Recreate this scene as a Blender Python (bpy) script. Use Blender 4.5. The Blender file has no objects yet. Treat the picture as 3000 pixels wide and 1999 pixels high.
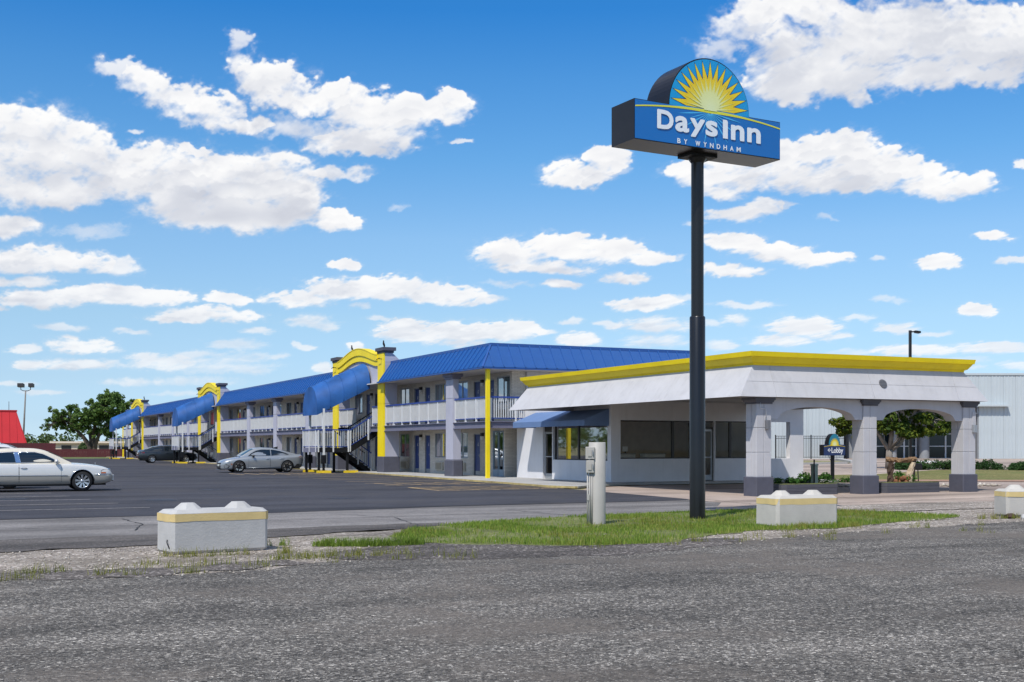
import bpy, bmesh, math, random
import numpy as np
from mathutils import Vector, Matrix

random.seed(7)
RNG = np.random.default_rng(11)
SC = bpy.context.scene
COL = SC.collection
R = math.radians

# ---------------------------------------------------------------- camera, sky, sun, exposure
CAM_H = 1.55
CC, CS = 0.90374, 0.42808            # the building's long side runs along +Y, the camera is turned 25.3 degrees to it


def cam(r, f):
    """ground position r metres right of and f metres in front of the camera"""
    return (CC * r + CS * f, -CS * r + CC * f)


cd = bpy.data.cameras.new('camera')
cd.sensor_width = 36.0
cd.lens = 43.2
cd.shift_y = 0.1028
cd.clip_start = 0.1
cd.clip_end = 4000
co = bpy.data.objects.new('camera', cd)
co.location = (0, 0, CAM_H)
co.rotation_euler = (R(90), 0, -math.atan2(CS, CC))
COL.objects.link(co)
SC.camera = co

SUN_DIR = Vector((-0.58, -0.44, 1.0)).normalized()
SUN_EL = math.asin(SUN_DIR.z)
SUN_AZ = math.atan2(SUN_DIR.x, SUN_DIR.y)
sl = bpy.data.lights.new('sun', 'SUN')
sl.energy = 3.4
sl.angle = R(0.55)
sl.color = (1.0, 0.955, 0.89)
so = bpy.data.objects.new('sun', sl)
so.rotation_euler = SUN_DIR.to_track_quat('Z', 'Y').to_euler()
so.location = (0, 0, 60)
COL.objects.link(so)

SC.view_settings.view_transform = 'Standard'
SC.view_settings.look = 'None'
SC.view_settings.gamma = 1.0
SC.view_settings.exposure = 0.25
SC.view_settings.use_curve_mapping = False
try:
    SC.cycles.use_denoising = True
    SC.cycles.max_bounces = 6
    SC.cycles.diffuse_bounces = 3
    SC.cycles.glossy_bounces = 3
    SC.cycles.transmission_bounces = 4
    SC.cycles.transparent_max_bounces = 8
    SC.cycles.caustics_reflective = False
    SC.cycles.caustics_refractive = False
except Exception:
    pass


# ---------------------------------------------------------------- clouds: a numpy cloud field laid on the sky by azimuth and elevation
def vnoise(x, y, seed):
    """smooth value noise"""
    g = np.random.default_rng(seed).random((256, 256)).astype(np.float32)
    xi = np.floor(x).astype(np.int64); yi = np.floor(y).astype(np.int64)
    fx = (x - xi).astype(np.float32); fy = (y - yi).astype(np.float32)
    fx = fx * fx * (3 - 2 * fx); fy = fy * fy * (3 - 2 * fy)
    a = g[yi % 256, xi % 256]; b = g[yi % 256, (xi + 1) % 256]
    c = g[(yi + 1) % 256, xi % 256]; d = g[(yi + 1) % 256, (xi + 1) % 256]
    return (a + (b - a) * fx) * (1 - fy) + (c + (d - c) * fx) * fy


def fbm(x, y, seed, octs=5, gain=0.52):
    s = 0; w = 1; t = 0
    for o in range(octs):
        s = s + w * vnoise(x * 2 ** o + 17.3 * o, y * 2 ** o + 9.1 * o, seed + o)
        t += w; w *= gain
    return s / t


AZ_HALF, EL0, EL1 = R(27.5), R(-0.6), R(24.0)
# puffs: centre and radii in hundredths of a degree-like sky units (photo view units), last value = thickness 0..1
PUFFS = [
 # big bank on the left
 (40,335,150,105,1),(160,350,110,75,1),(40,430,170,60,1),(300,405,150,75,1),(420,425,150,85,1),(560,430,150,80,1),(650,420,105,62,1),
 (480,490,155,45,1),(590,500,130,42,1),(700,455,70,40,.9),(770,405,72,20,.75),(765,512,62,24,1),(440,345,40,12,.8),(690,480,60,40,1),(150,455,120,34,1),
 # upper broken bank
 (300,165,75,22,.7),(345,195,62,36,.85),(420,222,80,36,.9),(470,255,85,42,1),(560,150,40,40,.8),(605,195,65,60,1),(655,205,70,55,1),(700,245,45,34,1),
 (540,285,75,28,.9),(640,292,70,32,.65),(735,305,110,26,.6),(770,225,60,48,1),(840,262,95,58,1),(930,262,90,50,1),(1020,255,72,38,1),(880,310,100,46,1),(800,330,95,34,1),
 (540,98,26,24,.6),(775,192,30,20,.7),(1052,330,24,11,.6),(320,303,28,11,.6),(470,235,60,30,.9),(850,345,70,20,.9),
 (30,525,72,32,.9),(205,535,85,16,.35),(60,600,120,36,.95),(175,605,90,28,.95),(275,612,52,26,.75),(40,648,110,18,.8),
 (100,690,130,26,.95),(250,680,135,28,1),(360,690,95,24,1),(0,712,28,10,.7),
 (530,692,62,18,.95),(480,727,130,19,1),(420,735,80,12,.9),
 (690,690,88,22,.9),(800,668,105,32,1),(900,665,112,32,1),(1000,682,112,24,1),(1090,697,52,10,.8),
 (788,612,34,16,.95),(715,738,62,18,.6),(750,750,30,12,.6),(830,708,25,8,.5),
 (930,765,75,30,1),(1040,772,92,32,1),(1150,762,95,28,1),(1235,765,42,9,.6),(740,845,28,16,.7),
 (50,806,42,12,.7),(185,795,85,22,.85),(180,838,112,16,.75),(65,840,42,14,.8),(160,775,25,8,.6),
 (365,832,85,24,.7),(540,792,70,16,.45),(480,842,150,22,.5),(300,880,72,12,.6),(430,876,120,14,.45),(815,798,20,13,.8),(682,793,9,9,.5),(450,815,60,14,.5),(560,820,80,14,.4),(580,850,50,12,.4),
 # centre
 (1335,398,85,34,1),(1400,362,56,38,1),(1315,412,62,22,1),(1430,385,30,20,.5),
 (1180,592,92,36,1),(1300,572,122,36,1),(1400,582,108,36,1),(1480,592,60,24,.9),(1250,618,130,16,.9),(1545,590,30,10,.45),(1298,655,46,14,.85),(1435,642,50,15,.85),
 # right, level with the pole
 (1600,408,80,38,1),(1700,400,110,48,1),(1800,362,100,42,1),(1925,350,115,48,1),(2000,372,110,46,1),(2075,395,90,40,1),(1900,412,165,38,1),(2150,432,110,34,1),(2235,427,60,28,.95),(1640,440,72,22,.9),
 (1690,495,68,22,.9),(1760,476,58,22,.8),(1815,465,30,9,.5),(1600,515,30,8,.4),
 (1680,560,72,24,1),(1770,580,100,24,1),(1870,597,90,20,1),(1940,590,34,10,.7),
 (1680,626,82,17,.95),(2278,545,45,17,.95),(2165,608,54,22,1),(2330,597,42,13,.65),(2350,372,18,20,.8),(2248,713,42,19,1),(2025,600,22,9,.5),(1890,495,25,8,.3),
 (1480,700,96,20,.95),(1500,750,92,22,.75),(1510,786,85,18,.65),(1710,700,82,11,.6),(1690,735,30,16,.7),(1850,755,90,26,.9),(1800,785,80,18,.8),(1920,775,50,12,.7),(1660,792,40,14,.6),
 (1325,783,56,20,.9),(2060,757,52,14,.7),(2100,808,95,16,.8),(2290,802,105,18,.75),(2335,842,50,12,.6),(1960,810,60,10,.4),(2200,830,80,10,.4),
 # top right bank
 (1740,60,105,50,.75),(1655,112,60,30,.6),(1830,135,130,82,1),(1950,100,150,85,1),(2080,78,155,88,1),(2200,90,150,92,1),(2330,95,130,100,1),(1790,190,105,52,1),(1930,185,150,52,1),(2150,175,170,40,1),
 (1830,225,60,28,.9),(1985,228,30,26,.8),(2280,175,90,34,1),(1760,20,90,40,.8),(1840,25,120,40,.9),
 # small flat ones low over the horizon
 (95,905,60,7,.5),(420,905,70,7,.45),(640,890,60,9,.55),(700,800,26,9,.6),(870,735,40,8,.5),(1310,742,36,9,.6),(1400,745,40,10,.6),(1590,835,60,10,.5),(1690,822,50,9,.6),(1975,735,40,9,.5),(2075,745,30,8,.5),(2150,770,40,8,.5),(2210,845,60,8,.5),(1900,845,60,9,.5),(2000,850,50,8,.5),(140,755,60,9,.5),(300,765,40,8,.5),(590,760,44,10,.6),(640,820,30,9,.5),(30,885,60,8,.5),(250,805,40,8,.5),(1130,690,40,10,.6),(900,480,26,10,.3),(1170,655,60,9,.4),(2040,690,40,8,.4),(1560,690,50,12,.5),(1640,745,30,9,.5),
 # beyond the frame
 (-150,380,140,80,1),(-160,620,150,30,.9),(2520,120,140,70,1),(2560,430,120,40,1),(2480,640,90,20,.8),(2560,800,120,20,.7),(-140,800,120,18,.7),(300,-70,140,40,.8),(1100,-90,170,45,.9),(2100,-60,250,70,1),
]


def cloud_image():
    W, H = 2048, 930
    az = np.linspace(-AZ_HALF, AZ_HALF, W, dtype=np.float32)[None, :]
    el = np.linspace(EL0, EL1, H, dtype=np.float32)[:, None]
    X = (1500 + 3600 * np.tan(az) + 0 * el) / 1.275
    Y = (1308 - 3600 * np.tan(el) / np.cos(az)) / 1.275
    # small features get smaller towards the horizon as in any sky
    dep = np.clip((1050 - Y) / 700, 0.28, 1.35)
    wx = (fbm(X / 95, Y / 70, 3, 4) - .5) * 62 * dep + (fbm(X / 24, Y / 20, 13, 4) - .5) * 34 * dep
    wy = (fbm(X / 95 + 40, Y / 70, 23, 4) - .5) * 42 * dep + (fbm(X / 24 + 11, Y / 20, 33, 4) - .5) * 30 * dep
    XW = X + wx; YW = Y + wy
    F = np.full((H, W), -1.0, np.float32); Wt = np.zeros((H, W), np.float32)
    for (cx, cy, rx, ry, w) in PUFFS:
        ok = (np.abs(X - cx) < rx * 1.5 + 50) & (np.abs(Y - cy) < ry * 1.6 + 50)
        rows = np.where(ok.any(1))[0]; cols = np.where(ok.any(0))[0]
        if len(rows) == 0 or len(cols) == 0:
            continue
        sl_ = (slice(rows[0], rows[-1] + 1), slice(cols[0], cols[-1] + 1))
        dx = (XW[sl_] - cx) / (rx * 1.06); dy = (YW[sl_] - cy) / ry
        dy = np.where(dy > 0, dy * 1.18, dy * 0.95)
        d = 1 - dx * dx - dy * dy
        F[sl_] = np.maximum(F[sl_], d) + 0.22 * np.clip(np.minimum(F[sl_], d), 0, 1)
        Wt[sl_] = np.maximum(Wt[sl_], w * np.clip(d * 2.2 + .7, 0, 1))
    q = np.sqrt(dep)
    n = fbm(X / 46 / q, Y / 36 / q, 51, 5, .5)
    bil = 1 - np.abs(2 * fbm(X / 30 / q, Y / 24 / q, 61, 3, .5) - 1) * 2.2
    n2 = fbm(X / 9 / q, Y / 7.5 / q, 71, 3, .55)
    D = np.where(F > 0, F * 1.35, F) + (n - .5) * 1.5 + (bil - .62) * .22 + (n2 - .5) * .34

    def cover(a_, ks):
        s_ = np.zeros_like(a_); t_ = 0
        for k, w_ in ks:
            sh = np.zeros_like(a_); sh[:-k] = a_[k:]; s_ += w_ * sh; t_ += w_
        return s_ / t_

    A0 = np.clip((D + .05) / .5, 0, 1)
    up = cover(A0, ((7, 1), (16, 1), (28, .8)))
    soft = .58 + .9 * np.clip(up, 0, 1) + 1.5 * (1 - np.clip(Wt, 0, 1))
    A = np.clip((D + .20 + .12 * up - (1 - np.clip(Wt, 0, 1)) * .25 * (n2 - .1)) / soft, 0, 1); A = A * A * (3 - 2 * A)
    veil = np.clip((D + .75 + (n2 - .5) * .9 + (n - .5) * .6) / 1.5, 0, 1) ** 2 * .42
    A = np.maximum(A * np.clip(Wt + .15, 0, 1), veil * np.clip(Wt + .3, 0, 1) * (F > -.95))
    above = cover(A, ((12, .7), (26, 1), (45, 1), (70, .8)))
    # soft folds of light and shade, lit from above left
    hgt = fbm(X / 95 / q, Y / 62 / q, 91, 3, .42) * 1.0 + fbm(X / 34 / q, Y / 26 / q, 95, 2, .5) * .14 + np.clip(F, 0, 1.2) * .22
    em = np.zeros_like(hgt); em[:-22, 14:] = hgt[:-22, 14:] - hgt[22:, :-14]
    em = np.clip(em * 2.4, -1, 1)
    low = fbm(X / 120, Y / 70, 97, 3, .5)
    S = .99 - .23 * np.clip(above, 0, 1) ** 1.5 * (.55 + .9 * (low - .2)) - .075 * em * A - .05 * (1 - A)
    S = np.clip(S, 0, 1)
    buf = np.ones((H, W, 4), np.float32)
    buf[..., 0] = S; buf[..., 1] = A; buf[..., 2] = np.clip(D * .5 + .5, 0, 1)
    im = bpy.data.images.new('cloud_field', W, H, alpha=False, float_buffer=True)
    im.colorspace_settings.name = 'Non-Color'
    im.pixels.foreach_set(buf.ravel())
    im.update()
    im.pack()
    return im


world = bpy.data.worlds.new('World')
SC.world = world
world.use_nodes = True
wt = world.node_tree
for n_ in list(wt.nodes):
    wt.nodes.remove(n_)


class NT:
    """little helper to write node trees"""
    def __init__(self, tree):
        self.t = tree

    def n(self, typ, ins=None, **props):
        nd = self.t.nodes.new(typ)
        for k, v in props.items():
            setattr(nd, k, v)
        for k, v in (ins or {}).items():
            self.put(nd.inputs[k], v)
        return nd

    def put(self, sock, v):
        if hasattr(v, 'links') or isinstance(v, bpy.types.NodeSocket):
            self.t.links.new(v, sock)
        elif isinstance(v, bpy.types.Node):
            self.t.links.new(v.outputs[0], sock)
        else:
            sock.default_value = v

    def m(self, op, a, b=None, c=None, clamp=False):
        nd = self.t.nodes.new('ShaderNodeMath'); nd.operation = op; nd.use_clamp = clamp
        self.put(nd.inputs[0], a)
        if b is not None: self.put(nd.inputs[1], b)
        if c is not None: self.put(nd.inputs[2], c)
        return nd.outputs[0]

    def mix(self, f, a, b, blend='MIX'):
        nd = self.t.nodes.new('ShaderNodeMix'); nd.data_type = 'RGBA'; nd.blend_type = blend
        self.put(nd.inputs[0], f); self.put(nd.inputs[6], a); self.put(nd.inputs[7], b)
        return nd.outputs[2]

    def ramp(self, f, stops, interp='LINEAR'):
        nd = self.t.nodes.new('ShaderNodeValToRGB'); cr = nd.color_ramp; cr.interpolation = interp
        while len(cr.elements) < len(stops): cr.elements.new(0.5)
        for e, (p, c) in zip(cr.elements, stops):
            e.position = p
            e.color = (c, c, c, 1) if isinstance(c, (int, float)) else (*c[:3], 1)
        self.put(nd.inputs[0], f)
        return nd.outputs[0]


# clear dry air: the sky's colour shifts towards blue with height, the same all the way round
TINT = [(0.0045, (0.756, 1.067, 1.7)), (0.0551, (0.66, 0.9, 1.403)), (0.1397, (0.709, 0.872, 1.177)), (0.2655, (0.8, 0.957, 1.117)), (0.4303, (0.786, 1.024, 1.2)), (0.59, (0.536, 0.974, 1.258)), (0.7429, (0.37, 0.90, 1.30)), (0.8702, (0.19, 0.79, 1.32))]
w = NT(wt)
geo = w.n('ShaderNodeTexCoord')
sky = w.n('ShaderNodeTexSky', sky_type='NISHITA', sun_disc=False)
sky.sun_elevation = SUN_EL
sky.sun_rotation = SUN_AZ
sky.altitude = 300
sky.air_density = 1.0
sky.dust_density = 0.4
sky.ozone_density = 1.5
dirv = geo.outputs['Generated']
sep = w.n('ShaderNodeSeparateXYZ', {0: dirv})
dx_ = w.m('ADD', w.m('MULTIPLY', sep.outputs[0], CC), w.m('MULTIPLY', sep.outputs[1], -CS))
dy_ = w.m('ADD', w.m('MULTIPLY', sep.outputs[0], CS), w.m('MULTIPLY', sep.outputs[1], CC))
az_ = w.m('ARCTAN2', dx_, dy_)
el_ = w.m('ARCSINE', sep.outputs[2])
u_ = w.m('DIVIDE', w.m('ADD', az_, AZ_HALF), 2 * AZ_HALF)
v_ = w.m('DIVIDE', w.m('SUBTRACT', el_, EL0), EL1 - EL0)
uv_ = w.n('ShaderNodeCombineXYZ', {0: u_, 1: v_})
img = w.n('ShaderNodeTexImage', {0: uv_.outputs[0]}, image=cloud_image(), extension='CLIP', interpolation='Linear')
isep = w.n('ShaderNodeSeparateColor', {0: img.outputs[0]})
# inside the mapped part of the sky (soft border), elsewhere a noise sky of the same kind of clouds
eu = w.m('MULTIPLY', w.m('MINIMUM', u_, w.m('SUBTRACT', 1.0, u_)), 28.0, clamp=True)
ev = w.m('MULTIPLY', w.m('SUBTRACT', 1.0, v_), 22.0, clamp=True)
inside = w.m('MULTIPLY', eu, ev)
zz = w.m('MAXIMUM', sep.outputs[2], 0.0)
pz = w.m('ADD', zz, 0.12)
pv = w.n('ShaderNodeCombineXYZ', {0: w.m('DIVIDE', sep.outputs[0], pz), 1: w.m('DIVIDE', sep.outputs[1], pz)})
cn = w.n('ShaderNodeTexNoise', {'Vector': pv.outputs[0], 'Scale': 1.25, 'Detail': 7.0, 'Roughness': 0.56})
far_a = w.n('ShaderNodeMapRange', {0: cn.outputs[0], 1: 0.475, 2: 0.60}, interpolation_type='SMOOTHSTEP')
cn2 = w.n('ShaderNodeTexNoise', {'Vector': pv.outputs[0], 'Scale': 2.6, 'Detail': 5.0, 'Roughness': 0.55})
far_s = w.n('ShaderNodeMapRange', {0: cn2.outputs[0], 1: 0.3, 2: 0.7, 3: 0.72, 4: 1.0})
mixf = lambda f, a, b: w.m('ADD', w.m('MULTIPLY', a, w.m('SUBTRACT', 1.0, f)), w.m('MULTIPLY', b, f))
alpha = mixf(inside, far_a.outputs[0], isep.outputs[1])
shade = mixf(inside, far_s.outputs[0], isep.outputs[0])
above_h = w.n('ShaderNodeMapRange', {0: sep.outputs[2], 1: 0.0, 2: 0.03}, interpolation_type='SMOOTHSTEP')
alpha = w.m('MULTIPLY', alpha, above_h.outputs[0])
# low clouds sink into the pale air near the horizon
lowf = w.n('ShaderNodeMapRange', {0: sep.outputs[2], 1: 0.02, 2: 0.16, 3: 0.80, 4: 1.0})
alpha = w.m('MULTIPLY', alpha, lowf.outputs[0])
cloud_col = w.ramp(shade, [(0.60, (0.54, 0.57, 0.66)), (0.80, (0.72, 0.745, 0.81)), (0.93, (0.93, 0.935, 0.955)), (1.0, (1.0, 1.0, 1.0))])
tint = w.ramp(w.m('MULTIPLY', sep.outputs[2], 2.6), TINT)
hs = w.n('ShaderNodeMixRGB', {0: 1.0, 1: sky.outputs[0], 2: tint}, blend_type='MULTIPLY')
b_sky = w.n('ShaderNodeBackground', {'Color': hs.outputs[0], 'Strength': 0.099})
b_cl = w.n('ShaderNodeBackground', {'Color': cloud_col, 'Strength': 0.835})
ms = w.n('ShaderNodeMixShader', {0: alpha, 1: b_sky.outputs[0], 2: b_cl.outputs[0]})
wo = w.n('ShaderNodeOutputWorld', {0: ms.outputs[0]})
try:
    world.cycles.sampling_method = 'MANUAL'
    world.cycles.sample_map_resolution = 512
except Exception:
    pass


# ---------------------------------------------------------------- helpers
def lin(c):
    """sRGB 0-255 triple to linear"""
    out = []
    for v in c:
        v /= 255.0
        out.append(v / 12.92 if v <= .04045 else ((v + .055) / 1.055) ** 2.4)
    return tuple(out)


def mat(name, col, rough=.6, metal=0.0, vary=.06, scale=3.0, bump=0.0, bscale=60.0, spec=.5, coat=0.0, dirt=0.0, stretch=None, streaks=0.0):
    """a painted or plain surface: base colour with soft mottling, fine relief and a little grime"""
    m = bpy.data.materials.new(name); m.use_nodes = True
    t = NT(m.node_tree); b = m.node_tree.nodes['Principled BSDF']
    tc = t.n('ShaderNodeTexCoord')
    vec = tc.outputs['Object']
    if stretch:
        vec = t.n('ShaderNodeMapping', {'Vector': vec, 'Scale': stretch}).outputs[0]
    nz = t.n('ShaderNodeTexNoise', {'Vector': vec, 'Scale': scale, 'Detail': 6.0, 'Roughness': .62})
    lo = tuple(max(0, c * (1 - vary * 2)) for c in col); hi = tuple(min(1, c * (1 + vary * 1.6)) for c in col)
    c = t.ramp(nz.outputs[0], [(.25, lo), (.5, col), (.75, hi)])
    if dirt:
        nz2 = t.n('ShaderNodeTexNoise', {'Vector': vec, 'Scale': scale * .37, 'Detail': 8.0, 'Roughness': .7})
        f = t.n('ShaderNodeMapRange', {0: nz2.outputs[0], 1: .5, 2: .72, 3: 0.0, 4: dirt}).outputs[0]
        c = t.mix(f, c, (col[0] * .45 + .02, col[1] * .42 + .018, col[2] * .38 + .014, 1))
    if streaks:
        mp = t.n('ShaderNodeMapping', {'Vector': tc.outputs['Object'], 'Scale': (4.5, 4.5, .22)})
        nz3 = t.n('ShaderNodeTexNoise', {'Vector': mp.outputs[0], 'Scale': 1.0, 'Detail': 5.0, 'Roughness': .65})
        f = t.n('ShaderNodeMapRange', {0: nz3.outputs[0], 1: .52, 2: .74, 3: 0.0, 4: streaks}).outputs[0]
        c = t.mix(f, c, (col[0] * .5, col[1] * .48, col[2] * .44, 1))
    t.put(b.inputs['Base Color'], c)
    b.inputs['Roughness'].default_value = rough
    b.inputs['Metallic'].default_value = metal
    b.inputs['Specular IOR Level'].default_value = spec
    b.inputs['Coat Weight'].default_value = coat
    b.inputs['Coat Roughness'].default_value = .04
    if bump:
        nb = t.n('ShaderNodeTexNoise', {'Vector': vec, 'Scale': bscale, 'Detail': 4.0})
        bp = t.n('ShaderNodeBump', {'Height': nb.outputs[0], 'Strength': bump, 'Distance': .01})
        t.put(b.inputs['Normal'], bp.outputs[0])
    return m


def glass_mat(name, tint=(.5, .55, .55), refl=.06, rough=.02):
    """window pane: see-through with a sky reflection that grows at grazing angles"""
    m = bpy.data.materials.new(name); m.use_nodes = True
    nt = m.node_tree; t = NT(nt)
    for n_ in list(nt.nodes):
        if n_.type == 'BSDF_PRINCIPLED': nt.nodes.remove(n_)
    out = [n_ for n_ in nt.nodes if n_.type == 'OUTPUT_MATERIAL'][0]
    fr = t.n('ShaderNodeFresnel', {'IOR': 1.5})
    f = t.m('MULTIPLY', fr.outputs[0], refl, clamp=True)
    tr = t.n('ShaderNodeBsdfTransparent', {'Color': (*tint, 1)})
    gl = t.n('ShaderNodeBsdfGlossy', {'Color': (.95, .97, 1, 1), 'Roughness': rough})
    mx = t.n('ShaderNodeMixShader', {0: f, 1: tr.outputs[0], 2: gl.outputs[0]})
    t.put(out.inputs[0], mx.outputs[0])
    return m


class MB:
    """mesh builder: collects boxes, prisms, tubes ... and links them as ONE mesh object"""
    def __init__(self):
        self.v = []; self.f = []; self.mi = []; self.sm = []; self.cur = 0; self.smooth = False

    def add(self, vs, fs, smooth=None):
        o = len(self.v); self.v += [tuple(p) for p in vs]
        s = self.smooth if smooth is None else smooth
        for f in fs:
            self.f.append(tuple(o + i for i in f)); self.mi.append(self.cur); self.sm.append(s)
        return self

    def box(self, x0, x1, y0, y1, z0, z1):
        if x0 > x1: x0, x1 = x1, x0
        if y0 > y1: y0, y1 = y1, y0
        if z0 > z1: z0, z1 = z1, z0
        v = [(x0, y0, z0), (x1, y0, z0), (x1, y1, z0), (x0, y1, z0), (x0, y0, z1), (x1, y0, z1), (x1, y1, z1), (x0, y1, z1)]
        return self.add(v, [(0, 3, 2, 1), (4, 5, 6, 7), (0, 1, 5, 4), (1, 2, 6, 5), (2, 3, 7, 6), (3, 0, 4, 7)], False)

    def bbox(self, x0, x1, y0, y1, z0, z1, c=.01):
        """box with chamfered vertical and top edges"""
        lo = [(x0 + c, y0), (x1 - c, y0), (x1, y0 + c), (x1, y1 - c), (x1 - c, y1), (x0 + c, y1), (x0, y1 - c), (x0, y0 + c)]
        cx, cy = (x0 + x1) / 2, (y0 + y1) / 2
        v = [(a, b, z0) for a, b in lo] + [(a, b, z1 - c) for a, b in lo]
        v += [(a + (c if a < cx else -c), b + (c if b < cy else -c), z1) for a, b in lo]
        f = [tuple(range(7, -1, -1)), tuple(range(16, 24))]
        for i in range(8):
            j = (i + 1) % 8
            f += [(i, j, 8 + j, 8 + i), (8 + i, 8 + j, 16 + j, 16 + i)]
        return self.add(v, f, False)

    def quad(self, a, b, c, d):
        return self.add([a, b, c, d], [(0, 1, 2, 3)], False)

    def prism(self, pts, axis, a0, a1):
        """closed outline extruded along axis 0,1,2; outline coordinates are the two other axes in order"""
        def P(p, a):
            return (a, p[0], p[1]) if axis == 0 else (p[0], a, p[1]) if axis == 1 else (p[0], p[1], a)
        n = len(pts)
        v = [P(p, a0) for p in pts] + [P(p, a1) for p in pts]
        f = [tuple(range(n)), tuple(range(2 * n - 1, n - 1, -1))]
        f += [(i, n + i, n + (i + 1) % n, (i + 1) % n) for i in range(n)]
        return self.add(v, f, False)

    def band(self, lo, hi, axis, a0, a1):
        """solid strip between two polylines of equal length (no big n-gons), extruded along axis"""
        for i in range(len(lo) - 1):
            pts = [lo[i], lo[i + 1], hi[i + 1], hi[i]]
            def P(p, a):
                return (a, p[0], p[1]) if axis == 0 else (p[0], a, p[1]) if axis == 1 else (p[0], p[1], a)
            v = [P(p, a0) for p in pts] + [P(p, a1) for p in pts]
            f = [(0, 1, 2, 3), (7, 6, 5, 4), (0, 4, 5, 1), (2, 6, 7, 3)]
            if i == 0: f.append((0, 3, 7, 4))
            if i == len(lo) - 2: f.append((1, 5, 6, 2))
            self.add(v, f, False)
        return self

    def tube(self, pts, rad, n=8, cap=True, smooth=True):
        """round bar along a polyline; rad may be a list"""
        pts = [Vector(p) for p in pts]
        rs = rad if isinstance(rad, (list, tuple)) else [rad] * len(pts)
        rings = []; up = None
        for i, p in enumerate(pts):
            d = (pts[min(i + 1, len(pts) - 1)] - pts[max(i - 1, 0)]).normalized()
            if up is None:
                up = Vector((0, 0, 1)) if abs(d.z) < .9 else Vector((1, 0, 0))
            a = d.cross(up).normalized(); b = d.cross(a).normalized(); up = -b if abs(b.dot(up)) > .1 else up
            up = a.cross(d).normalized() if False else up
            rings.append([p + a * (rs[i] * math.cos(2 * math.pi * k / n)) + b * (rs[i] * math.sin(2 * math.pi * k / n)) for k in range(n)])
        v = [q for r_ in rings for q in r_]; f = []
        for i in range(len(rings) - 1):
            for k in range(n):
                k2 = (k + 1) % n
                f.append((i * n + k, i * n + k2, (i + 1) * n + k2, (i + 1) * n + k))
        self.add(v, f, smooth)
        if cap:
            o = len(self.v) - len(v)
            self.f.append(tuple(o + k for k in range(n - 1, -1, -1))); self.mi.append(self.cur); self.sm.append(False)
            self.f.append(tuple(o + (len(rings) - 1) * n + k for k in range(n))); self.mi.append(self.cur); self.sm.append(False)
        return self

    def bar(self, p0, p1, wx, wz):
        """rectangular bar between two points, wx wide across and wz tall"""
        p0 = Vector(p0); p1 = Vector(p1); d = (p1 - p0).normalized()
        a = d.cross(Vector((0, 0, 1)))
        a = Vector((1, 0, 0)) if a.length < 1e-4 else a.normalized()
        b = a.cross(d).normalized()
        a = a * wx / 2; b = b * wz / 2
        v = [p0 - a - b, p0 + a - b, p0 + a + b, p0 - a + b, p1 - a - b, p1 + a - b, p1 + a + b, p1 - a + b]
        return self.add(v, [(0, 3, 2, 1), (4, 5, 6, 7), (0, 1, 5, 4), (1, 2, 6, 5), (2, 3, 7, 6), (3, 0, 4, 7)], False)

    def lathe(self, prof, c=(0, 0, 0), axis='z', n=16, smooth=True):
        """profile of (radius, height) turned about an axis"""
        v = []
        for r_, h in prof:
            for k in range(n):
                a = 2 * math.pi * k / n; p = (r_ * math.cos(a), r_ * math.sin(a))
                v.append((c[0] + p[0], c[1] + p[1], c[2] + h) if axis == 'z' else (c[0] + p[0], c[1] + h, c[2] + p[1]) if axis == 'y' else (c[0] + h, c[1] + p[0], c[2] + p[1]))
        f = []
        for i in range(len(prof) - 1):
            for k in range(n):
                k2 = (k + 1) % n; f.append((i * n + k, i * n + k2, (i + 1) * n + k2, (i + 1) * n + k))
        return self.add(v, f, smooth)

    def disc(self, c, r_, axis='z', n=20):
        v = [c]
        for k in range(n):
            a = 2 * math.pi * k / n; p = (r_ * math.cos(a), r_ * math.sin(a))
            v.append((c[0] + p[0], c[1] + p[1], c[2]) if axis == 'z' else (c[0] + p[0], c[1], c[2] + p[1]) if axis == 'y' else (c[0], c[1] + p[0], c[2] + p[1]))
        return self.add(v, [(0, 1 + k, 1 + (k + 1) % n) for k in range(n)], False)

    def mesh(self, name, mats, off=(0, 0, 0)):
        me = bpy.data.meshes.new(name)
        v = self.v if off == (0, 0, 0) else [(p[0] - off[0], p[1] - off[1], p[2] - off[2]) for p in self.v]
        me.from_pydata(v, [], self.f)
        for m in (mats if isinstance(mats, (list, tuple)) else [mats]):
            me.materials.append(m)
        me.polygons.foreach_set('material_index', self.mi)
        me.polygons.foreach_set('use_smooth', self.sm)
        bm = bmesh.new(); bm.from_mesh(me); bmesh.ops.recalc_face_normals(bm, faces=bm.faces); bm.to_mesh(me); bm.free()
        return me

    def obj(self, name, mats, parent=None, world=False):
        off = (0, 0, 0)
        if world and parent is not None:
            p = parent; o = Vector((0, 0, 0))
            while p is not None:
                o += p.location; p = p.parent
            off = tuple(o)
        return put(name, self.mesh(name, mats, off), parent)


def put(name, me, parent=None, loc=(0, 0, 0), rot=(0, 0, 0), scale=None):
    o = bpy.data.objects.new(name, me); COL.objects.link(o)
    o.location = loc; o.rotation_euler = rot
    if scale: o.scale = scale
    if parent is not None: o.parent = parent
    return o


def tag(o, label=None, cat=None, group=None, kind=None):
    if label: o['label'] = label
    if cat: o['category'] = cat
    if group: o['group'] = group
    if kind: o['kind'] = kind
    return o


def thing(name, label, cat, loc=(0, 0, 0), rz=0.0, group=None):
    o = bpy.data.objects.new(name, None); COL.objects.link(o)
    o.empty_display_size = .3
    o.location = loc; o.rotation_euler = (0, 0, rz)
    return tag(o, label, cat, group)


def struct(o):
    o['kind'] = 'structure'; return o


def children(o):
    return [c for c in bpy.data.objects if c.parent == o]


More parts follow.
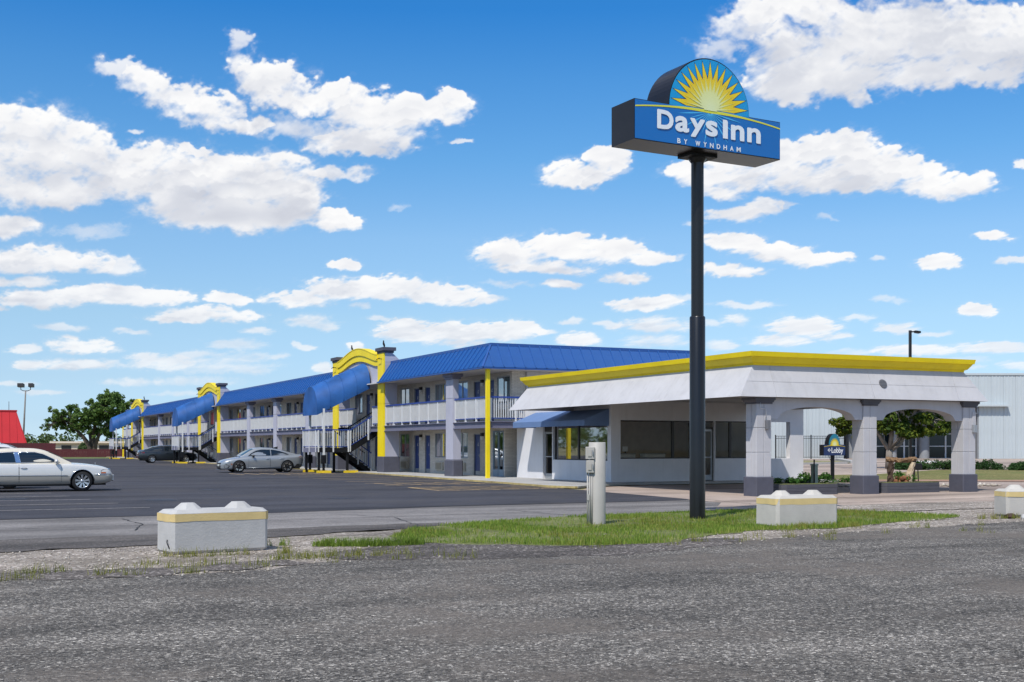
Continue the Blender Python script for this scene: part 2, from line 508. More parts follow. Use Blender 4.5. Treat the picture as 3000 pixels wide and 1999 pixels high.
def copy_tree(o, parent=None, kids=None):
    """copy a thing, its parts and their sub-parts"""
    if kids is None:
        kids = {}
        for c in bpy.data.objects:
            if c.parent: kids.setdefault(c.parent, []).append(c)
    c = o.copy(); COL.objects.link(c)
    if parent is not None: c.parent = parent
    for ch in kids.get(o, []):
        copy_tree(ch, c, kids)
    return c


def np_mesh(name, V, F, material, smooth=False):
    """mesh from numpy arrays (faces all of one size)"""
    me = bpy.data.meshes.new(name)
    V = np.asarray(V, np.float32); F = np.asarray(F, np.int32); k = F.shape[1]
    me.vertices.add(len(V)); me.vertices.foreach_set('co', V.ravel())
    me.loops.add(F.size); me.loops.foreach_set('vertex_index', F.ravel())
    me.polygons.add(len(F)); me.polygons.foreach_set('loop_start', np.arange(0, F.size, k, dtype=np.int32))
    me.polygons.foreach_set('loop_total', np.full(len(F), k, np.int32))
    if smooth: me.polygons.foreach_set('use_smooth', np.ones(len(F), bool))
    me.update(calc_edges=True)
    me.materials.append(material)
    return me


def text_mesh(s, material, size=1.0, bold=0.0, spacing=1.0, depth=0.0):
    cu = bpy.data.curves.new('lettering', 'FONT')
    cu.body = s; cu.size = size; cu.offset = bold; cu.space_character = spacing; cu.extrude = depth; cu.resolution_u = 4
    o = bpy.data.objects.new('lettering', cu); COL.objects.link(o)
    bpy.context.view_layer.update()
    me = bpy.data.meshes.new_from_object(o.evaluated_get(bpy.context.evaluated_depsgraph_get()))
    bpy.data.objects.remove(o); bpy.data.curves.remove(cu)
    me.materials.clear(); me.materials.append(material)
    co_ = np.empty(len(me.vertices) * 3, np.float32); me.vertices.foreach_get('co', co_); co_ = co_.reshape(-1, 3)
    return me, co_


def fit_text(s, material, x0, x1, z0, z1, y, bold=0.0, spacing=1.0):
    """flat lettering in the x-z plane, facing -y, scaled to fill a box"""
    me, c = text_mesh(s, material, 1.0, bold, spacing)
    mn = c.min(0); mx = c.max(0)
    out = np.empty_like(c)
    out[:, 0] = x0 + (c[:, 0] - mn[0]) / (mx[0] - mn[0]) * (x1 - x0)
    out[:, 2] = z0 + (c[:, 1] - mn[1]) / (mx[1] - mn[1]) * (z1 - z0)
    out[:, 1] = y
    me.vertices.foreach_set('co', out.ravel()); me.update()
    return me


def smooth_poly(pts, step=.6, amp=.12, seed=1):
    """outline resampled and roughened so that worn edges are uneven"""
    rg = random.Random(seed); out = []
    n = len(pts)
    for i in range(n):
        a = Vector((*pts[i], 0)); b = Vector((*pts[(i + 1) % n], 0)); L = (b - a).length
        k = max(1, int(L / step)); nrm = Vector((-(b - a).y, (b - a).x, 0)).normalized() if L else Vector((0, 0, 0))
        for j in range(k):
            p = a.lerp(b, j / k)
            p = p + nrm * rg.uniform(-amp, amp)
            out.append((p.x, p.y))
    return out


def sheet(name, pts, z, material, rough=None, seed=1):
    if rough: pts = smooth_poly(pts, rough[0], rough[1], seed)
    from mathutils.geometry import tessellate_polygon
    tris = tessellate_polygon([[Vector((p[0], p[1], 0)) for p in pts]])
    me = bpy.data.meshes.new(name); me.from_pydata([(p[0], p[1], z) for p in pts], [], [tuple(t_) for t_ in tris])
    bm = bmesh.new(); bm.from_mesh(me)
    for f in bm.faces:
        if f.normal.z < 0: f.normal_flip()
    bm.to_mesh(me); bm.free()
    me.materials.append(material)
    return put(name, me)


def in_poly(P, pts):
    x = P[:, 0]; y = P[:, 1]; inside = np.zeros(len(P), bool); n = len(pts)
    for i in range(n):
        x1, y1 = pts[i]; x2, y2 = pts[(i + 1) % n]
        c = ((y1 > y) != (y2 > y)) & (x < (x2 - x1) * (y - y1) / (y2 - y1 + 1e-12) + x1)
        inside ^= c
    return inside


# ---------------------------------------------------------------- materials
def ground_mat(name, base, dark, light, cell=55.0, streak=None, stones=.5, bump=.5, patch=.35, patch_col=None, rough=.92):
    """stony or worn surface: stone-sized cells, blotches, and streaks that follow the wheel tracks"""
    m = bpy.data.materials.new(name); m.use_nodes = True
    t = NT(m.node_tree); b = m.node_tree.nodes['Principled BSDF']
    tc = t.n('ShaderNodeTexCoord'); P = tc.outputs['Object']
    warp = t.n('ShaderNodeTexNoise', {'Vector': P, 'Scale': cell * .8, 'Detail': 2.0})
    PW = t.n('ShaderNodeMixRGB', {0: .035, 1: P, 2: warp.outputs[1]}, blend_type='LINEAR_LIGHT').outputs[0]
    vo = t.n('ShaderNodeTexVoronoi', {'Vector': PW, 'Scale': cell})
    vd = t.n('ShaderNodeTexVoronoi', {'Vector': PW, 'Scale': cell}, feature='DISTANCE_TO_EDGE')
    vs = t.n('ShaderNodeSeparateColor', {0: vo.outputs['Color']})
    stone = t.ramp(vs.outputs[0], [(0.0, dark), (.35, base), (.72, base), (.9, light), (1.0, tuple(min(1, c * 1.6) for c in light))])
    n1 = t.n('ShaderNodeTexNoise', {'Vector': P, 'Scale': .55, 'Detail': 8.0, 'Roughness': .68})
    c = t.mix(stones, (*base, 1), stone)
    ed = t.ramp(vd.outputs['Distance'], [(0.0, .35), (.10, 1.0)])
    c = t.mix(stones * .8, c, ed, 'MULTIPLY')
    c = t.mix(patch, c, t.ramp(n1.outputs[0], [(.3, .35), (.5, .95), (.7, 1.35)]), 'MULTIPLY')
    if streak:
        mp = t.n('ShaderNodeMapping', {'Vector': P, 'Scale': streak})
        n2 = t.n('ShaderNodeTexNoise', {'Vector': mp.outputs[0], 'Scale': 1.0, 'Detail': 6.0, 'Roughness': .6})
        c = t.mix(.75, c, t.ramp(n2.outputs[0], [(.34, .45), (.5, 1.0), (.66, 1.42)]), 'MULTIPLY')
    if patch_col:
        n3 = t.n('ShaderNodeTexNoise', {'Vector': P, 'Scale': .33, 'Detail': 7.0, 'Roughness': .7})
        f = t.ramp(n3.outputs[0], [(.5, 0.0), (.62, .75)])
        c = t.mix(f, c, (*patch_col, 1))
    t.put(b.inputs['Base Color'], c)
    b.inputs['Roughness'].default_value = rough
    b.inputs['Specular IOR Level'].default_value = .3
    fine = t.n('ShaderNodeTexNoise', {'Vector': P, 'Scale': cell * 2.2, 'Detail': 3.0})
    h = t.m('ADD', t.m('MULTIPLY', t.ramp(vd.outputs['Distance'], [(0, 0.0), (.3, 1.0)]), vs.outputs[1]), t.m('MULTIPLY', fine.outputs[0], .5))
    bp = t.n('ShaderNodeBump', {'Height': h, 'Strength': bump, 'Distance': .012})
    t.put(b.inputs['Normal'], bp.outputs[0])
    return m


def island_mat(name, cols, rough=.7, trans=.25, low=None):
    """leaves, blades, stones: every loose piece gets its own shade out of a ramp"""
    m = bpy.data.materials.new(name); m.use_nodes = True
    t = NT(m.node_tree); b = m.node_tree.nodes['Principled BSDF']
    g = t.n('ShaderNodeNewGeometry')
    tc = t.n('ShaderNodeTexCoord')
    nz = t.n('ShaderNodeTexNoise', {'Vector': tc.outputs['Object'], 'Scale': low or 1.0, 'Detail': 4.0})
    f = t.m('ADD', t.m('MULTIPLY', g.outputs['Random Per Island'], .6), t.m('MULTIPLY', t.m('SUBTRACT', nz.outputs[0], .28), .9), clamp=True)
    k = len(cols)
    c = t.ramp(f, [(i / (k - 1), cols[i]) for i in range(k)])
    t.put(b.inputs['Base Color'], c)
    b.inputs['Roughness'].default_value = rough
    b.inputs['Specular IOR Level'].default_value = .25
    if trans:
        nt = m.node_tree
        out = [n_ for n_ in nt.nodes if n_.type == 'OUTPUT_MATERIAL'][0]
        tl = t.n('ShaderNodeBsdfTranslucent', {'Color': c})
        mx = t.n('ShaderNodeMixShader', {0: trans, 1: b.outputs[0], 2: tl.outputs[0]})
        t.put(out.inputs[0], mx.outputs[0])
    return m


def brick_mat(name, c1, c2, mortar, bw=.30, bh=.068, axis='yz', bump=.6):
    m = bpy.data.materials.new(name); m.use_nodes = True
    t = NT(m.node_tree); b = m.node_tree.nodes['Principled BSDF']
    tc = t.n('ShaderNodeTexCoord'); s = t.n('ShaderNodeSeparateXYZ', {0: tc.outputs['Object']})
    a = t.m('ADD', s.outputs[0], s.outputs[1])
    v = t.n('ShaderNodeCombineXYZ', {0: a, 1: s.outputs[2]})
    br = t.n('ShaderNodeTexBrick', {'Vector': v.outputs[0], 'Color1': (*c1, 1), 'Color2': (*c2, 1), 'Mortar': (*mortar, 1), 'Scale': 1.0,
                                    'Mortar Size': .008, 'Mortar Smooth': .3, 'Brick Width': bw, 'Row Height': bh})
    nz = t.n('ShaderNodeTexNoise', {'Vector': tc.outputs['Object'], 'Scale': 1.3, 'Detail': 6.0})
    c = t.mix(.3, br.outputs[0], t.ramp(nz.outputs[0], [(.3, .72), (.7, 1.15)]), 'MULTIPLY')
    t.put(b.inputs['Base Color'], c); b.inputs['Roughness'].default_value = .85
    bp = t.n('ShaderNodeBump', {'Height': br.outputs['Fac'], 'Strength': bump, 'Distance': -.012})
    t.put(b.inputs['Normal'], bp.outputs[0])
    return m


M = {}
M['lav'] = mat('lavender_stucco', (.46, .455, .525), .85, bump=.3, bscale=70, vary=.05, dirt=.12, scale=1.2, streaks=.18)
M['lobby_wall'] = mat('pale_stucco', (.50, .49, .50), .85, bump=.3, bscale=70, vary=.05, dirt=.10, scale=1.2, streaks=.22)
M['wall2'] = mat('stucco_lightened_for_shade', (.70, .69, .70), .85, bump=.3, bscale=70, vary=.04, dirt=.08, scale=1.2, streaks=.12)  # lighter copy of the stucco, its colour lifted to offset the canopy's shade
M['cap'] = mat('charcoal_cap_paint', (.095, .095, .11), .7, vary=.08, dirt=.1)
M['plinth'] = mat('charcoal_paint', (.082, .083, .108), .75, bump=.3, bscale=70, vary=.08, dirt=.1)
M['beam'] = mat('grey_violet_steel_paint', (.17, .165, .225), .6, vary=.05, dirt=.12)
M['yellow'] = mat('yellow_paint', (.93, .70, .004), .5, vary=.06, bump=.15, dirt=.10, scale=1.0, streaks=.16)
M['roof_blue'] = mat('blue_roof_metal', (.016, .092, .31), .30, metal=0.0, vary=.10, scale=.6, spec=.6, streaks=.18)
M['roof_trim'] = mat('blue_roof_trim', (.016, .08, .29), .42, vary=.04)
M['rail_blue'] = mat('blue_rail_paint', (.020, .055, .27), .4, vary=.04)
M['awning'] = mat('blue_awning_vinyl', (.020, .098, .31), .6, vary=.20, scale=.9, spec=.3, dirt=.16, bump=.3, bscale=3)
M['awning2'] = mat('faded_blue_awning', (.125, .205, .38), .7, vary=.05, scale=1.5)
M['white'] = mat('white_metal_paint', (.72, .72, .71), .5, vary=.03, dirt=.10)
M['black'] = mat('black_steel_paint', (.006, .0065, .009), .55, vary=.1, spec=.35)
M['door_blue'] = mat('blue_door_paint', (.016, .045, .19), .45, vary=.05)
M['frame_al'] = mat('aluminium_frame', (.36, .38, .40), .4, metal=.4)
M['frame_dk'] = mat('dark_bronze_frame', (.025, .022, .02), .45)
M['curtain'] = mat('pale_curtain', (.46, .56, .57), .9, vary=.10, scale=4)
M['curtain_back'] = mat('dim_interior', (.12, .115, .105), .9, vary=.2)
M['brick'] = brick_mat('cream_brick', (.58, .535, .465), (.68, .63, .555), (.38, .345, .30))
M['ac'] = mat('beige_grille', (.52, .47, .38), .6, vary=.04, dirt=.2)
M['soffit'] = mat('soffit_paint', (.58, .55, .52), .85, vary=.04, dirt=.1)
M['glass'] = glass_mat('window_glass', (.60, .67, .68), .45)
M['glass_dk'] = glass_mat('tinted_glass', (.80, .76, .70), .42)
M['concrete'] = ground_mat('sidewalk_concrete', (.44, .43, .41), (.34, .33, .32), (.52, .51, .49), cell=60, stones=.25, bump=.15, patch=.3)
M['bronze'] = mat('dark_bronze_metal', (.028, .025, .026), .34, metal=.55, vary=.12, scale=1.2)
M['pole'] = mat('black_pole_paint', (.007, .007, .0075), .30, vary=.25, scale=.8, spec=.5)

ROAD = ground_mat('chip_seal_road', (.178, .160, .138), (.030, .027, .024), (.46, .42, .365), cell=49, streak=(.10, .75, 1), stones=1.0, bump=1.0, patch=.60, patch_col=(.19, .162, .135))
LOT = ground_mat('new_asphalt', (.050, .050, .060), (.026, .026, .031), (.09, .087, .088), cell=60, streak=(.05, .42, 1), stones=.4, bump=.25, patch=.38, patch_col=(.068, .064, .066))
OLD = ground_mat('old_asphalt', (.205, .19, .18), (.10, .095, .09), (.32, .30, .28), cell=50, streak=(.07, .6, 1), stones=.5, bump=.35, patch=.4)
DIRTY = ground_mat('dirty_asphalt', (.105, .093, .085), (.05, .045, .042), (.22, .20, .18), cell=45, streak=(.1, .8, 1), stones=.6, bump=.5, patch=.5)
GRAVEL = ground_mat('limestone_gravel', (.36, .305, .255), (.14, .12, .10), (.62, .56, .49), cell=24, streak=(.18, 1.0, 1), stones=.9, bump=1.0, patch=.45, patch_col=(.17, .145, .115))
TAN = ground_mat('tan_driveway_concrete', (.37, .295, .245), (.26, .21, .18), (.46, .39, .33), cell=45, streak=(.10, .45, 1), stones=.25, bump=.15, patch=.3)
FIELD = ground_mat('dry_field', (.28, .25, .13), (.14, .13, .06), (.42, .37, .22), cell=6, stones=.5, bump=.4, patch=.5, patch_col=(.12, .15, .05))
LAWN = ground_mat('mown_lawn', (.19, .175, .055), (.09, .10, .025), (.31, .27, .11), cell=14, stones=.6, bump=.6, patch=.4, patch_col=(.11, .14, .035))
SOIL = ground_mat('soil_under_grass', (.15, .17, .05), (.07, .085, .025), (.27, .25, .11), cell=18, stones=.5, bump=.5, patch=.4)
LINE_Y = mat('faded_yellow_line', (.62, .43, .20), .85, vary=.25, scale=9, dirt=.6)
LINE_W = mat('faded_white_line', (.42, .39, .37), .9, vary=.25, scale=9, dirt=.8)
CURB_Y = mat('yellow_curb_paint', (.46, .36, .15), .85, vary=.25, scale=3, dirt=.9)

# ---------------------------------------------------------------- the ground, in sheets
def big_ground():
    n = 40; V = []; F = []
    xs = np.concatenate([[-1500, -700, -300], np.linspace(-150, 260, 12), [500, 900, 1600]])
    ys = np.concatenate([[-300, -100], np.linspace(-30, 300, 12), [500, 900, 2200]])
    for y in ys:
        for x in xs: V.append((x, y, -.03))
    k = len(xs)
    F = [(j * k + i, j * k + i + 1, (j + 1) * k + i + 1, (j + 1) * k + i) for j in range(len(ys) - 1) for i in range(k - 1)]
    return struct(put('ground', np_mesh('ground', V, F, FIELD)))


big_ground()
# frontage road in the foreground, runs along X
road_edge = [(-40, 13.6), (-8, 15.2), (.7, 15.6), (2.2, 15.1), (3.85, 15.3), (5, 16.0), (6.5, 15.9), (10.1, 15.6), (12.2, 16.6), (14.5, 17.4), (20.4, 18.5), (34, 19.6), (90, 23)]
struct(sheet('road', [(-60, -14), (90, -14)] + road_edge[::-1] + [(-60, 13)], 0.0, ROAD, (.35, .10), 5))
# gravel verge under grass and blocks
struct(sheet('gravel_verge', [(-40, 13.9), (-8, 15.0), (3, 14.9), (6, 15.7), (10, 15.3), (14.5, 17.1), (20, 18.2), (40, 19.6), (40, 24.0), (25, 23.6), (20.5, 22.6), (14, 22.5), (8.6, 21.8), (6.6, 21.2),
                              (5.2, 20.7), (2.9, 19.8), (-3, 19.2), (-40, 19)], -.006, GRAVEL, (.3, .12), 6))
SHOULDER = ground_mat('dark_stony_shoulder', (.135, .115, .10), (.04, .035, .03), (.36, .32, .29), cell=30, streak=(.2, 1.0, 1), stones=.9, bump=1.0, patch=.5, patch_col=(.09, .078, .07))
SHP = [(4.9, 16.9), (6.0, 17.9), (7.0, 18.5), (7.9, 17.9), (9.2, 16.9), (10.6, 16.8), (11.6, 17.3), (12.3, 17.0), (11.2, 15.9), (9.8, 15.3), (8.4, 15.2), (7.1, 15.3), (5.6, 15.9), (5.0, 16.2)]
struct(sheet('dark_shoulder', SHP, .0035, SHOULDER, (.3, .16), 61))
SHP2 = [(-30, 15.2), (-8, 15.9), (0, 16.3), (2.6, 16.1), (4.4, 16.5), (4.6, 15.8), (2.2, 15.0), (.7, 15.4), (-8, 15.0), (-30, 14.4)]
struct(sheet('dark_shoulder', SHP2, .0035, SHOULDER, (.3, .16), 62))
struct(sheet('dirty_asphalt', [(-60, 18.7), (-3, 19.05), (2.9, 19.75), (5.3, 20.7), (7.0, 21.4), (9.4, 22.2), (9.4, 23.2), (5.5, 22.6), (2, 22.0), (-4, 21.2), (-60, 21)], .006, DIRTY, (.4, .16), 7))
struct(sheet('old_asphalt', [(-60, 20.6), (-4, 20.8), (2, 21.6), (5.6, 22.2), (9.5, 22.7), (14, 24.3), (17.3, 24.9), (19.6, 25.6), (20.3, 30), (20.3, 31), (-60, 31)], .002, OLD, (.6, .12), 8))
struct(sheet('parking_lot', [(-60, 27.4), (4.1, 28.0), (7.0, 28.1), (12, 29.2), (19.75, 29.7), (20.0, 30.4), (20.75, 37.6), (20.9, 40.6), (21.3, 46.2), (22.3, 67), (22.3, 180), (-60, 180)], .010, LOT, (1.5, .05), 9))
struct(sheet('driveway', [(17.4, 25.1), (20, 24.6), (26, 24.4), (60, 25.5), (60, 60), (36, 60), (36, 41.0), (25.3, 41.6), (22.4, 40.4), (20.7, 38.0), (19.9, 30.3), (19.6, 28.0)], .006, TAN, (1.5, .05), 10))
struct(sheet('gravel_strip', [(17.6, 25.0), (18.6, 24.0), (20.3, 22.4), (24, 22.6), (40, 23.4), (40, 25.0), (29, 24.9), (25.2, 25.6), (21.5, 25.3)], .012, GRAVEL, (.35, .12), 12))
# sidewalk with kerb in front of the motel and lobby
b = MB()
sw = [(22.45, 180), (22.45, 67), (21.55, 46.2), (21.2, 41.4), (21.6, 39.9), (23.2, 41.4), (25.6, 42.5), (31.9, 42.5), (36, 42.5), (36, 53.5), (25.2, 53.6), (25.2, 180)]
b.prism(sw, 2, 0.0, .075)
struct(b.obj('sidewalk', M['concrete']))
b = MB()
prev = None
for p, q in zip([(22.45, 180), (22.45, 67), (21.55, 46.2), (21.2, 41.4)], [(22.45, 67), (21.55, 46.2), (21.2, 41.4), (21.6, 39.9)]):
    b.bar((p[0] - .075, p[1], .035), (q[0] - .075, q[1], .035), .14, .07)
struct(b.obj('kerb', CURB_Y))
# lawn and the neighbour's raised lot on the right, climbing gently away from the drive


def slope_z(f): return .0118 * min(max(f - 52.0, 0), 46)


def slope_sheet(name, ring, dz, material, n=26):
    """sheet over the rising ground; ring in camera-side coordinates (right, forward)"""
    f0 = min(p[1] for p in ring); f1 = max(p[1] for p in ring)
    bm = bmesh.new()
    vs = [bm.verts.new((p[0], p[1], 0)) for p in ring]; bm.faces.new(vs)
    for i in range(1, n):
        f = f0 + (f1 - f0) * i / n
        bmesh.ops.bisect_plane(bm, geom=bm.verts[:] + bm.edges[:] + bm.faces[:], plane_co=(0, f, 0), plane_no=(0, 1, 0))
    for v in bm.verts:
        r_, f = v.co.x, v.co.y; x, y = cam(r_, f); v.co = (x, y, slope_z(f) + dz)
    bmesh.ops.recalc_face_normals(bm, faces=bm.faces)
    for f in bm.faces:
        if f.normal.z < 0: f.normal_flip()
    me = bpy.data.meshes.new(name); bm.to_mesh(me); bm.free(); me.materials.append(material)
    return struct(put(name, me))


slope_sheet('neighbour_lot', [(9, 54), (60, 54), (110, 60), (140, 104), (60, 125), (16, 125)], -.004, TAN)
slope_sheet('lawn', [(13.6, 55.6), (60, 52.6), (90, 60), (70, 69.5), (24, 69.5), (18.6, 62.6), (14.0, 60.5)], .008, LAWN)
slope_sheet('dry_bank', [(18.0, 80), (24.4, 85), (25.0, 91), (20, 92), (17, 86)], .02, FIELD)
slope_sheet('brick_path', [(11, 54.2), (60, 50.6), (60, 52.4), (12.5, 55.8)], .010, mat('red_brown_paving', (.36, .21, .14), .9, vary=.15, scale=4))
b = MB()
p0 = cam(24.6, 93); p1 = cam(23.4, 84)
b.bar((p0[0], p0[1], slope_z(93) + .08), (p1[0], p1[1], slope_z(84) + .08), .5, .18)
p0 = cam(17.5, 79.6); p1 = cam(22.6, 83.2)
b.bar((p0[0], p0[1], slope_z(80) + .06), (p1[0], p1[1], slope_z(83) + .06), .3, .14)
struct(b.obj('kerb', M['concrete']))
# parking lines
b = MB()
for Y in (39.6, 43.0, 45.8, 48.6, 51.4, 54.2, 57.0, 59.8, 62.6, 65.4):
    b.quad((16.0 + (Y - 40) * .03, Y - .05, .0145), (20.9 + (Y - 40) * .045, Y + .35, .0145), (20.9 + (Y - 40) * .045, Y + .45, .0145), (16.0 + (Y - 40) * .03, Y + .05, .0145))
for k in range(6):
    x = 16.1 + k * .82
    b.quad((x, 42.9, .0145), (x + .1, 42.9, .0145), (x + .75, 39.75, .0145), (x + .65, 39.75, .0145))
for k in range(5):
    x = 16.6 + k * .9
    b.quad((x, 48.6, .0145), (x + .1, 48.6, .0145), (x + .35, 45.9, .0145), (x + .25, 45.9, .0145))
b.quad((15.95, 39.6, .0145), (16.05, 39.6, .0145), (16.15, 43.0, .0145), (16.05, 43.0, .0145))
for Y in np.arange(74, 112, 2.8):
    b.box(16.6, 21.6, Y - .05, Y + .05, .0145, .0146)
for k in range(7):
    x = 15.2 + k * .85
    b.quad((x, 69.5, .0145), (x + .12, 69.5, .0145), (x + .2, 66.2, .0145), (x + .08, 66.2, .0145))
struct(b.obj('parking_lines', LINE_Y))
b = MB()
for Y, x1 in ((31.8, 5.0), (34.6, 4.6), (37.4, 4.2), (40.2, 3.9), (43.0, 3.6), (45.9, 3.4), (48.7, 3.2)):
    b.box(-6, x1, Y - .05, Y + .05, .0145, .0146)
struct(b.obj('stall_lines', LINE_W))


# ---------------------------------------------------------------- the two-storey motel
X0 = 23.26; XW = 25.05
T_Y = (66.05, 109.75, 153.15)                 # near face of each portal tower
PAIRS = [56.2 + 8.54 * k for k in range(14)]
motel = thing('motel_building', 'long two storey grey motel with blue mansard roof and yellow arched portals', 'motel', (X0, 52.0, 0))


def mobj(b, name, mats, parent=None):
    return b.obj(name, mats, parent or motel, world=True)


# openings on the room wall, along Y, the same on both floors
doors_y = []; wins_y = []
for c in PAIRS:
    doors_y += [c - .85, c + .85]; wins_y += [c - 2.75, c + 2.75]
doors_y = [y for y in doors_y if 54.3 < y < 168.4]
wins_lo = [y for y in wins_y if 56.5 < y < 168]
wins_hi = [y for y in wins_y if 56.5 < y < 168] + [53.85]
STORE = (53.82, 55.05)
Z0F = .075; Z2 = 2.74


def wall_run(b, zf, ztop, doors, wins, y0, y1, extra=()):
    ops = [(y - .40, y + .40, zf, zf + 2.12) for y in doors] + [(y - .76, y + .76, zf + .85, zf + 2.2) for y in wins] + list(extra)
    ops.sort(); y = y0
    for a, c, z0, z1 in ops:
        if a > y: b.box(XW, XW + .2, y, a, zf - .07, ztop)
        if z0 > zf + .01: b.box(XW, XW + .2, a, c, zf - .07, z0)
        b.box(XW, XW + .2, a, c, z1, ztop)
        y = c
    b.box(XW, XW + .2, y, y1, zf - .07, ztop)


b = MB()
wall_run(b, Z0F, 2.55, doors_y[1:] if doors_y[0] < 55.4 else doors_y, wins_lo, 53.7, 169.2, [(STORE[0], STORE[1], Z0F, 2.3)])
wall_run(b, Z2, 5.15, doors_y, wins_hi, 52.9, 169.2, )
b.box(XW + .2, 35.3, 53.7, 53.9, 0, 2.55); b.box(XW + .2, 35.3, 52.9, 53.1, Z2 - .07, 5.15)
b.box(XW + .2, 35.3, 169.0, 169.2, 0, 5.15); b.box(35.1, 35.3, 53.9, 169, 0, 5.15)
mobj(b, 'brick_wall', M['brick'])
b = MB(); b.box(XW + 1.6, XW + 1.7, 53.9, 169, 0, 5.1)
mobj(b, 'inner_wall', M['curtain_back'])
# walkway slab, roof deck and soffits
b = MB()
b.box(X0 + .12, XW, 51.95, 170.6, 2.55, 2.67); b.box(XW, 35.3, 51.95, 54.0, 2.55, 2.67); b.box(XW, 35.3, 54.0, 169.2, 2.55, 2.67); b.box(XW, 35.3, 169.2, 170.6, 2.55, 2.67)
mobj(b, 'walkway_slab', M['soffit'])
b = MB(); b.box(23.05, 35.3, 51.75, 170.8, 5.13, 5.19)
mobj(b, 'soffit', M['soffit'])
# doors, windows, air conditioners, lamps: one of each, then copies
dm = MB(); dm.box(-.02, .03, -.37, .37, 0, 2.07)
dm2 = dm.mesh('door', M['door_blue'])
dframe = MB()
for s in (-1, 1): dframe.box(-.075, 0.05, s * .37, s * .405, 0, 2.12)
dframe.box(-.075, .05, -.37, .37, 2.07, 2.12)
dfm = dframe.mesh('door_frame', M['frame_al'])
h = MB(); h.box(-.07, -.02, -.30, -.25, .92, 1.08); h.bar((-.09, -.275, 1.02), (-.09, -.16, 1.02), .02, .02)
hm = h.mesh('door_handle', M['frame_al'])
nm = MB(); nm.box(-.028, -.02, -.05, .05, 1.50, 1.53); nm.box(-.028, -.02, -.02, .05, 1.56, 1.59); nm.box(-.028, -.02, -.05, .01, 1.62, 1.65)
nmm = nm.mesh('number_plate', M['white'])
kk = MB(); kk.box(-.026, -.02, -.36, .36, .0, .22); kkm = kk.mesh('kick_plate', M['frame_al'])
for fl, zf in ((0, Z0F), (1, Z2)):
    for y in doors_y:
        if fl == 0 and STORE[0] - .4 < y < STORE[1] + .4: continue
        d = put('door', dm2, motel, (XW + .10 - X0, y - 52, zf))
        put('door_frame', dfm, d); put('door_handle', hm, d); put('number_plate', nmm, d)
        if fl == 0: put('kick_plate', kkm, d)
wm = MB()
for s in (-1, 1): wm.box(-.03, .06, s * .715, s * .76, .0, 1.35)
wm.box(-.03, .06, -.715, .715, 0, .045); wm.box(-.03, .06, -.715, .715, 1.305, 1.35); wm.box(-.02, .05, -.02, .02, .045, 1.305)
wmm = wm.mesh('window', M['frame_al'])
pn = MB(); pn.quad((.01, -.715, .045), (.01, .715, .045), (.01, .715, 1.305), (.01, -.715, 1.305)); pnm = pn.mesh('pane', M['glass'])


def curtain_mesh(y0, y1, skew=0.0, seed=0):
    rg = random.Random(seed); k = 26; V = []; F = []
    for i in range(k + 1):
        t_ = i / k; y = y0 + (y1 - y0) * t_; x = .17 + .035 * math.sin(t_ * 40 + seed) + rg.uniform(-.006, .006)
        V += [(x, y + skew * .4 * (1 - t_), .05), (x, y, 1.3)]
        if i: F.append((2 * i - 2, 2 * i, 2 * i + 1, 2 * i - 1))
    bb = MB(); bb.add(V, F, True); return bb.mesh('curtain', M['curtain'])


cm = [curtain_mesh(-.71, .71, 0, 1), curtain_mesh(-.71, .50, 0, 2), curtain_mesh(-.45, .71, 0, 3), curtain_mesh(-.71, .45, 1.0, 4)]
rg = random.Random(5)
for fl, zf, ws in ((0, Z0F, wins_lo), (1, Z2, wins_hi)):
    for i, y in enumerate(ws):
        o = put('window', wmm, motel, (XW + .03 - X0, y - 52, zf + .85))
        put('pane', pnm, o)
        k = 3 if (fl == 0 and abs(y - 62.0) < .6) else rg.choice((0, 0, 1, 2))
        put('curtain', cm[k], o)
am = MB(); am.bbox(-.10, .05, -.5, .5, 0, .42, .015)
amm = am.mesh('air_conditioner', M['ac'])
gr = MB()
for i in range(9): gr.box(-.115, -.10, -.45, .45, .05 + i * .038, .066 + i * .038)
grm = gr.mesh('grille', mat('brown_grille_slots', (.20, .17, .12), .7))
for fl, zf, ws in ((0, Z0F, wins_lo), (1, Z2, wins_hi)):
    for y in ws:
        a = put('air_conditioner', amm, motel, (XW - X0, y - 52, zf + .2)); put('grille', grm, a)
lm = MB(); lm.box(-.16, 0, -.07, .07, .10, .26)
lmm = lm.mesh('wall_lamp', M['frame_dk'])
ll = MB(); ll.box(-.15, -.03, -.055, .055, -.07, .10); llm = ll.mesh('lamp_lens', mat('white_lens', (.75, .76, .76), .3))
for zf in (Z0F, Z2):
    for c in PAIRS:
        if zf == Z0F and c < 55: continue
        o = put('wall_lamp', lmm, motel, (XW - X0, c - 52, zf + 1.88)); put('lamp_lens', llm, o)
# glass corner room at the near end
b = MB()
for y in (STORE[0] + .02, (STORE[0] + STORE[1]) / 2, STORE[1] - .02): b.box(XW - .02, XW + .08, y - .03, y + .03, Z0F, 2.3)
b.box(XW - .02, XW + .08, STORE[0] + .05, STORE[1] - .05, Z0F, .42); b.box(XW - .02, XW + .08, STORE[0] + .05, STORE[1] - .05, 2.24, 2.3)
sf = mobj(b, 'storefront_window', mat('blue_grey_panel', (.22, .30, .37), .5))
b = MB(); b.quad((XW + .03, STORE[0], .42), (XW + .03, STORE[1], .42), (XW + .03, STORE[1], 2.25), (XW + .03, STORE[0], 2.25)); mobj(b, 'pane', M['glass_dk'], sf)
b = MB(); b.box(XW + .5, XW + 1.1, 54.55, 55.0, .1, 1.9); mobj(b, 'vending_machine', mat('red_vending_front', (.30, .03, .03), .4), sf)
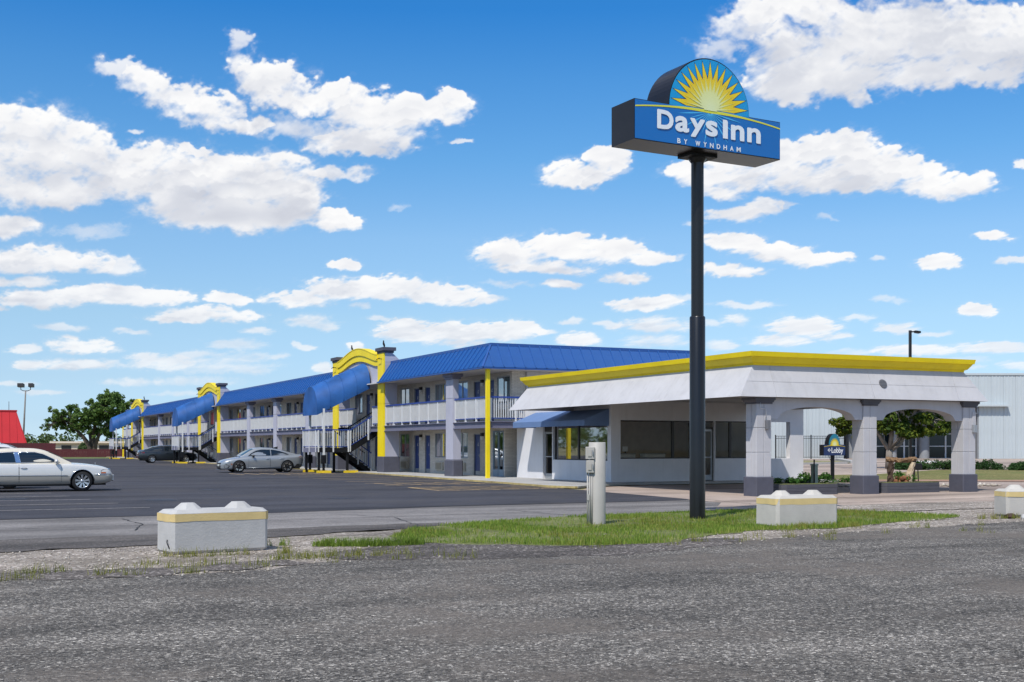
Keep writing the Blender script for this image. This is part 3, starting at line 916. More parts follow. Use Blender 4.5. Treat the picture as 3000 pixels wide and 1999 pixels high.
# pillars between the bays
PIL = (56.35, 81.75, 90.45, 98.95, 124.75, 133.3, 141.9, 150.2, 167.0)
PIL = tuple(p for p in PIL if p != 150.2)
for i, y in enumerate(PIL):
    b = MB()
    b.box(X0, X0 + .42, y - .46, y + .46, 0.90, 2.62); b.box(X0, X0 + .40, y - .455, y + .455, 2.62, 2.645)
    b.box(X0, X0 + .30, y - .46, y + .46, 2.645, 3.90); b.box(X0 + .015, X0 + .285, y - .445, y + .445, 3.90, 3.925); b.box(X0, X0 + .30, y - .46, y + .46, 3.925, 4.86)
    p = mobj(b, 'pillar', M['lav'])
    b = MB(); b.bbox(X0 - .07, X0 + .52, y - .55, y + .55, 0, .90, .07); mobj(b, 'plinth', M['plinth'], p)
    b = MB(); b.box(X0 - .06, X0 + .40, y - .52, y + .52, 4.86, 4.97); b.box(X0 - .12, X0 + .48, y - .58, y + .58, 4.97, 5.13); mobj(b, 'capital', M['beam'], p)
# yellow corner posts
for y in (51.87, 170.6):
    b = MB(); b.box(X0 - .02, X0 + .15, y - .085, y + .085, .07, 5.13); mobj(b, 'corner_post', M['yellow'])
# bays: steel edge beam, railing
edges = [51.96]
segs = []
solids = sorted([(p - .46, p + .46) for p in PIL] + [(t_, t_ + 1.05) for t_ in T_Y] + [(t_ + 8.7, t_ + 9.75) for t_ in T_Y])
y = 51.97
for a, c in solids:
    if a > y + .3: segs.append((y, a))
    y = c
segs.append((y, 170.5))


def railing(p0, p1, parent=None, zf=2.72, pitch=1.37):
    """steel railing between two points; posts and rail are parts of it, the thin balusters one mesh"""
    p0 = Vector((*p0, 0)); p1 = Vector((*p1, 0)); L = (p1 - p0).length; d = (p1 - p0) / L
    b = MB(); b.bar(p0 + Vector((0, 0, zf + 1.12)), p1 + Vector((0, 0, zf + 1.12)), .09, .075)
    r_ = mobj(b, 'railing', M['rail_blue'], parent)
    b = MB(); b.bar(p0 + Vector((0, 0, zf + .14)), p1 + Vector((0, 0, zf + .14)), .05, .045); mobj(b, 'bottom_rail', M['rail_blue'], r_)
    n = max(2, round(L / pitch) + 1)
    for i in range(n):
        q = p0 + d * (.05 + (L - .1) * i / (n - 1))
        b = MB(); b.box(q.x - .035, q.x + .035, q.y - .035, q.y + .035, zf - .04, zf + 1.08)
        b.box(q.x - .055, q.x + .055, q.y - .055, q.y + .055, zf - .02, zf + .02); mobj(b, 'post', M['white'], r_)
    b = MB(); k = int(L / .118)
    for i in range(1, k):
        q = p0 + d * (L * i / k); b.box(q.x - .015, q.x + .015, q.y - .015, q.y + .015, zf + .16, zf + 1.085)
    tag(mobj(b, 'balusters', M['white'], r_), kind='stuff')
    return r_


def edge_beam(p0, p1):
    p0 = Vector((*p0, 0)); p1 = Vector((*p1, 0))
    b = MB(); b.bar(p0 + Vector((0, 0, 2.56)), p1 + Vector((0, 0, 2.56)), .05, .26)
    b.bar(p0 + Vector((0, 0, 2.70)), p1 + Vector((0, 0, 2.70)), .20, .035); b.bar(p0 + Vector((0, 0, 2.415)), p1 + Vector((0, 0, 2.415)), .20, .035)
    return mobj(b, 'edge_beam', M['beam'])


for a, c in segs:
    stair = [t_ for t_ in T_Y if a > t_ and c < t_ + 9.3]
    if stair:
        t_ = stair[0]
        railing((X0 + .12, t_ + 5.45), (X0 + .12, c)); edge_beam((X0 + .10, t_ + 5.4), (X0 + .10, c))
        railing((X0 + .12, a), (X0 + .12, t_ + 2.35)); edge_beam((X0 + .10, a), (X0 + .10, c))
    else:
        railing((X0 + .12, a), (X0 + .12, c)); edge_beam((X0 + .10, a), (X0 + .10, c))
railing((X0 + .2, 51.97), (35.2, 51.97)); edge_beam((X0 + .2, 51.97), (35.2, 51.97))

# mansard roof: deck and trim under folded panels
EX, EZ, TX, TZ = 22.95, 5.20, 23.72, 6.28
RUN, RISE = TX - EX, TZ - EZ
b = MB()
RY0, RY1 = 51.60, 171.0
segr = [(RY0, T_Y[0] + .3), (T_Y[0] + 9.4, T_Y[1] + .3), (T_Y[1] + 9.4, T_Y[2] + .3), (T_Y[2] + 9.4, RY1)]
for i, (a, c) in enumerate(segr):
    a2 = a + RUN if i == 0 else a; c2 = c - RUN if i == 3 else c
    b.quad((EX + .03, a, EZ - .02), (EX + .03, c, EZ - .02), (TX + .03, c2, TZ - .02), (TX + .03, a2, TZ - .02))
b.quad((EX, RY0 + .03, EZ - .02), (35.7, RY0 + .03, EZ - .02), (34.9, RY0 + RUN + .03, TZ - .02), (TX, RY0 + RUN + .03, TZ - .02))
b.quad((35.7, RY0, EZ), (35.7, RY1, EZ), (34.9, RY1 - RUN, TZ), (34.9, RY0 + RUN, TZ))
b.quad((EX, RY1, EZ), (35.7, RY1, EZ), (34.9, RY1 - RUN, TZ), (TX, RY1 - RUN, TZ))
b.quad((TX, RY0 + RUN, TZ), (34.9, RY0 + RUN, TZ), (34.9, RY1 - RUN, TZ), (TX, RY1 - RUN, TZ))
roof = mobj(b, 'roof', M['roof_blue'])
for i, (a, c) in enumerate(segr):
    a2 = a + RUN - .06 if i == 0 else a
    b = MB(); b.box(TX - .06, TX + .10, a2, c, TZ - .05, TZ + .11); mobj(b, 'ridge_trim', M['roof_trim'], roof)
    b = MB(); b.box(EX - .03, EX + .06, a, c, EZ - .07, EZ - .005); mobj(b, 'eave_trim', M['roof_trim'], roof)
b = MB(); b.box(TX + .10, 34.9, RY0 + RUN - .06, RY0 + RUN + .10, TZ - .05, TZ + .11); mobj(b, 'ridge_trim', M['roof_trim'], roof)
b = MB(); b.box(EX + .06, 35.7, RY0 - .03, RY0 + .06, EZ - .07, EZ - .005); mobj(b, 'eave_trim', M['roof_trim'], roof)
b = MB(); b.bar((EX - .01, RY0 - .01, EZ), (TX - .03, RY0 + RUN - .03, TZ + .02), .09, .05); mobj(b, 'hip_trim', M['roof_trim'], roof)
PITCH = .55


def roof_panel_mesh(w_, clip=None):
    """one standing-seam panel: pan and seam; local u along the eave, v up the slope (0..1)"""
    bb = MB()
    if clip is None:
        pts = [(0, 0), (w_, 0), (w_, 1), (0, 1)]
    else:
        a = clip; pts = [(0, 0), (w_, 0), (w_, min(1, (a + w_) / RUN))]
        if (a + w_) > RUN and a < RUN: pts.append((RUN - a, 1))
        pts.append((0, a / RUN)) if a / RUN < 1 else pts.append((0, 1))
        if a == 0: pts = pts[:-1]
    def P(u, v, o): return (v * RUN - o * .81, u, v * RISE + o * .58)
    lo = [P(u, v, 0) for u, v in pts]; hi = [P(u, v, .022) for u, v in pts]; n = len(pts)
    bb.add(lo + hi, [tuple(range(n, 2 * n))] + [(i, (i + 1) % n, n + (i + 1) % n, n + i) for i in range(n)], False)
    vt = 1 if clip is None else min(1, (clip + w_) / RUN)
    s0 = [P(w_ - .045, 0, .02), P(w_ + .012, 0, .02), P(w_ + .005, 0, .075), P(w_ - .035, 0, .075)]
    s1 = [P(w_ - .045, vt, .02), P(w_ + .012, vt, .02), P(w_ + .005, vt, .075), P(w_ - .035, vt, .075)]
    bb.add(s0 + s1, [(3, 2, 1, 0), (4, 5, 6, 7), (1, 2, 6, 5), (2, 3, 7, 6), (3, 0, 4, 7)], False)
    return bb.mesh('roof_panel', M['roof_blue'])


pmesh = roof_panel_mesh(PITCH)
for i, (a, c) in enumerate(segr):
    y = a; k = 0
    lim = c - (RUN if i == 3 else 0)
    while y + PITCH <= lim + .02:
        if i == 0 and k * PITCH < RUN: me = roof_panel_mesh(PITCH, k * PITCH)
        else: me = pmesh
        put('roof_panel', me, roof, (EX - X0, y - 52, EZ)); y += PITCH; k += 1
x = EX; k = 0
while x + PITCH < 35.1:
    me = roof_panel_mesh(PITCH, k * PITCH) if k * PITCH < RUN else pmesh
    # turned so that v climbs along +Y; mirrored pan keeps the seam on the far side
    o = put('roof_panel', me, roof, (x - X0, RY0 - 52, EZ)); o.rotation_euler = (0, 0, R(90)); o.scale = (1, -1, 1)
    x += PITCH; k += 1

# portal towers
DK_CAP = mat('charcoal_cap', (.075, .075, .10), .7, dirt=.15)


def tower(t_):
    def Y(v): return t_ + v
    tw = MB()
    for v0, v1 in ((0, 1.05), (8.7, 9.75)):
        tw.prism([(X0 + .06, 0.97), (X0 + .90, .97), (X0 + .90, 2.68), (X0 + .06, 2.68)], 1, Y(v0), Y(v1))
        tw.prism([(X0 + .06, 2.68), (X0 + .78, 2.68), (X0 + .78, 3.965), (X0 + .06, 3.965)], 1, Y(v0), Y(v1))
        tw.box(X0 + .07, X0 + .765, Y(v0 + .015), Y(v1 - .015), 3.965, 3.99)
        tw.prism([(X0 + .06, 3.99), (X0 + .78, 3.99), (X0 + .80, 5.19), (X0 + 1.05, 6.32), (X0 + .06, 6.32)], 1, Y(v0), Y(v1))
        tw.box(X0 + .07, X0 + .9, Y(v0 + .015), Y(v1 - .015), 6.32, 6.34)
        tw.prism([(X0 + .06, 6.34), (X0 + 1.16, 6.34), (X0 + .95, 6.46), (X0 + .66, 6.72), (X0 + .5, 6.86), (X0 + .06, 6.86)], 1, Y(v0), Y(v1))
    # arch panel between the posts
    n = 20
    def low(s): return 6.18 + .46 * math.sin(math.pi * min(max((s - .06) / .88, 0), 1)) ** 1.15
    ls = [(Y(1.05 + 7.65 * i / n), 5.18) for i in range(n + 1)]; hs_ = [(Y(1.05 + 7.65 * i / n), low(i / n)) for i in range(n + 1)]
    tw.band(ls, hs_, 0, X0 + .10, X0 + .34)
    tw.prism([(X0 + .34, 6.25), (X0 + 3, 6.25), (X0 + 3, 6.35), (X0 + .34, 6.35)], 1, Y(.2), Y(9.6))
    tw.box(X0 + .34, X0 + 1.0, Y(1.05), Y(8.7), 6.1, 6.25)
    o = mobj(tw, 'portal_tower', M['lav'])
    for v0 in (0, 8.7):
        b = MB(); b.box(X0 - .02, X0 + .06, Y(v0), Y(v0 + 1.05), .97, 3.965); b.box(X0, X0 + .06, Y(v0 + .015), Y(v0 + 1.035), 3.965, 3.99); b.box(X0 - .02, X0 + .06, Y(v0), Y(v0 + 1.05), 3.99, 6.86)
        mobj(b, 'yellow_pilaster', M['yellow'], o)
        b = MB(); b.bbox(X0 - .06, X0 + .94, Y(v0 - .04), Y(v0 + 1.09), 0, .97, .03); mobj(b, 'plinth', M['plinth'], o)
        b = MB(); b.box(X0 - .04, X0 + .58, Y(v0 - .05), Y(v0 + 1.10), 6.86, 6.98); b.box(X0 - .12, X0 + .68, Y(v0 - .14), Y(v0 + 1.19), 6.98, 7.17); mobj(b, 'cap', DK_CAP, o)
        b = MB(); yb = Y(v0 + .3); b.tube([(X0 - .02, yb, 6.52), (X0 - .22, yb, 6.52)], .022, 6); b.tube([(X0 - .20, yb - .05, 6.56), (X0 - .20, yb + .42, 6.50)], .022, 6); mobj(b, 'bracket', M['black'], o)
    def up(s): return 6.80 + .58 * math.sin(math.pi * min(max((s - .02) / .96, 0), 1)) ** 1.3
    b = MB()
    lo = [(Y(1.05 + 7.65 * i / n), low(i / n)) for i in range(n + 1)]; mid = [(Y(1.05 + 7.65 * i / n), low(i / n) * .52 + up(i / n) * .48) for i in range(n + 1)]
    hi = [(Y(1.05 + 7.65 * i / n), up(i / n)) for i in range(n + 1)]
    b.band(lo, mid, 0, X0 + .005, X0 + .34); b.band(mid, hi, 0, X0 - .055, X0 + .40); mobj(b, 'yellow_arch', M['yellow'], o)
    b = MB(); b.band([(p[0], p[1] + .002) for p in hi], [(p[0], p[1] + .05) for p in hi], 0, X0 - .075, X0 + .42); mobj(b, 'coping', M['yellow'], o)


for t_ in T_Y: tower(t_)

# outside stairs and their barrel awnings, one of each and two copies
ST_W = 2.85
def add_stairs():
    t = thing('outside_staircase', '', 'staircase', (X0, T_Y[0] + 2.45, 0), 0, 'outside stairs under the portals')
    DK = 1.42
    b = MB(); b.box(-3.2, -1.27, 0, ST_W, DK - .03, DK); b.obj('landing', M['black'], t)
    for nm_, q in (('front_fascia', (-3.2, -1.27, -.04, 0)), ('rear_fascia', (-3.2, -1.27, ST_W, ST_W + .04))):
        b = MB(); b.box(q[0], q[1], q[2], q[3], DK - .22, DK + .04); b.obj('fascia', M['black'], t)
    b = MB(); b.box(-3.24, -3.2, -.04, ST_W + .04, DK - .22, DK + .04); b.obj('fascia', M['beam'], t)
    def flight(x0, z0, x1, z1, y0, y1):
        n = 8
        for yy in (y0, y1 - .05):
            b = MB(); dx = (x1 - x0); k = .30
            b.prism([(x0, z0 - k), (x1, z1 - k), (x1, z1 + .02), (x0, z0 + .02)], 1, yy, yy + .05); b.obj('stringer', M['black'], t)
        for i in range(n):
            f = (i + .5) / n; x = x0 + dx * f; z = z0 + (z1 - z0) * f
            b = MB(); b.box(x - .15, x + .15, y0 + .05, y1 - .05, z - .02, z + .03); b.obj('tread', M['black'], t)
        for yy in (y0 + .0, y1):
            b = MB(); b.bar((x0, yy, z0 + 1.03), (x1, yy, z1 + 1.03), .06, .06); hr = b.obj('handrail', M['rail_blue'] if yy == y0 else M['black'], t)
            b = MB(); b.bar((x0, yy, z0 + .12), (x1, yy, z1 + .12), .035, .035); b.obj('bottom_rail', M['rail_blue'], hr)
            b = MB()
            for i in range(1, 15):
                f = i / 15; x = x0 + dx * f; z = z0 + (z1 - z0) * f
                b.box(x - .011, x + .011, yy - .011, yy + .011, z + .10, z + 1.01)
            tag(b.obj('balusters', M['white'], hr), kind='stuff')
            for f in (.03, .55, .98):
                x = x0 + dx * f; z = z0 + (z1 - z0) * f
                b = MB(); b.box(x - .04, x + .04, yy - .045, yy + .035, z - .22, z + 1.0); b.obj('post', M['white'], hr)
    flight(-1.27, DK, .86, 2.72, .04, 1.25)
    flight(-1.27, DK, .62, .10, 1.55, ST_W - .04)
    # landing rails
    for p0, p1, nb in (((-3.2, 0), (-1.27, 0), 15), ((-3.22, 0), (-3.22, ST_W), 22), ((-3.2, ST_W), (-1.27, ST_W), 15)):
        b = MB(); b.bar((*p0, DK + 1.08), (*p1, DK + 1.08), .07, .07); hr = b.obj('handrail', M['rail_blue'], t)
        b = MB(); b.bar((*p0, DK + .12), (*p1, DK + .12), .035, .035); b.obj('bottom_rail', M['rail_blue'], hr)
        b = MB()
        for i in range(1, nb):
            x = p0[0] + (p1[0] - p0[0]) * i / nb; y = p0[1] + (p1[1] - p0[1]) * i / nb
            b.box(x - .011, x + .011, y - .011, y + .011, DK + .1, DK + 1.05)
        tag(b.obj('balusters', M['white'], hr), kind='stuff')
        for f in (.04, .5, .97):
            x = p0[0] + (p1[0] - p0[0]) * f; y = p0[1] + (p1[1] - p0[1]) * f
            b = MB(); b.box(x - .04, x + .04, y - .05, y + .03, DK - .2, DK + 1.05); b.obj('post', M['white'], hr)
    for x, y in ((-3.05, .12), (-3.05, ST_W - .12), (-1.35, .12), (-1.35, ST_W - .12)):
        b = MB(); b.box(x - .065, x + .065, y - .065, y + .065, .0, DK - .03); b.obj('support_post', M['black'], t)
    return t


def add_awning():
    t = thing('barrel_awning', '', 'awning', (X0, T_Y[0] + 2.45, 0), 0, 'blue barrel awnings over the stairs')
    n = 18; W_ = ST_W + .1
    def arc(x, z, hgt):
        out = [(x, -.05, z - .20)]
        for i in range(n + 1):
            a = math.pi * i / n
            c = math.cos(a); s = math.sin(a)
            y = -.05 + W_ * (.5 - .5 * math.copysign(abs(c) ** .92, c)); out.append((x, y, z + hgt * s ** .85))
        out.append((x, -.05 + W_, z - .20)); return out
    xs = np.linspace(-3.2, -.02, 9); rows = []
    for i, x in enumerate(xs):
        f = i / 8; rows.append(arc(x, 3.55 + 1.58 * f, 1.47 - .14 * f - (.014 if i % 2 else 0)))
    for s in range(4):
        b = MB(); k = len(rows[0]); V = rows[2 * s] + rows[2 * s + 1] + rows[2 * s + 2]
        F = [(j * k + i, j * k + i + 1, (j + 1) * k + i + 1, (j + 1) * k + i) for j in range(2) for i in range(k - 1)]
        b.add(V, F, True); b.add([(p[0], p[1] + (.006 if p[1] < 1.4 else -.006), p[2] - .006) for p in V], [f[::-1] for f in F], True)
        b.obj('canopy_panel', M['awning'], t)
    b = MB(); a = arc(-3.205, 3.55, 1.47); b.add(a, [tuple(range(len(a)))], False); b.add([(p[0] + .012, p[1], p[2]) for p in a], [tuple(range(len(a)))], False); b.obj('end_panel', M['awning'], t)
    b = MB()
    for f in (.25, .5, .75):
        a = arc(-3.2 + 3.18 * f, 3.55 + 1.58 * f, 1.475 - .14 * f); b.tube([(p[0], p[1], p[2]) for p in a], .018, 5)
    b.obj('seam', M['awning'], t)
    for y in (.0, ST_W - .05):
        b = MB(); b.box(-2.86, -2.74, y - .06, y + .06, 1.05, 3.72); p = b.obj('awning_post', M['white'], t)
        b = MB(); b.bbox(-2.93, -2.67, y - .13, y + .13, .55, 1.05, .02); b.obj('post_wrap', M['black'], p)
        b = MB(); b.box(-2.86, -2.74, y - .06, y + .06, .0, .55); b.obj('post_foot', M['black'], p)
    return t


def add_bumper():
    t = thing('parking_bumper', '', 'parking bumper', (0, 0, 0), 0, 'yellow bumpers at the stair posts')
    b = MB(); b.prism([(-.09, 0), (.09, 0), (.07, .11), (.05, .13), (-.05, .13), (-.07, .11)], 0, -.42, .42); b.obj('bumper_body', mat('bumper_yellow', (.72, .50, .012), .6, vary=.1, dirt=.3, scale=4), t)
    for x in (-.3, .3):
        b = MB(); b.lathe([(.001, .14), (.025, .14), (.025, .10)], (x, 0, 0), n=8); b.obj('anchor_pin', M['frame_al'], t)
    return t


st0 = add_stairs(); aw0 = add_awning(); bm0 = add_bumper()
names3 = ('nearest portal, right of the grey sedan', 'middle portal, behind the dark sedan', 'farthest portal, by the big tree')
first = True
for i, t_ in enumerate(T_Y):
    s_ = st0 if i == 0 else copy_tree(st0); s_.location = (X0, t_ + 2.45, 0)
    s_['label'] = 'black switchback staircase with white balusters at the ' + names3[i]
    a_ = aw0 if i == 0 else copy_tree(aw0); a_.location = (X0, t_ + 2.45, 0)
    a_['label'] = 'sloping blue barrel awning at the ' + names3[i]
    for j, (x, y, rz, nm_) in enumerate(((-2.8, 0.30, 0, 'right-hand white awning post'), (-2.8, ST_W + .25, 0, 'left-hand white awning post'), (-1.2, .22, 0, 'near landing leg nearest the wall'))):
        bp_ = bm0 if (i == 0 and j == 0) else copy_tree(bm0)
        bp_.location = (X0 + x, t_ + 2.45 + y - .32, 0.012); bp_.rotation_euler = (0, 0, rz)
        bp_['label'] = 'yellow wheel bumper by the %s of the %s portal' % (nm_, ('nearest', 'middle', 'farthest')[i])


# ---------------------------------------------------------------- lobby with its drive-through canopy
lobby = thing('lobby_building', 'low pale stucco lobby with yellow cornice and arched drive-through canopy on columns', 'lobby building', (25.3, 43.9, 0))


def lob(b, name, mats, parent=None):
    return b.obj(name, mats, parent or lobby, world=True)


LX, LY = 25.3, 43.9
# walls with real openings
b = MB()
def wall_x(b, y0, y1, x, th, zt, ops):
    y = y0
    for a, c, z0, z1 in sorted(ops):
        b.box(x, x + th, y, a, 0, zt)
        if z0 > .1: b.box(x, x + th, a, c, 0, z0)
        b.box(x, x + th, a, c, z1, zt); y = c
    b.box(x, x + th, y, y1, 0, zt)
def wall_y(b, x0, x1, y, th, zt, ops):
    x = x0
    for a, c, z0, z1 in sorted(ops):
        b.box(x, a, y, y + th, 0, zt)
        if z0 > .1: b.box(a, c, y, y + th, 0, z0)
        b.box(a, c, y, y + th, z1, zt); x = c
    b.box(x, x1, y, y + th, 0, zt)
wall_x(b, LY, 52.86, LX, .25, 3.40, [(44.2, 49.12, .95, 2.5), (49.2, 50.12, .08, 2.5)])
wall_y(b, LX + .25, 35.15, LY, .28, 3.40, [(25.75, 29.25, 1.03, 2.63), (29.3, 30.40, .08, 2.63), (30.45, 32.9, 1.03, 2.63), (33.15, 34.42, 1.01, 2.62)])
b.box(32.95, 33.12, LY + .28, 52.86, 0, 3.32)
b.box(LX + .25, 32.95, 52.6, 52.86, 0, 3.32)
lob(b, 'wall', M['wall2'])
b = MB(); b.box(25.78, 35.25, 52.80, 52.9, 2.76, 5.12); lob(b, 'upper_end_wall', M['lobby_wall'])
b = MB(); b.box(LX, 32.59, 46.9, 52.86, 3.405, 3.47); lob(b, 'rear_roof', M['soffit'])
# interior seen through the glass
b = MB(); b.box(LX + .25, 32.95, LY + .28, 52.6, .06, .085); lob(b, 'floor', mat('brown_floor_tile', (.40, .32, .24), .4))
b = MB(); b.box(LX + .3, 32.9, 49.6, 49.7, .08, 3.39); lob(b, 'back_wall', mat('brown_back_wall', (.60, .48, .36), .8))
# windows and doors
def win_y(x0, x1, z0, z1, mull, y=LY + .1):
    b = MB(); f = .05
    b.box(x0, x1, y, y + .08, z0, z0 + f); b.box(x0, x1, y, y + .08, z1 - f, z1)
    b.box(x0, x0 + f, y, y + .08, z0 + f, z1 - f); b.box(x1 - f, x1, y, y + .08, z0 + f, z1 - f)
    for m_ in mull: b.box(m_ - .06, m_ + .06, y + .003, y + .077, z0 + f, z1 - f)
    o = lob(b, 'window', M['frame_dk'])
    xs = [x0 + f] + list(mull) + [x1 - f]
    for a, c in zip(xs[:-1], xs[1:]):
        b = MB(); b.quad((a, y + .04, z0 + f), (c, y + .04, z0 + f), (c, y + .04, z1 - f), (a, y + .04, z1 - f)); lob(b, 'pane', M['glass_dk'], o)
def win_x(y0, y1, z0, z1, mull, x=LX + .1):
    b = MB(); f = .05
    b.box(x, x + .08, y0, y1, z0, z0 + f); b.box(x, x + .08, y0, y1, z1 - f, z1)
    b.box(x, x + .08, y0, y0 + f, z0 + f, z1 - f); b.box(x, x + .08, y1 - f, y1, z0 + f, z1 - f)
    for m_ in mull: b.box(x + .003, x + .077, m_ - .06, m_ + .06, z0 + f, z1 - f)
    o = lob(b, 'window', M['frame_dk'])
    ys = [y0 + f] + list(mull) + [y1 - f]
    for a, c in zip(ys[:-1], ys[1:]):
        b = MB(); b.quad((x + .04, a, z0 + f), (x + .04, c, z0 + f), (x + .04, c, z1 - f), (x + .04, a, z1 - f)); lob(b, 'pane', M['glass_dk'], o)
win_y(25.75, 29.25, 1.03, 2.63, [28.37])
win_y(30.45, 32.9, 1.03, 2.63, [31.3])
win_x(44.2, 49.12, .95, 2.5, [46.92])
def glass_door(axis, a0, a1, p, zt):
    """aluminium glass door: stiles, rails, pane, push bar"""
    b = MB()
    def bx(u0, u1, d0, d1, z0, z1):
        b.box(u0, u1, p + d0, p + d1, z0, z1) if axis == 'y' else b.box(p + d0, p + d1, u0, u1, z0, z1)
    bx(a0, a0 + .07, 0, .06, .08, zt); bx(a1 - .07, a1, 0, .06, .08, zt); bx(a0 + .07, a1 - .07, 0, .06, .08, .32); bx(a0 + .07, a1 - .07, 0, .06, zt - .09, zt)
    o = lob(b, 'door', M['frame_al']); b = MB()
    q = [(a0 + .07, .32), (a1 - .07, .32), (a1 - .07, zt - .09), (a0 + .07, zt - .09)]
    b.quad(*[((u, p + .03, z) if axis == 'y' else (p + .03, u, z)) for u, z in q]); lob(b, 'pane', M['glass_dk'], o)
    b = MB(); bx(a0 + .05, a1 - .05, -.06, -.03, 1.06, 1.10); lob(b, 'push_bar', M['frame_al'], o)
glass_door('y', 29.36, 30.36, LY + .12, 2.28); glass_door('x', 49.26, 50.08, LX + .1, 2.2)
b = MB(); b.box(29.3, 30.4, LY + .12, LY + .18, 2.30, 2.36); b.box(29.3, 29.355, LY + .12, LY + .18, .08, 2.3); b.box(30.365, 30.4, LY + .12, LY + .18, .08, 2.3); b.box(29.3, 30.4, LY + .12, LY + .18, 2.58, 2.63)
tr_ = lob(b, 'transom_frame', M['frame_dk']); b = MB(); b.quad((29.3, LY + .15, 2.36), (30.4, LY + .15, 2.36), (30.4, LY + .15, 2.58), (29.3, LY + .15, 2.58)); lob(b, 'pane', M['glass_dk'], tr_)
b = MB(); b.box(LX + .1, LX + .16, 49.2, 50.12, 2.22, 2.5); lob(b, 'transom_panel', M['frame_dk'])
b = MB(); b.box(25.9, 31.9, 44.02, 44.3, .078, .10); lob(b, 'threshold', CURB_Y)
# window awning on the left wall
b = MB(); b.prism([(25.28, 3.10), (24.12, 2.63), (24.12, 2.39), (24.14, 2.39), (24.14, 2.62), (25.28, 3.08)], 1, 44.05, 50.8)
b.prism([(25.28, 3.10), (24.12, 2.63), (24.12, 2.39), (25.28, 2.39)], 1, 44.03, 44.05); b.prism([(25.28, 3.10), (24.12, 2.63), (24.12, 2.39), (25.28, 2.39)], 1, 50.8, 50.82)
lob(b, 'window_awning', M['awning2'])

# canopy fascia: lower edge, sloped stucco panels, cornice
def loop(ox, oy): return (22.2 + ox, 32.4 - ox, 30.7 + oy, 47.2 - oy)
ZL, ZN = 3.07, 4.06
b = MB()
x0, x1, y0, y1 = loop(.02, .02); X0_, X1_, Y0_, Y1_ = loop(.80, .42)
lo = [(x0, y0), (x1, y0), (x1, y1), (x0, y1)]; hi = [(X0_, Y0_), (X1_, Y0_), (X1_, Y1_), (X0_, Y1_)]
for i in range(4):
    j = (i + 1) % 4; b.quad((*lo[i], ZL + .015), (*lo[j], ZL + .015), (*hi[j], ZN + .08), (*hi[i], ZN + .08))
b.quad(*[(*p, 4.20) for p in hi])
core = lob(b, 'canopy_fascia', M['lobby_wall'])
def fpt(side, u, v, lift=.0):
    """point on the sloped fascia: side 0 front, 1 left, 2 right, 3 rear; u world coordinate along it at mid height, v 0..1 up"""
    ox, oy = .75 * v, .38 * v
    a0, a1, c0, c1 = loop(ox - lift, oy - lift)
    z = ZL + (ZN - ZL) * v
    if side == 0: return (min(max(u, a0), a1), c0, z)
    if side == 1: return (a0, min(max(u, c0), c1), z)
    if side == 2: return (a1, min(max(u, c0), c1), z)
    return (min(max(u, a0), a1), c1, z)
g = .006
cuts = {0: [22.0, 23.56, 27.45, 31.07, 33], 1: [30, 31.3, 35.3, 39.4, 41.8, 48], 2: [30, 33.5, 37.5, 41.5, 48], 3: [22, 26, 30, 33]}
for side, cs in cuts.items():
    for a, c in zip(cs[:-1], cs[1:]):
        for v0, v1 in ((0.0, .475), (.485, 1.0)):
            lean = (.30 if side == 0 and a > 30 else -.30 if side == 0 and a < 22.5 else 0)
            b = MB()
            P = [fpt(side, a + g, v0), fpt(side, c - g, v0), fpt(side, c - g, v1), fpt(side, a + g, v1)]
            Q = [fpt(side, a + g, v0, -.05), fpt(side, c - g, v0, -.05), fpt(side, c - g, v1, -.05), fpt(side, a + g, v1, -.05)]
            b.add(P + Q, [(0, 1, 2, 3), (7, 6, 5, 4), (0, 4, 5, 1), (1, 5, 6, 2), (2, 6, 7, 3), (3, 7, 4, 0)], False)
            lob(b, 'fascia_panel', M['lobby_wall'], core)
# cornice: neck, cove and two yellow steps
b = MB()
prof = [(.74, .37, ZN - .005), (.73, .36, 4.11), (.66, .29, 4.14), (.58, .21, 4.25), (.545, .175, 4.30), (.545, .175, 4.315), (.50, .13, 4.32), (.47, .10, 4.47), (.60, .22, 4.475), (.95, .55, 4.20)]
for (oa, ob, za), (oc, od, zb) in zip(prof[:-1], prof[1:]):
    A = loop(oa, ob); B = loop(oc, od)
    la = [(A[0], A[2]), (A[1], A[2]), (A[1], A[3]), (A[0], A[3])]; lb = [(B[0], B[2]), (B[1], B[2]), (B[1], B[3]), (B[0], B[3])]
    for i in range(4):
        j = (i + 1) % 4; b.quad((*la[i], za), (*la[j], za), (*lb[j], zb), (*lb[i], zb))
lob(b, 'cornice', M['yellow'])
b = MB(); q_ = loop(.30, .20); b.box(q_[0], q_[1], q_[2], q_[3], 3.40, 3.44); lob(b, 'soffit', M['soffit'])
for y in (33.5, 36.5, 39.5, 42.5):
    b = MB(); b.box(22.8, 31.9, y - .01, y + .01, 3.392, 3.40); lob(b, 'soffit_joint', M['frame_dk'])
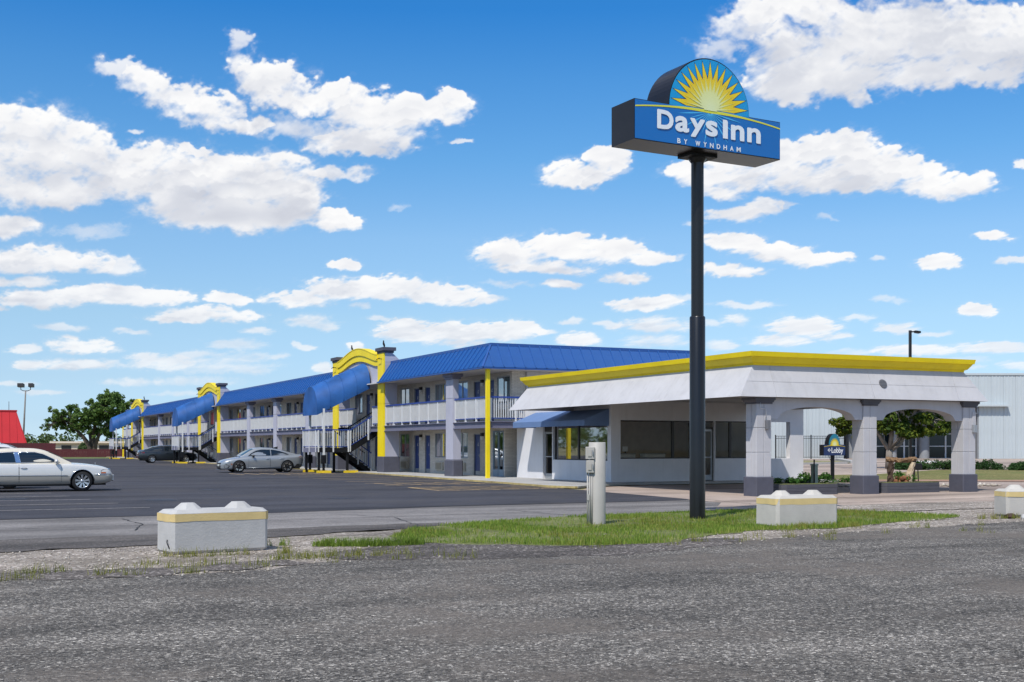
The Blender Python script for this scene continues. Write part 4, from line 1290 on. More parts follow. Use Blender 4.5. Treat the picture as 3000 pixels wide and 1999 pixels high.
# columns
for i, cx in enumerate((22.94, 27.15, 31.46)):
    c0, c1, d0, d1 = cx + .05, cx + .60, 30.95, 31.5
    b = MB()
    for z0, z1 in ((.61, 1.355), (1.375, 2.115), (2.135, 2.90)):
        m_ = (c0 + c1) / 2; n_ = (d0 + d1) / 2
        b.bbox(c0, m_ - .006, d0, n_ - .006, z0, z1, .008); b.bbox(m_ + .006, c1, d0, n_ - .006, z0, z1, .008)
        b.bbox(c0, m_ - .006, n_ + .006, d1, z0, z1, .008); b.bbox(m_ + .006, c1, n_ + .006, d1, z0, z1, .008)
    b.box(c0 + .02, c1 - .02, d0 + .02, d1 - .02, .6, 2.95)
    col = lob(b, 'column', M['lobby_wall'])
    b = MB(); b.bbox(c0 - .06, c1 + .06, d0 - .06, d1 + .06, 0, .61, .025); lob(b, 'plinth', M['plinth'], col)
    b = MB(); b.box(c0 - .03, c1 + .03, d0 - .03, d1 + .03, 2.86, 2.91); b.prism([(c0 - .04, 2.91), (c1 + .04, 2.91), (c1 + .09, 2.98), (c0 - .09, 2.98)], 1, d0 - .06, d1 + .06); b.box(c0 - .10, c1 + .10, d0 - .10, d1 + .10, 2.98, 3.06); lob(b, 'capital', M['cap'], col)
    if i == 0:
        b = MB(); b.bbox(c0 + .30, c0 + .44, d0 - .13, d0 - .002, 2.08, 2.36, .01); lob(b, 'lamp_box', mat('grey_box_paint', (.16, .16, .17), .5), col)
        b = MB(); b.tube([(c0 + .12, d0 - .02, 2.9), (c0 + .12, d0 - .02, 2.72), (c0 + .34, d0 - .02, 2.70), (c0 + .34, d0 - .02, 2.36)], .012, 6); lob(b, 'conduit', M['white'], col)
    if i == 2:
        b = MB(); b.bbox(c1 - .16, c1 - .01, d0 - .10, d0 - .002, 2.02, 2.26, .01); lob(b, 'meter_box', M['frame_al'], col)
        b = MB(); b.box(c1 - .16, c1 - .01, d0 - .03, d0 - .002, 2.27, 2.72); lob(b, 'cover_panel', M['lobby_wall'], col)
        b = MB(); b.tube([(c1 + .14, d0 + .1, 3.03), (c1 + .10, d0, 2.68), (c1 - .05, d0 - .05, 2.66)], .012, 6); lob(b, 'conduit', M['white'], col)
    if i < 2:
        n = 24; a0, a1 = c1 + .002, (27.15, 31.46)[i] + .048; fl = .30
        xs = [a0, a0 + fl] + [a0 + fl + (a1 - a0 - 2 * fl) * k / n for k in range(1, n)] + [a1 - fl, a1]
        lo = []
        for x in xs:
            s = min(max((x - a0 - fl) / (a1 - a0 - 2 * fl), 0), 1); lo.append((x, 2.40 + .39 * math.sqrt(max(0, 1 - (2 * s - 1) ** 2)) ** .9))
        b = MB(); b.band(lo, [(x, 3.05) for x in xs], 1, 31.0, 31.44); lob(b, 'arch_beam', M['lobby_wall'])
b = MB(); b.box(32.6, 35.3, 43.3, 52.8, 3.41, 3.9); lob(b, 'side_roof', M['soffit'])
# oval louvre on the front fascia
p = fpt(0, 27.95, .52); q = fpt(0, 27.95, .70)
b = MB(); nrm = Vector((0, -(ZN - ZL), -.38)).normalized()
ring = []
for k in range(20):
    a = 2 * math.pi * k / 20; ring.append((p[0] + .15 * math.cos(a), p[1] + .15 * math.sin(a) * .36, p[2] + .15 * math.sin(a) * .93))
b.add([(x, y - .03, z) for x, y, z in ring] + [(x, y + .03, z) for x, y, z in ring], [tuple(range(20))] + [(k, 20 + k, 20 + (k + 1) % 20, (k + 1) % 20) for k in range(20)], False)
vt_ = lob(b, 'louvre', mat('grey_louvre', (.12, .12, .13), .5))
b = MB()
for k in range(5):
    z = -.10 + k * .05; hw = math.sqrt(max(0, .14 ** 2 - z * z)); b.box(p[0] - hw, p[0] + hw, p[1] + z * .36 - .045, p[1] + z * .36 - .03, p[2] + z * .93 - .008, p[2] + z * .93 + .008)
lob(b, 'slat', mat('light_louvre_slat', (.22, .22, .23), .5), vt_)
b = MB(); b.lathe([(.001, 4.62), (.30, 4.60), (.32, 4.55), (.22, 4.5), (.2, 4.2)], (30.2, 35.0, 0), n=16); lob(b, 'roof_vent', M['frame_dk'])
b = MB(); b.tube([(31.6, 38, 4.2), (31.6, 38, 4.58)], .05, 8); lob(b, 'vent_pipe', M['frame_dk'])
# reception counters standing inside
CT_W = mat('pale_counter', (.82, .83, .83), .4)
for x0, x1, y, nm_ in ((26.5, 27.7, 46.2, 'pale counter inside the lobby behind the left half of the big front window'), (28.1, 29.1, 46.0, 'pale counter inside the lobby next to the glass door')):
    t = thing('reception_counter', nm_, 'counter', ((x0 + x1) / 2, y, .085), 0, 'counters inside the lobby')
    w_ = (x1 - x0) / 2
    b = MB(); b.bbox(-w_, w_, -.25, .25, 0, 1.12, .01); b.obj('counter_body', CT_W, t)
    b = MB(); b.bbox(-w_ - .03, w_ + .03, -.28, .28, 1.12, 1.16, .01); b.obj('counter_top', M['frame_al'], t)
t = thing('desk_monitor', 'small pale screen standing on the counter behind the big front window', 'monitor', (27.3, 46.15, 1.245))
b = MB(); b.box(-.12, .12, -.015, .015, .08, .30); b.obj('screen', CT_W, t); b = MB(); b.box(-.02, .02, -.02, .02, .012, .08); b.box(-.08, .08, -.05, .05, 0, .012); b.obj('stand', M['frame_dk'], t)

# ---------------------------------------------------------------- signs
def star(b, cx, cz, r0, r1, n, y, a0=-8, a1=188):
    """half sunburst of n points"""
    c = (cx, y, cz)
    for i in range(n):
        s0 = R(a0 + (a1 - a0) * i / n); s1 = R(a0 + (a1 - a0) * (i + 1) / n); sm = (s0 + s1) / 2
        P = [c, (cx + r0 * math.cos(s0), y, cz + r0 * math.sin(s0)), (cx + r1 * math.cos(sm), y, cz + r1 * math.sin(sm)), (cx + r0 * math.cos(s1), y, cz + r0 * math.sin(s1))]
        b.add(P, [(0, 1, 2, 3)], False)


def radial_mat(name, stops, cx, cz, r_, rough=.35):
    m = bpy.data.materials.new(name); m.use_nodes = True
    t = NT(m.node_tree); bs = m.node_tree.nodes['Principled BSDF']
    tc = t.n('ShaderNodeTexCoord'); s = t.n('ShaderNodeSeparateXYZ', {0: tc.outputs['Object']})
    dx = t.m('SUBTRACT', s.outputs[0], cx); dz = t.m('SUBTRACT', s.outputs[2], cz)
    d = t.m('DIVIDE', t.m('SQRT', t.m('ADD', t.m('MULTIPLY', dx, dx), t.m('MULTIPLY', dz, dz))), r_)
    t.put(bs.inputs['Base Color'], t.ramp(d, stops)); bs.inputs['Roughness'].default_value = rough
    return m


def build_sign(t, W_, z0, z1, rx, rz, th, bx_mat, face_mat, dome_mat, sun_mat, n, swoosh_ends=.15, swm=None, arc=None, yo=0.0):
    """box cabinet with a domed top, face panels, printed sunburst and swoosh; front faces local -y"""
    yf = -th / 2 + yo; yb_ = th / 2 + yo
    b = MB(); b.box(-W_ / 2, W_ / 2, yf, yb_, z0, z1)
    dome_ = [(rx * math.cos(math.pi * k / 32), z1 - .004 + rz * math.sin(math.pi * k / 32)) for k in range(33)]
    b.prism(dome_, 1, yf + .002, yb_ - .002)
    cab = b.obj('cabinet', bx_mat, t)
    e = .012 * W_ / 3.8 + .004
    b = MB(); b.box(-W_ / 2 + e, W_ / 2 - e, yf - .012, yf, z0 + e, z1 - e); b.obj('face_panel', face_mat, t)
    b = MB(); a2 = [((rx - e) * math.cos(math.pi * k / 32), z1 - e + (rz - e) * math.sin(math.pi * k / 32)) for k in range(33)]
    b.prism(a2, 1, yf - .012, yf + .0); b.obj('dome_panel', dome_mat, t)
    # swoosh: shallow arc, thicker in the middle
    def arcz(x):
        if arc: return arc[0] - arc[1] * (2 * x / W_) ** 2
        return z1 - .04 * (z1 - z0) - swoosh_ends * (z1 - z0) * (2 * x / W_) ** 2
    xs = np.linspace(-W_ / 2 + e, W_ / 2 - e, 33); yq = yf - .018
    b = MB(); hi = [(x, yq, arcz(x)) for x in xs]; lo = [(x, yq, arcz(x) - (z1 - z0) * (.035 + .05 * (1 - abs(2 * x / W_)) ** 2)) for x in xs]
    for i in range(32): b.quad(lo[i], lo[i + 1], hi[i + 1], hi[i])
    b.obj('swoosh', swm or sun_mat, t)
    return arcz, yf


sign = thing('pole_sign', 'tall black pole sign with blue cabinet, yellow half sun and white lettering', 'pole sign', (14.72, 22.04, 0), R(3.7))
SB = mat('sign_blue', (.004, .15, .47), .3, vary=.04, scale=.5); SD = mat('sign_sky_blue', (.004, .31, .64), .3, vary=.04, scale=.5)
NAVY = mat('sign_navy', (.012, .035, .13), .35); SW = mat('sign_white_print', (.80, .83, .86), .4, vary=.01)
RAY = mat('sign_light_blue_ray', (.07, .45, .80), .35); SWM = mat('sign_lime_swoosh', (.72, .70, .05), .4, vary=.02)
SUN = radial_mat('sign_sun_print', [(.0, (.78, .84, .46)), (.14, (.78, .82, .38)), (.36, (.80, .68, .06)), (.65, (.82, .57, .006)), (1, (.88, .70, .008))], 0, 8.60, .99)
arcz, yf = build_sign(sign, 3.83, 7.76, 8.58, 1.056, 1.09, .82, M['bronze'], SB, SD, SUN, 17, swm=SWM, arc=(8.585, .145), yo=-.15)
CZ = 8.60
def clamp_star(b):
    b.v = [(x, y, max(z, arcz(x) - .02)) for x, y, z in b.v]; return b
b = MB(); star(b, 0, CZ, .675, 1.035, 15, yf - .014, 0, 180); clamp_star(b).obj('sun_outline', NAVY, sign)
b = MB(); star(b, 0, CZ, .62, .99, 15, yf - .0165, 0, 180); clamp_star(b).obj('sun', SUN, sign)
PALE = radial_mat('sign_pale_ray', [(.0, (.76, .82, .46)), (.45, (.76, .78, .32)), (1, (.74, .60, .03))], 0, CZ, .75)
for i in range(15):
    a = R(6 + 12 * i); d = .030
    b = MB(); b.add([(.085 * math.cos(a + 1.2), yf - .019 - .0003 * i, CZ + .085 * math.sin(a + 1.2) * .3), (.085 * math.cos(a - 1.2), yf - .019 - .0003 * i, CZ + .085 * math.sin(a - 1.2) * .3), (.72 * math.cos(a), yf - .019 - .0003 * i, CZ + .72 * math.sin(a))], [(0, 1, 2)], False); clamp_star(b)
    b.obj('sun_ray', PALE, sign)
b = MB(); hd = [(.17 * math.cos(math.pi * k / 16), yf - .0245, CZ - .03 + .17 * math.sin(math.pi * k / 16)) for k in range(17)]; b.add(hd, [tuple(range(17))], False); clamp_star(b).obj('sun_core', PALE, sign)
# the lower half of the rays, printed light blue on the cabinet
for i in range(15):
    a = R(-171 + 162 * i / 14); L = .86 if i % 2 == 0 else .60; d = .065
    q = lambda an, rr: (rr * math.cos(an), yf - .0135 - .0003 * i, 8.535 + rr * math.sin(an) * .88)
    b = MB(); b.add([q(a - d * 2.2, .04), q(a + d * 2.2, .04), q(a + d * .5, L * .6), q(a, L), q(a - d * .5, L * .6)], [(0, 1, 2, 3, 4)], False); b.obj('lower_ray', RAY, sign)
def fat_letter(ch, x0, x1, z0, z1, y, bd, d):
    """heavy letter: one mesh of slightly shifted layers, each a hair in front of the last"""
    V = []; F = []
    for k, (dx, dz) in enumerate(((0, 0), (-d, 0), (d, 0), (0, -d), (0, d), (-.7 * d, -.7 * d), (.7 * d, .7 * d), (-.7 * d, .7 * d), (.7 * d, -.7 * d))):
        me = fit_text(ch, SW, x0 + d + dx, x1 - d + dx, z0 + d + dz, z1 - d + dz, y - .0004 * k, bd); o = len(V)
        V += [tuple(v.co) for v in me.vertices]; F += [tuple(o + i for i in p.vertices) for p in me.polygons]; bpy.data.meshes.remove(me)
    me = bpy.data.meshes.new('letter'); me.from_pydata(V, [], F); me.materials.append(SW)
    return me


for ch, x0, x1, z0, z1, bd in (('D', -1.367, -.951, 8.033, 8.429, .045), ('a', -.912, -.553, 8.030, 8.360, .045), ('y', -.530, -.143, 7.967, 8.358, .045), ('s', -.130, .192, 8.032, 8.362, .045),
                               ('I', .328, .460, 8.036, 8.429, .04), ('n', .542, .907, 8.030, 8.356, .045), ('n', .980, 1.356, 8.032, 8.352, .045)):
    if ch == 'I':
        b = MB(); b.add([(x0, yf - .026, z0), (x1, yf - .026, z0), (x1, yf - .026, z1 - .03), (x1 - .03, yf - .026, z1), (x0, yf - .026, z1)], [(0, 1, 2, 3, 4)], False); b.obj('letter', SW, sign)
    else: put('letter', fat_letter(ch, x0, x1, z0, z1, yf - .025, .010, .016), sign)
tag_w = dict(B=1.0, Y=1.0, W=1.45, N=1.15, D=1.1, H=1.1, A=1.1, M=1.3)
xs_ = {}
x = -.856
for ch in 'BY WYNDHAM':
    if ch == ' ': x += .13; continue
    wd = .0855 * tag_w[ch]; put('letter', fat_letter(ch, x, x + wd, 7.795, 7.898, yf - .021, .004, .004), sign); x += wd + .083
b = MB(); b.box(-.25, .45, -.25, .22, 7.70, 7.76); b.obj('mounting_plate', M['black'], sign)
b = MB(); b.lathe([(.135, 4.30), (.135, 7.70)], (.11, 0, 0), n=24); b.lathe([(.135, 7.6), (.2, 7.69), (.2, 7.70)], (.11, 0, 0), n=24); b.obj('upper_pole', M['pole'], sign)
b = MB(); b.lathe([(.168, -.05), (.168, 4.30), (.155, 4.325), (.136, 4.33)], (.11, 0, 0), n=24); b.obj('lower_pole', M['pole'], sign)

ls = thing('lobby_sign', 'small dark direction sign with half sun, left arrow and the word Lobby', 'direction sign', (35.82, 42.75, 0))
ls.scale = (1.125, 1.125, 1.125)
LN = mat('small_sign_navy', (.014, .035, .12), .35, vary=.08); LTEAL = mat('small_sign_teal', (.015, .20, .30), .35)
LSUN = radial_mat('small_sign_sun', [(.0, (.80, .82, .55)), (.3, (.80, .74, .2)), (.5, (.80, .58, .01)), (1, (.80, .56, .01))], 0, 1.47, .3)
arcz2, yf2 = build_sign(ls, 1.06, 1.017, 1.44, .285, .43, .24, M['black'], LN, LTEAL, LSUN, 23, .14, swm=LSUN)
b = MB(); star(b, 0, 1.40, .20, .285, 25, yf2 - .015, -4, 184)
for i, p in enumerate(b.v): b.v[i] = (p[0] * .86, p[1], 1.40 + (p[2] - 1.40) * 1.12)
b.obj('sun', LSUN, ls)
WH = mat('small_sign_white', (.85, .85, .85), .4, vary=.01)
put('lettering', fit_text('Lobby', WH, -.16, .42, 1.055, 1.325, yf2 - .02, .022, .95), ls)
b = MB(); y = yf2 - .02; b.quad((-.34, y, 1.215), (-.19, y, 1.215), (-.19, y, 1.245), (-.34, y, 1.245))
b.add([(-.36, y, 1.23), (-.27, y, 1.30), (-.235, y, 1.30), (-.315, y, 1.23), (-.235, y, 1.16), (-.27, y, 1.16)], [(0, 3, 2, 1), (0, 5, 4, 3)], False); b.obj('arrow', WH, ls)
b = MB(); b.box(-.05, .06, -.05, .05, 0, 1.017); b.obj('post', M['black'], ls)
b = MB(); b.tube([(-.17, 0, 1.017), (-.15, -.03, .9), (-.06, -.05, .7), (-.055, -.05, .1)], .009, 5); b.obj('cable', M['black'], ls)


# ---------------------------------------------------------------- concrete blocks along the road
CONC = mat('block_concrete', (.47, .46, .44), .9, vary=.07, bump=.5, bscale=40, dirt=.22, scale=2.2)
CONC2 = mat('block_concrete_warm', (.50, .47, .42), .9, vary=.06, bump=.5, bscale=40, dirt=.2, scale=2.2)
BAND = mat('faded_yellow_band', (.66, .50, .22), .85, vary=.06, bump=.3, bscale=40, dirt=.12, scale=3)


def block(label, x, y, rz, L, D, H, cm_):
    t = thing('concrete_block', label, 'concrete block', (x, y, 0), rz, 'concrete blocks along the road edge')
    c = .055
    rg = random.Random(int(x * 10))
    def ring(i, z): return [(p[0] + rg.uniform(-.006, .006), p[1] + rg.uniform(-.006, .006), z) for p in ((-L / 2 + c + i, -D / 2 + i), (L / 2 - c - i, -D / 2 + i), (L / 2 - i, -D / 2 + c + i), (L / 2 - i, D / 2 - c - i), (L / 2 - c - i, D / 2 - i), (-L / 2 + c + i, D / 2 - i), (-L / 2 + i, D / 2 - c - i), (-L / 2 + i, -D / 2 + c + i))]
    R_ = [ring(.03, 0), ring(0, .04), ring(0, H - .05), ring(.055, H)]
    b = MB(); V = [p for r_ in R_ for p in r_]
    F = [(k * 8 + i, k * 8 + (i + 1) % 8, (k + 1) * 8 + (i + 1) % 8, (k + 1) * 8 + i) for k in range(3) for i in range(8)] + [tuple(range(7, -1, -1)), tuple(range(24, 32))]
    b.add(V, F, False); b.obj('block_body', cm_, t)
    b = MB(); h0 = H - .05 - .115; N = 40; rr = ring(-.003, 0); pts = []
    for i in range(8):
        a = Vector(rr[i]); q = Vector(rr[(i + 1) % 8])
        for k in range(5): pts.append(a.lerp(q, k / 5))
    n = len(pts); zl = [h0 + rg.uniform(-.007, .007) for _ in pts]; zh = [H - .052 + rg.uniform(-.006, .004) for _ in pts]
    b.add([(p.x, p.y, z) for p, z in zip(pts, zl)] + [(p.x, p.y, z) for p, z in zip(pts, zh)], [(i, (i + 1) % n, n + (i + 1) % n, n + i) for i in range(n)], False); b.obj('painted_band', BAND, t)
    for s in (-1, 1):
        b = MB(); cx = s * L * .26; w0, d0, w1, d1, h = .21, .17, .09, .07, .105
        V = []
        for (w_, d_, z) in ((w0, d0, H - .012), (w1, d1, H + h - .012)):
            k = .45
            V += [(cx - w_, -d_ * k, z), (cx - w_ * k, -d_, z), (cx + w_ * k, -d_, z), (cx + w_, -d_ * k, z), (cx + w_, d_ * k, z), (cx + w_ * k, d_, z), (cx - w_ * k, d_, z), (cx - w_, d_ * k, z)]
        b.add(V, [(i, (i + 1) % 8, 8 + (i + 1) % 8, 8 + i) for i in range(8)] + [tuple(range(8, 16))], False); b.obj('lifting_knob', cm_, t)
    if cm_ is CONC:
        b = MB(); b.tube([(-L / 2 - .004, -D / 2 + .16, .20), (-L / 2 - .03, -D / 2 + .10, .17), (-L / 2 - .004, -D / 2 + .07, .08)], .008, 5); b.obj('lifting_loop', M['frame_dk'], t)
    return t


block('grey concrete block with pale yellow band alone on the gravel left of the grass', 3.80, 18.38, R(10), 1.50, .62, .63, CONC)
block('concrete block with pale yellow band standing in the grass right of the tall pole sign', 15.27, 19.27, R(-2), 1.44, .74, .60, CONC2)
block('concrete block with pale yellow band cut off by the right edge of the photo', 22.22, 19.86, R(-20), 1.40, .62, .60, CONC2)

# utility pillar in the grass
t = thing('utility_pillar', 'round grey steel utility pillar with two switch boxes standing in the grass', 'utility pillar', (12.02, 21.41, 0), R(-25))
PG = mat('grey_pillar_paint', (.42, .395, .355), .55, vary=.05, dirt=.18, scale=1.4)
b = MB(); b.lathe([(.168, -.03), (.168, 1.62), (.158, 1.63), (.150, 1.62), (.150, 1.2)], n=28); b.obj('pillar_shell', PG, t)
b = MB(); b.disc((0, 0, 1.3), .15, n=20); b.obj('inner_disc', M['frame_dk'], t)
for s in (-.14, .14):
    b = MB(); b.tube([(s, .02, 1.60), (s, .02, 1.68)], .008, 5); b.obj('lifting_pin', M['frame_dk'], t)
for z0, z1, w_ in ((1.30, 1.54, .09), (1.03, 1.27, .08)):
    b = MB(); b.bbox(-.15 - w_, -.15 + w_, -.20, -.08, z0, z1, .012); o = b.obj('switch_box', PG, t)
    b = MB(); b.box(-.16 - w_ * .4, -.16 + w_ * .4, -.215, -.20, z0 + .05, z1 - .06); b.obj('box_cover', PG, o)
    b = MB(); b.box(-.11, -.095, -.235, -.20, z0 + .08, z1 - .07); b.obj('switch_lever', M['frame_al'], o)
for x in (-.20, -.155, -.115):
    b = MB(); b.tube([(x, -.14, 1.03), (x, -.14, -.02)], .016, 7); b.obj('conduit', PG, t)
b = MB(); b.box(-.215, -.17, -.17, -.12, .48, .60); b.obj('conduit_body', PG, t)

# planters between the columns
PLC = mat('charcoal_planter', (.075, .075, .09), .8, vary=.12, scale=2, bump=.6, bscale=18, stretch=(1, 1, 6))
LEAF_G = island_mat('planter_leaf', [(.02, .07, .012), (.05, .14, .02), (.11, .22, .035)], low=3)
for x0, x1, y0, nm_ in ((24.25, 26.5, 31.25, 'left'), (28.35, 30.85, 31.25, 'right')):
    t = thing('planter_box', 'low dark planter of stacked boards between the middle and %s canopy columns' % nm_, 'planter', ((x0 + x1) / 2, y0 + .35, 0), 0, 'planters between the canopy columns')
    w_ = (x1 - x0) / 2; c = .12
    for k in range(3):
        b = MB(); z = k * .115
        o_ = [(-w_ + c, -.35), (w_ - c, -.35), (w_, -.35 + c), (w_, .35), (-w_, .35), (-w_, -.35 + c)]
        b.prism(o_, 2, z, z + .109); b.obj('board', PLC, t)
    b = MB(); b.box(-w_ + .06, w_ - .06, -.29, .29, .30, .352); b.obj('soil', SOIL, t)


def leaf_cloud(centers, radii, n, size, mat_, name='foliage', squash=.8, seed=1, up=.0):
    """many small folded leaves scattered through clumps, one mesh"""
    rg_ = np.random.default_rng(seed)
    centers = np.asarray(centers, float); radii = np.asarray(radii, float)
    p = radii ** 2; p /= p.sum(); idx = rg_.choice(len(centers), n, p=p)
    d = rg_.normal(size=(n, 3)); d /= np.linalg.norm(d, axis=1)[:, None]
    rr = rg_.random(n) ** .45
    P = centers[idx] + d * (radii[idx] * rr)[:, None] * np.array([1, 1, squash])
    a = rg_.normal(size=(n, 3)); a /= np.linalg.norm(a, axis=1)[:, None]
    nb = d * .8 + rg_.normal(size=(n, 3)) * .6 + np.array([0, 0, .35 + up]); nb /= np.linalg.norm(nb, axis=1)[:, None]
    u = np.cross(nb, a); u /= np.linalg.norm(u, axis=1)[:, None] + 1e-9; v = np.cross(nb, u)
    s = size * (.6 + .8 * rg_.random(n))[:, None]
    # diamond leaf with a fold
    V = np.concatenate([P - u * s, P + v * s * .45 + nb * s * .12, P + u * s, P - v * s * .45 + nb * s * .12], 0)
    i = np.arange(n)
    F = np.concatenate([np.stack([i, i + n, i + 2 * n], 1), np.stack([i, i + 2 * n, i + 3 * n], 1)], 0)
    return np_mesh(name, V, F, mat_)


rg = random.Random(3)
for lbl, x, y, h, n in (('wilting broad-leaved plant at the left end of the left planter', 25.0, 31.6, .16, 60), ('upright broad-leaved plant in the middle of the left planter', 25.45, 31.7, .34, 90), ('bushy green plant at the right end of the left planter', 26.2, 31.6, .30, 150),
                        ('young broad-leaved plant in the right planter beside the split log', 29.25, 31.6, .36, 60), ('small seedling at the right end of the right planter', 29.9, 31.6, .2, 30)):
    t = thing('planter_plant', lbl, 'plant', (x, y, .352), 0, 'plants in the planters')
    b = MB()
    for k in range(5):
        a = rg.uniform(0, 6.28); b.tube([(0, 0, 0), (.05 * math.cos(a), .05 * math.sin(a), h * .5), (.13 * math.cos(a), .13 * math.sin(a), h)], [.008, .006, .003], 5)
    b.obj('stem', LEAF_G, t)
    put('foliage', leaf_cloud([(0, 0, h * .8), (.12, 0, h * .7), (-.12, .05, h * .75)], [.16, .12, .12], n, .055, LEAF_G, seed=int(x * 7)), t)

# log arch with firewood, letter box, dark box, rocks
WOOD = mat('weathered_log', (.24, .145, .075), .9, vary=.35, scale=5, bump=1.0, bscale=14, stretch=(1, 1, .3)); WOODD = mat('dark_bark', (.08, .05, .035), .95, vary=.3, scale=6, bump=1.0, bscale=16)
PALEW = mat('split_pale_wood', (.50, .40, .28), .9, vary=.12, scale=4, bump=.6, bscale=14)
lx, ly = cam(15.55, 49)
t = thing('log_arch', 'rustic arch of rough logs between the middle and right canopy columns', 'log arch', (lx, ly, 0), R(-25))


def rough_log(pts, rad, n=10, seed=0, j=.18):
    rg_ = random.Random(seed); b_ = MB(); pp_ = []; rr_ = []
    for i in range(len(pts) - 1):
        for q in range(4):
            f = q / 4; pp_.append(tuple(pts[i][k] * (1 - f) + pts[i + 1][k] * f + rg_.uniform(-.012, .012) for k in range(3))); rr_.append((rad[i] * (1 - f) + rad[i + 1] * f) * rg_.uniform(.86, 1.12))
    pp_.append(pts[-1]); rr_.append(rad[-1] * .9); b_.tube(pp_, rr_, n, smooth=False)
    b_.v = [(x + rg_.uniform(-j, j) * .22, y + rg_.uniform(-j, j) * .22, z + rg_.uniform(-j, j) * .10) for x, y, z in b_.v]; return b_


rough_log([(-.62, 0, 1.03), (-.3, .02, 1.0), (.05, 0, .99), (.35, .02, 1.01), (.56, 0, 1.04)], [.10, .11, .10, .11, .09], seed=1).obj('lintel_log', WOOD, t)
rough_log([(-.45, .02, -.02), (-.46, .02, .4), (-.44, 0, .92)], [.14, .13, .12], seed=2).obj('bark_post', WOODD, t)
rough_log([(.22, .02, -.02), (.30, .02, .4), (.44, 0, .92)], [.17, .13, .09], seed=3).obj('split_post', PALEW, t)
rough_log([(.34, .12, -.02), (.45, .12, .5), (.52, .1, .95)], [.10, .09, .08], seed=4).obj('bark_post', WOODD, t)
for k, (x, z, r_) in enumerate(((-.24, .12, .12), (.0, .11, .11), (-.12, .30, .11), (.06, .28, .09))):
    tt = thing('firewood_log', ('cut firewood log at the left of the pile under the log arch', 'cut firewood log at the right of the pile under the log arch', 'cut firewood log on top left of the pile under the log arch', 'small firewood log on top right of the pile under the log arch')[k], 'log', cam(15.55 + x, 48.95 - .02 * k) + (z,), R(-25 + 20 * (k % 2)), 'firewood under the log arch')
    b = MB(); b.lathe([(.001, -.3), (r_ * .9, -.3), (r_, -.27), (r_, .27), (r_ * .9, .3), (.001, .3)], axis='y', n=9); b.obj('bark', mat('red_brown_wood', (.24, .10, .045), .9, vary=.25, scale=8, bump=.8, bscale=20), tt)


def boxpost(label, r_, f, w_, d_, z0, z1, legs):
    x, y = cam(r_, f)
    t = thing('letter_box', label, 'letter box', (x, y, 0), R(-25), 'black boxes on posts')
    b = MB(); b.bbox(-w_, w_, -d_, d_, z0, z1, .03); b.obj('box_body', M['black'], t)
    b = MB(); b.box(-w_ * .8, w_ * .8, -d_ - .012, -d_, z0 + .03, z1 - .05); b.obj('box_door', M['bronze'], t)
    for x_ in legs:
        b = MB(); b.tube([(x_, 0, -.02), (x_ * .7, 0, z0 + .02)], .022, 7); b.obj('leg', M['black'], t)


boxpost('black box on two thin legs behind the right planter', 16.45, 50, .20, .16, .60, .85, (-.09, .09))
boxpost('dark box on one post right behind the log arch', 15.05 + .45, 53.0, .20, .16, .40, .82, (0.0,))
x, y = cam(12.05, 49); t = thing('thin_post', 'thin brown metal post behind the Lobby sign', 'post', (x, y, 0)); b = MB(); b.tube([(0, 0, -.02), (0, 0, 1.0)], .03, 8); b.obj('shaft', M['bronze'], t); b = MB(); b.tube([(0, 0, 1.0), (0, 0, 1.02)], .034, 8); b.obj('post_cap', M['frame_dk'], t)
x, y = cam(12.55, 51); t = thing('utility_box', 'pale green utility pedestal behind the Lobby sign post', 'utility box', (x, y, 0)); b = MB(); b.bbox(-.12, .12, -.1, .1, 0, .75, .02); b.obj('housing', mat('pale_green_box', (.30, .38, .30), .6), t); b = MB(); b.bbox(-.14, .14, -.12, .12, .75, .82, .02); b.obj('lid', mat('pale_green_lid', (.32, .40, .32), .6), t)


def rocks(name, n, cx, cy, sx, sy, s0, s1, mat_, seed, z=0.0, region=None, flat=.6):
    """loose stones, one mesh of many little eight-sided stones"""
    rg_ = np.random.default_rng(seed)
    if region is None:
        P = np.stack([cx + rg_.uniform(-sx, sx, n), cy + rg_.uniform(-sy, sy, n)], 1)
    else:
        P = region(rg_, n); n = len(P)
    base = np.array([(1, 0, 0), (0, 1, 0), (-1, 0, 0), (0, -1, 0), (0, 0, 1), (0, 0, -.6)], float)
    s = s0 + (s1 - s0) * rg_.random(n) ** 3
    V = base[None] * (s[:, None, None] * rg_.uniform(.6, 1.25, (n, 6, 1))) * np.array([1, 1, flat])
    a = rg_.uniform(0, 6.28, n); c, s_ = np.cos(a)[:, None], np.sin(a)[:, None]
    VX = V[..., 0] * c - V[..., 1] * s_; VY = V[..., 0] * s_ + V[..., 1] * c
    V = np.stack([VX + P[:, 0:1], VY + P[:, 1:2], V[..., 2] + z + s[:, None] * .2], 2).reshape(-1, 3)
    T = np.array([(0, 1, 4), (1, 2, 4), (2, 3, 4), (3, 0, 4), (1, 0, 5), (2, 1, 5), (3, 2, 5), (0, 3, 5)])
    F = (np.arange(n)[:, None, None] * 6 + T[None]).reshape(-1, 3)
    return tag(put(name, np_mesh(name, V, F, mat_)), kind='stuff')


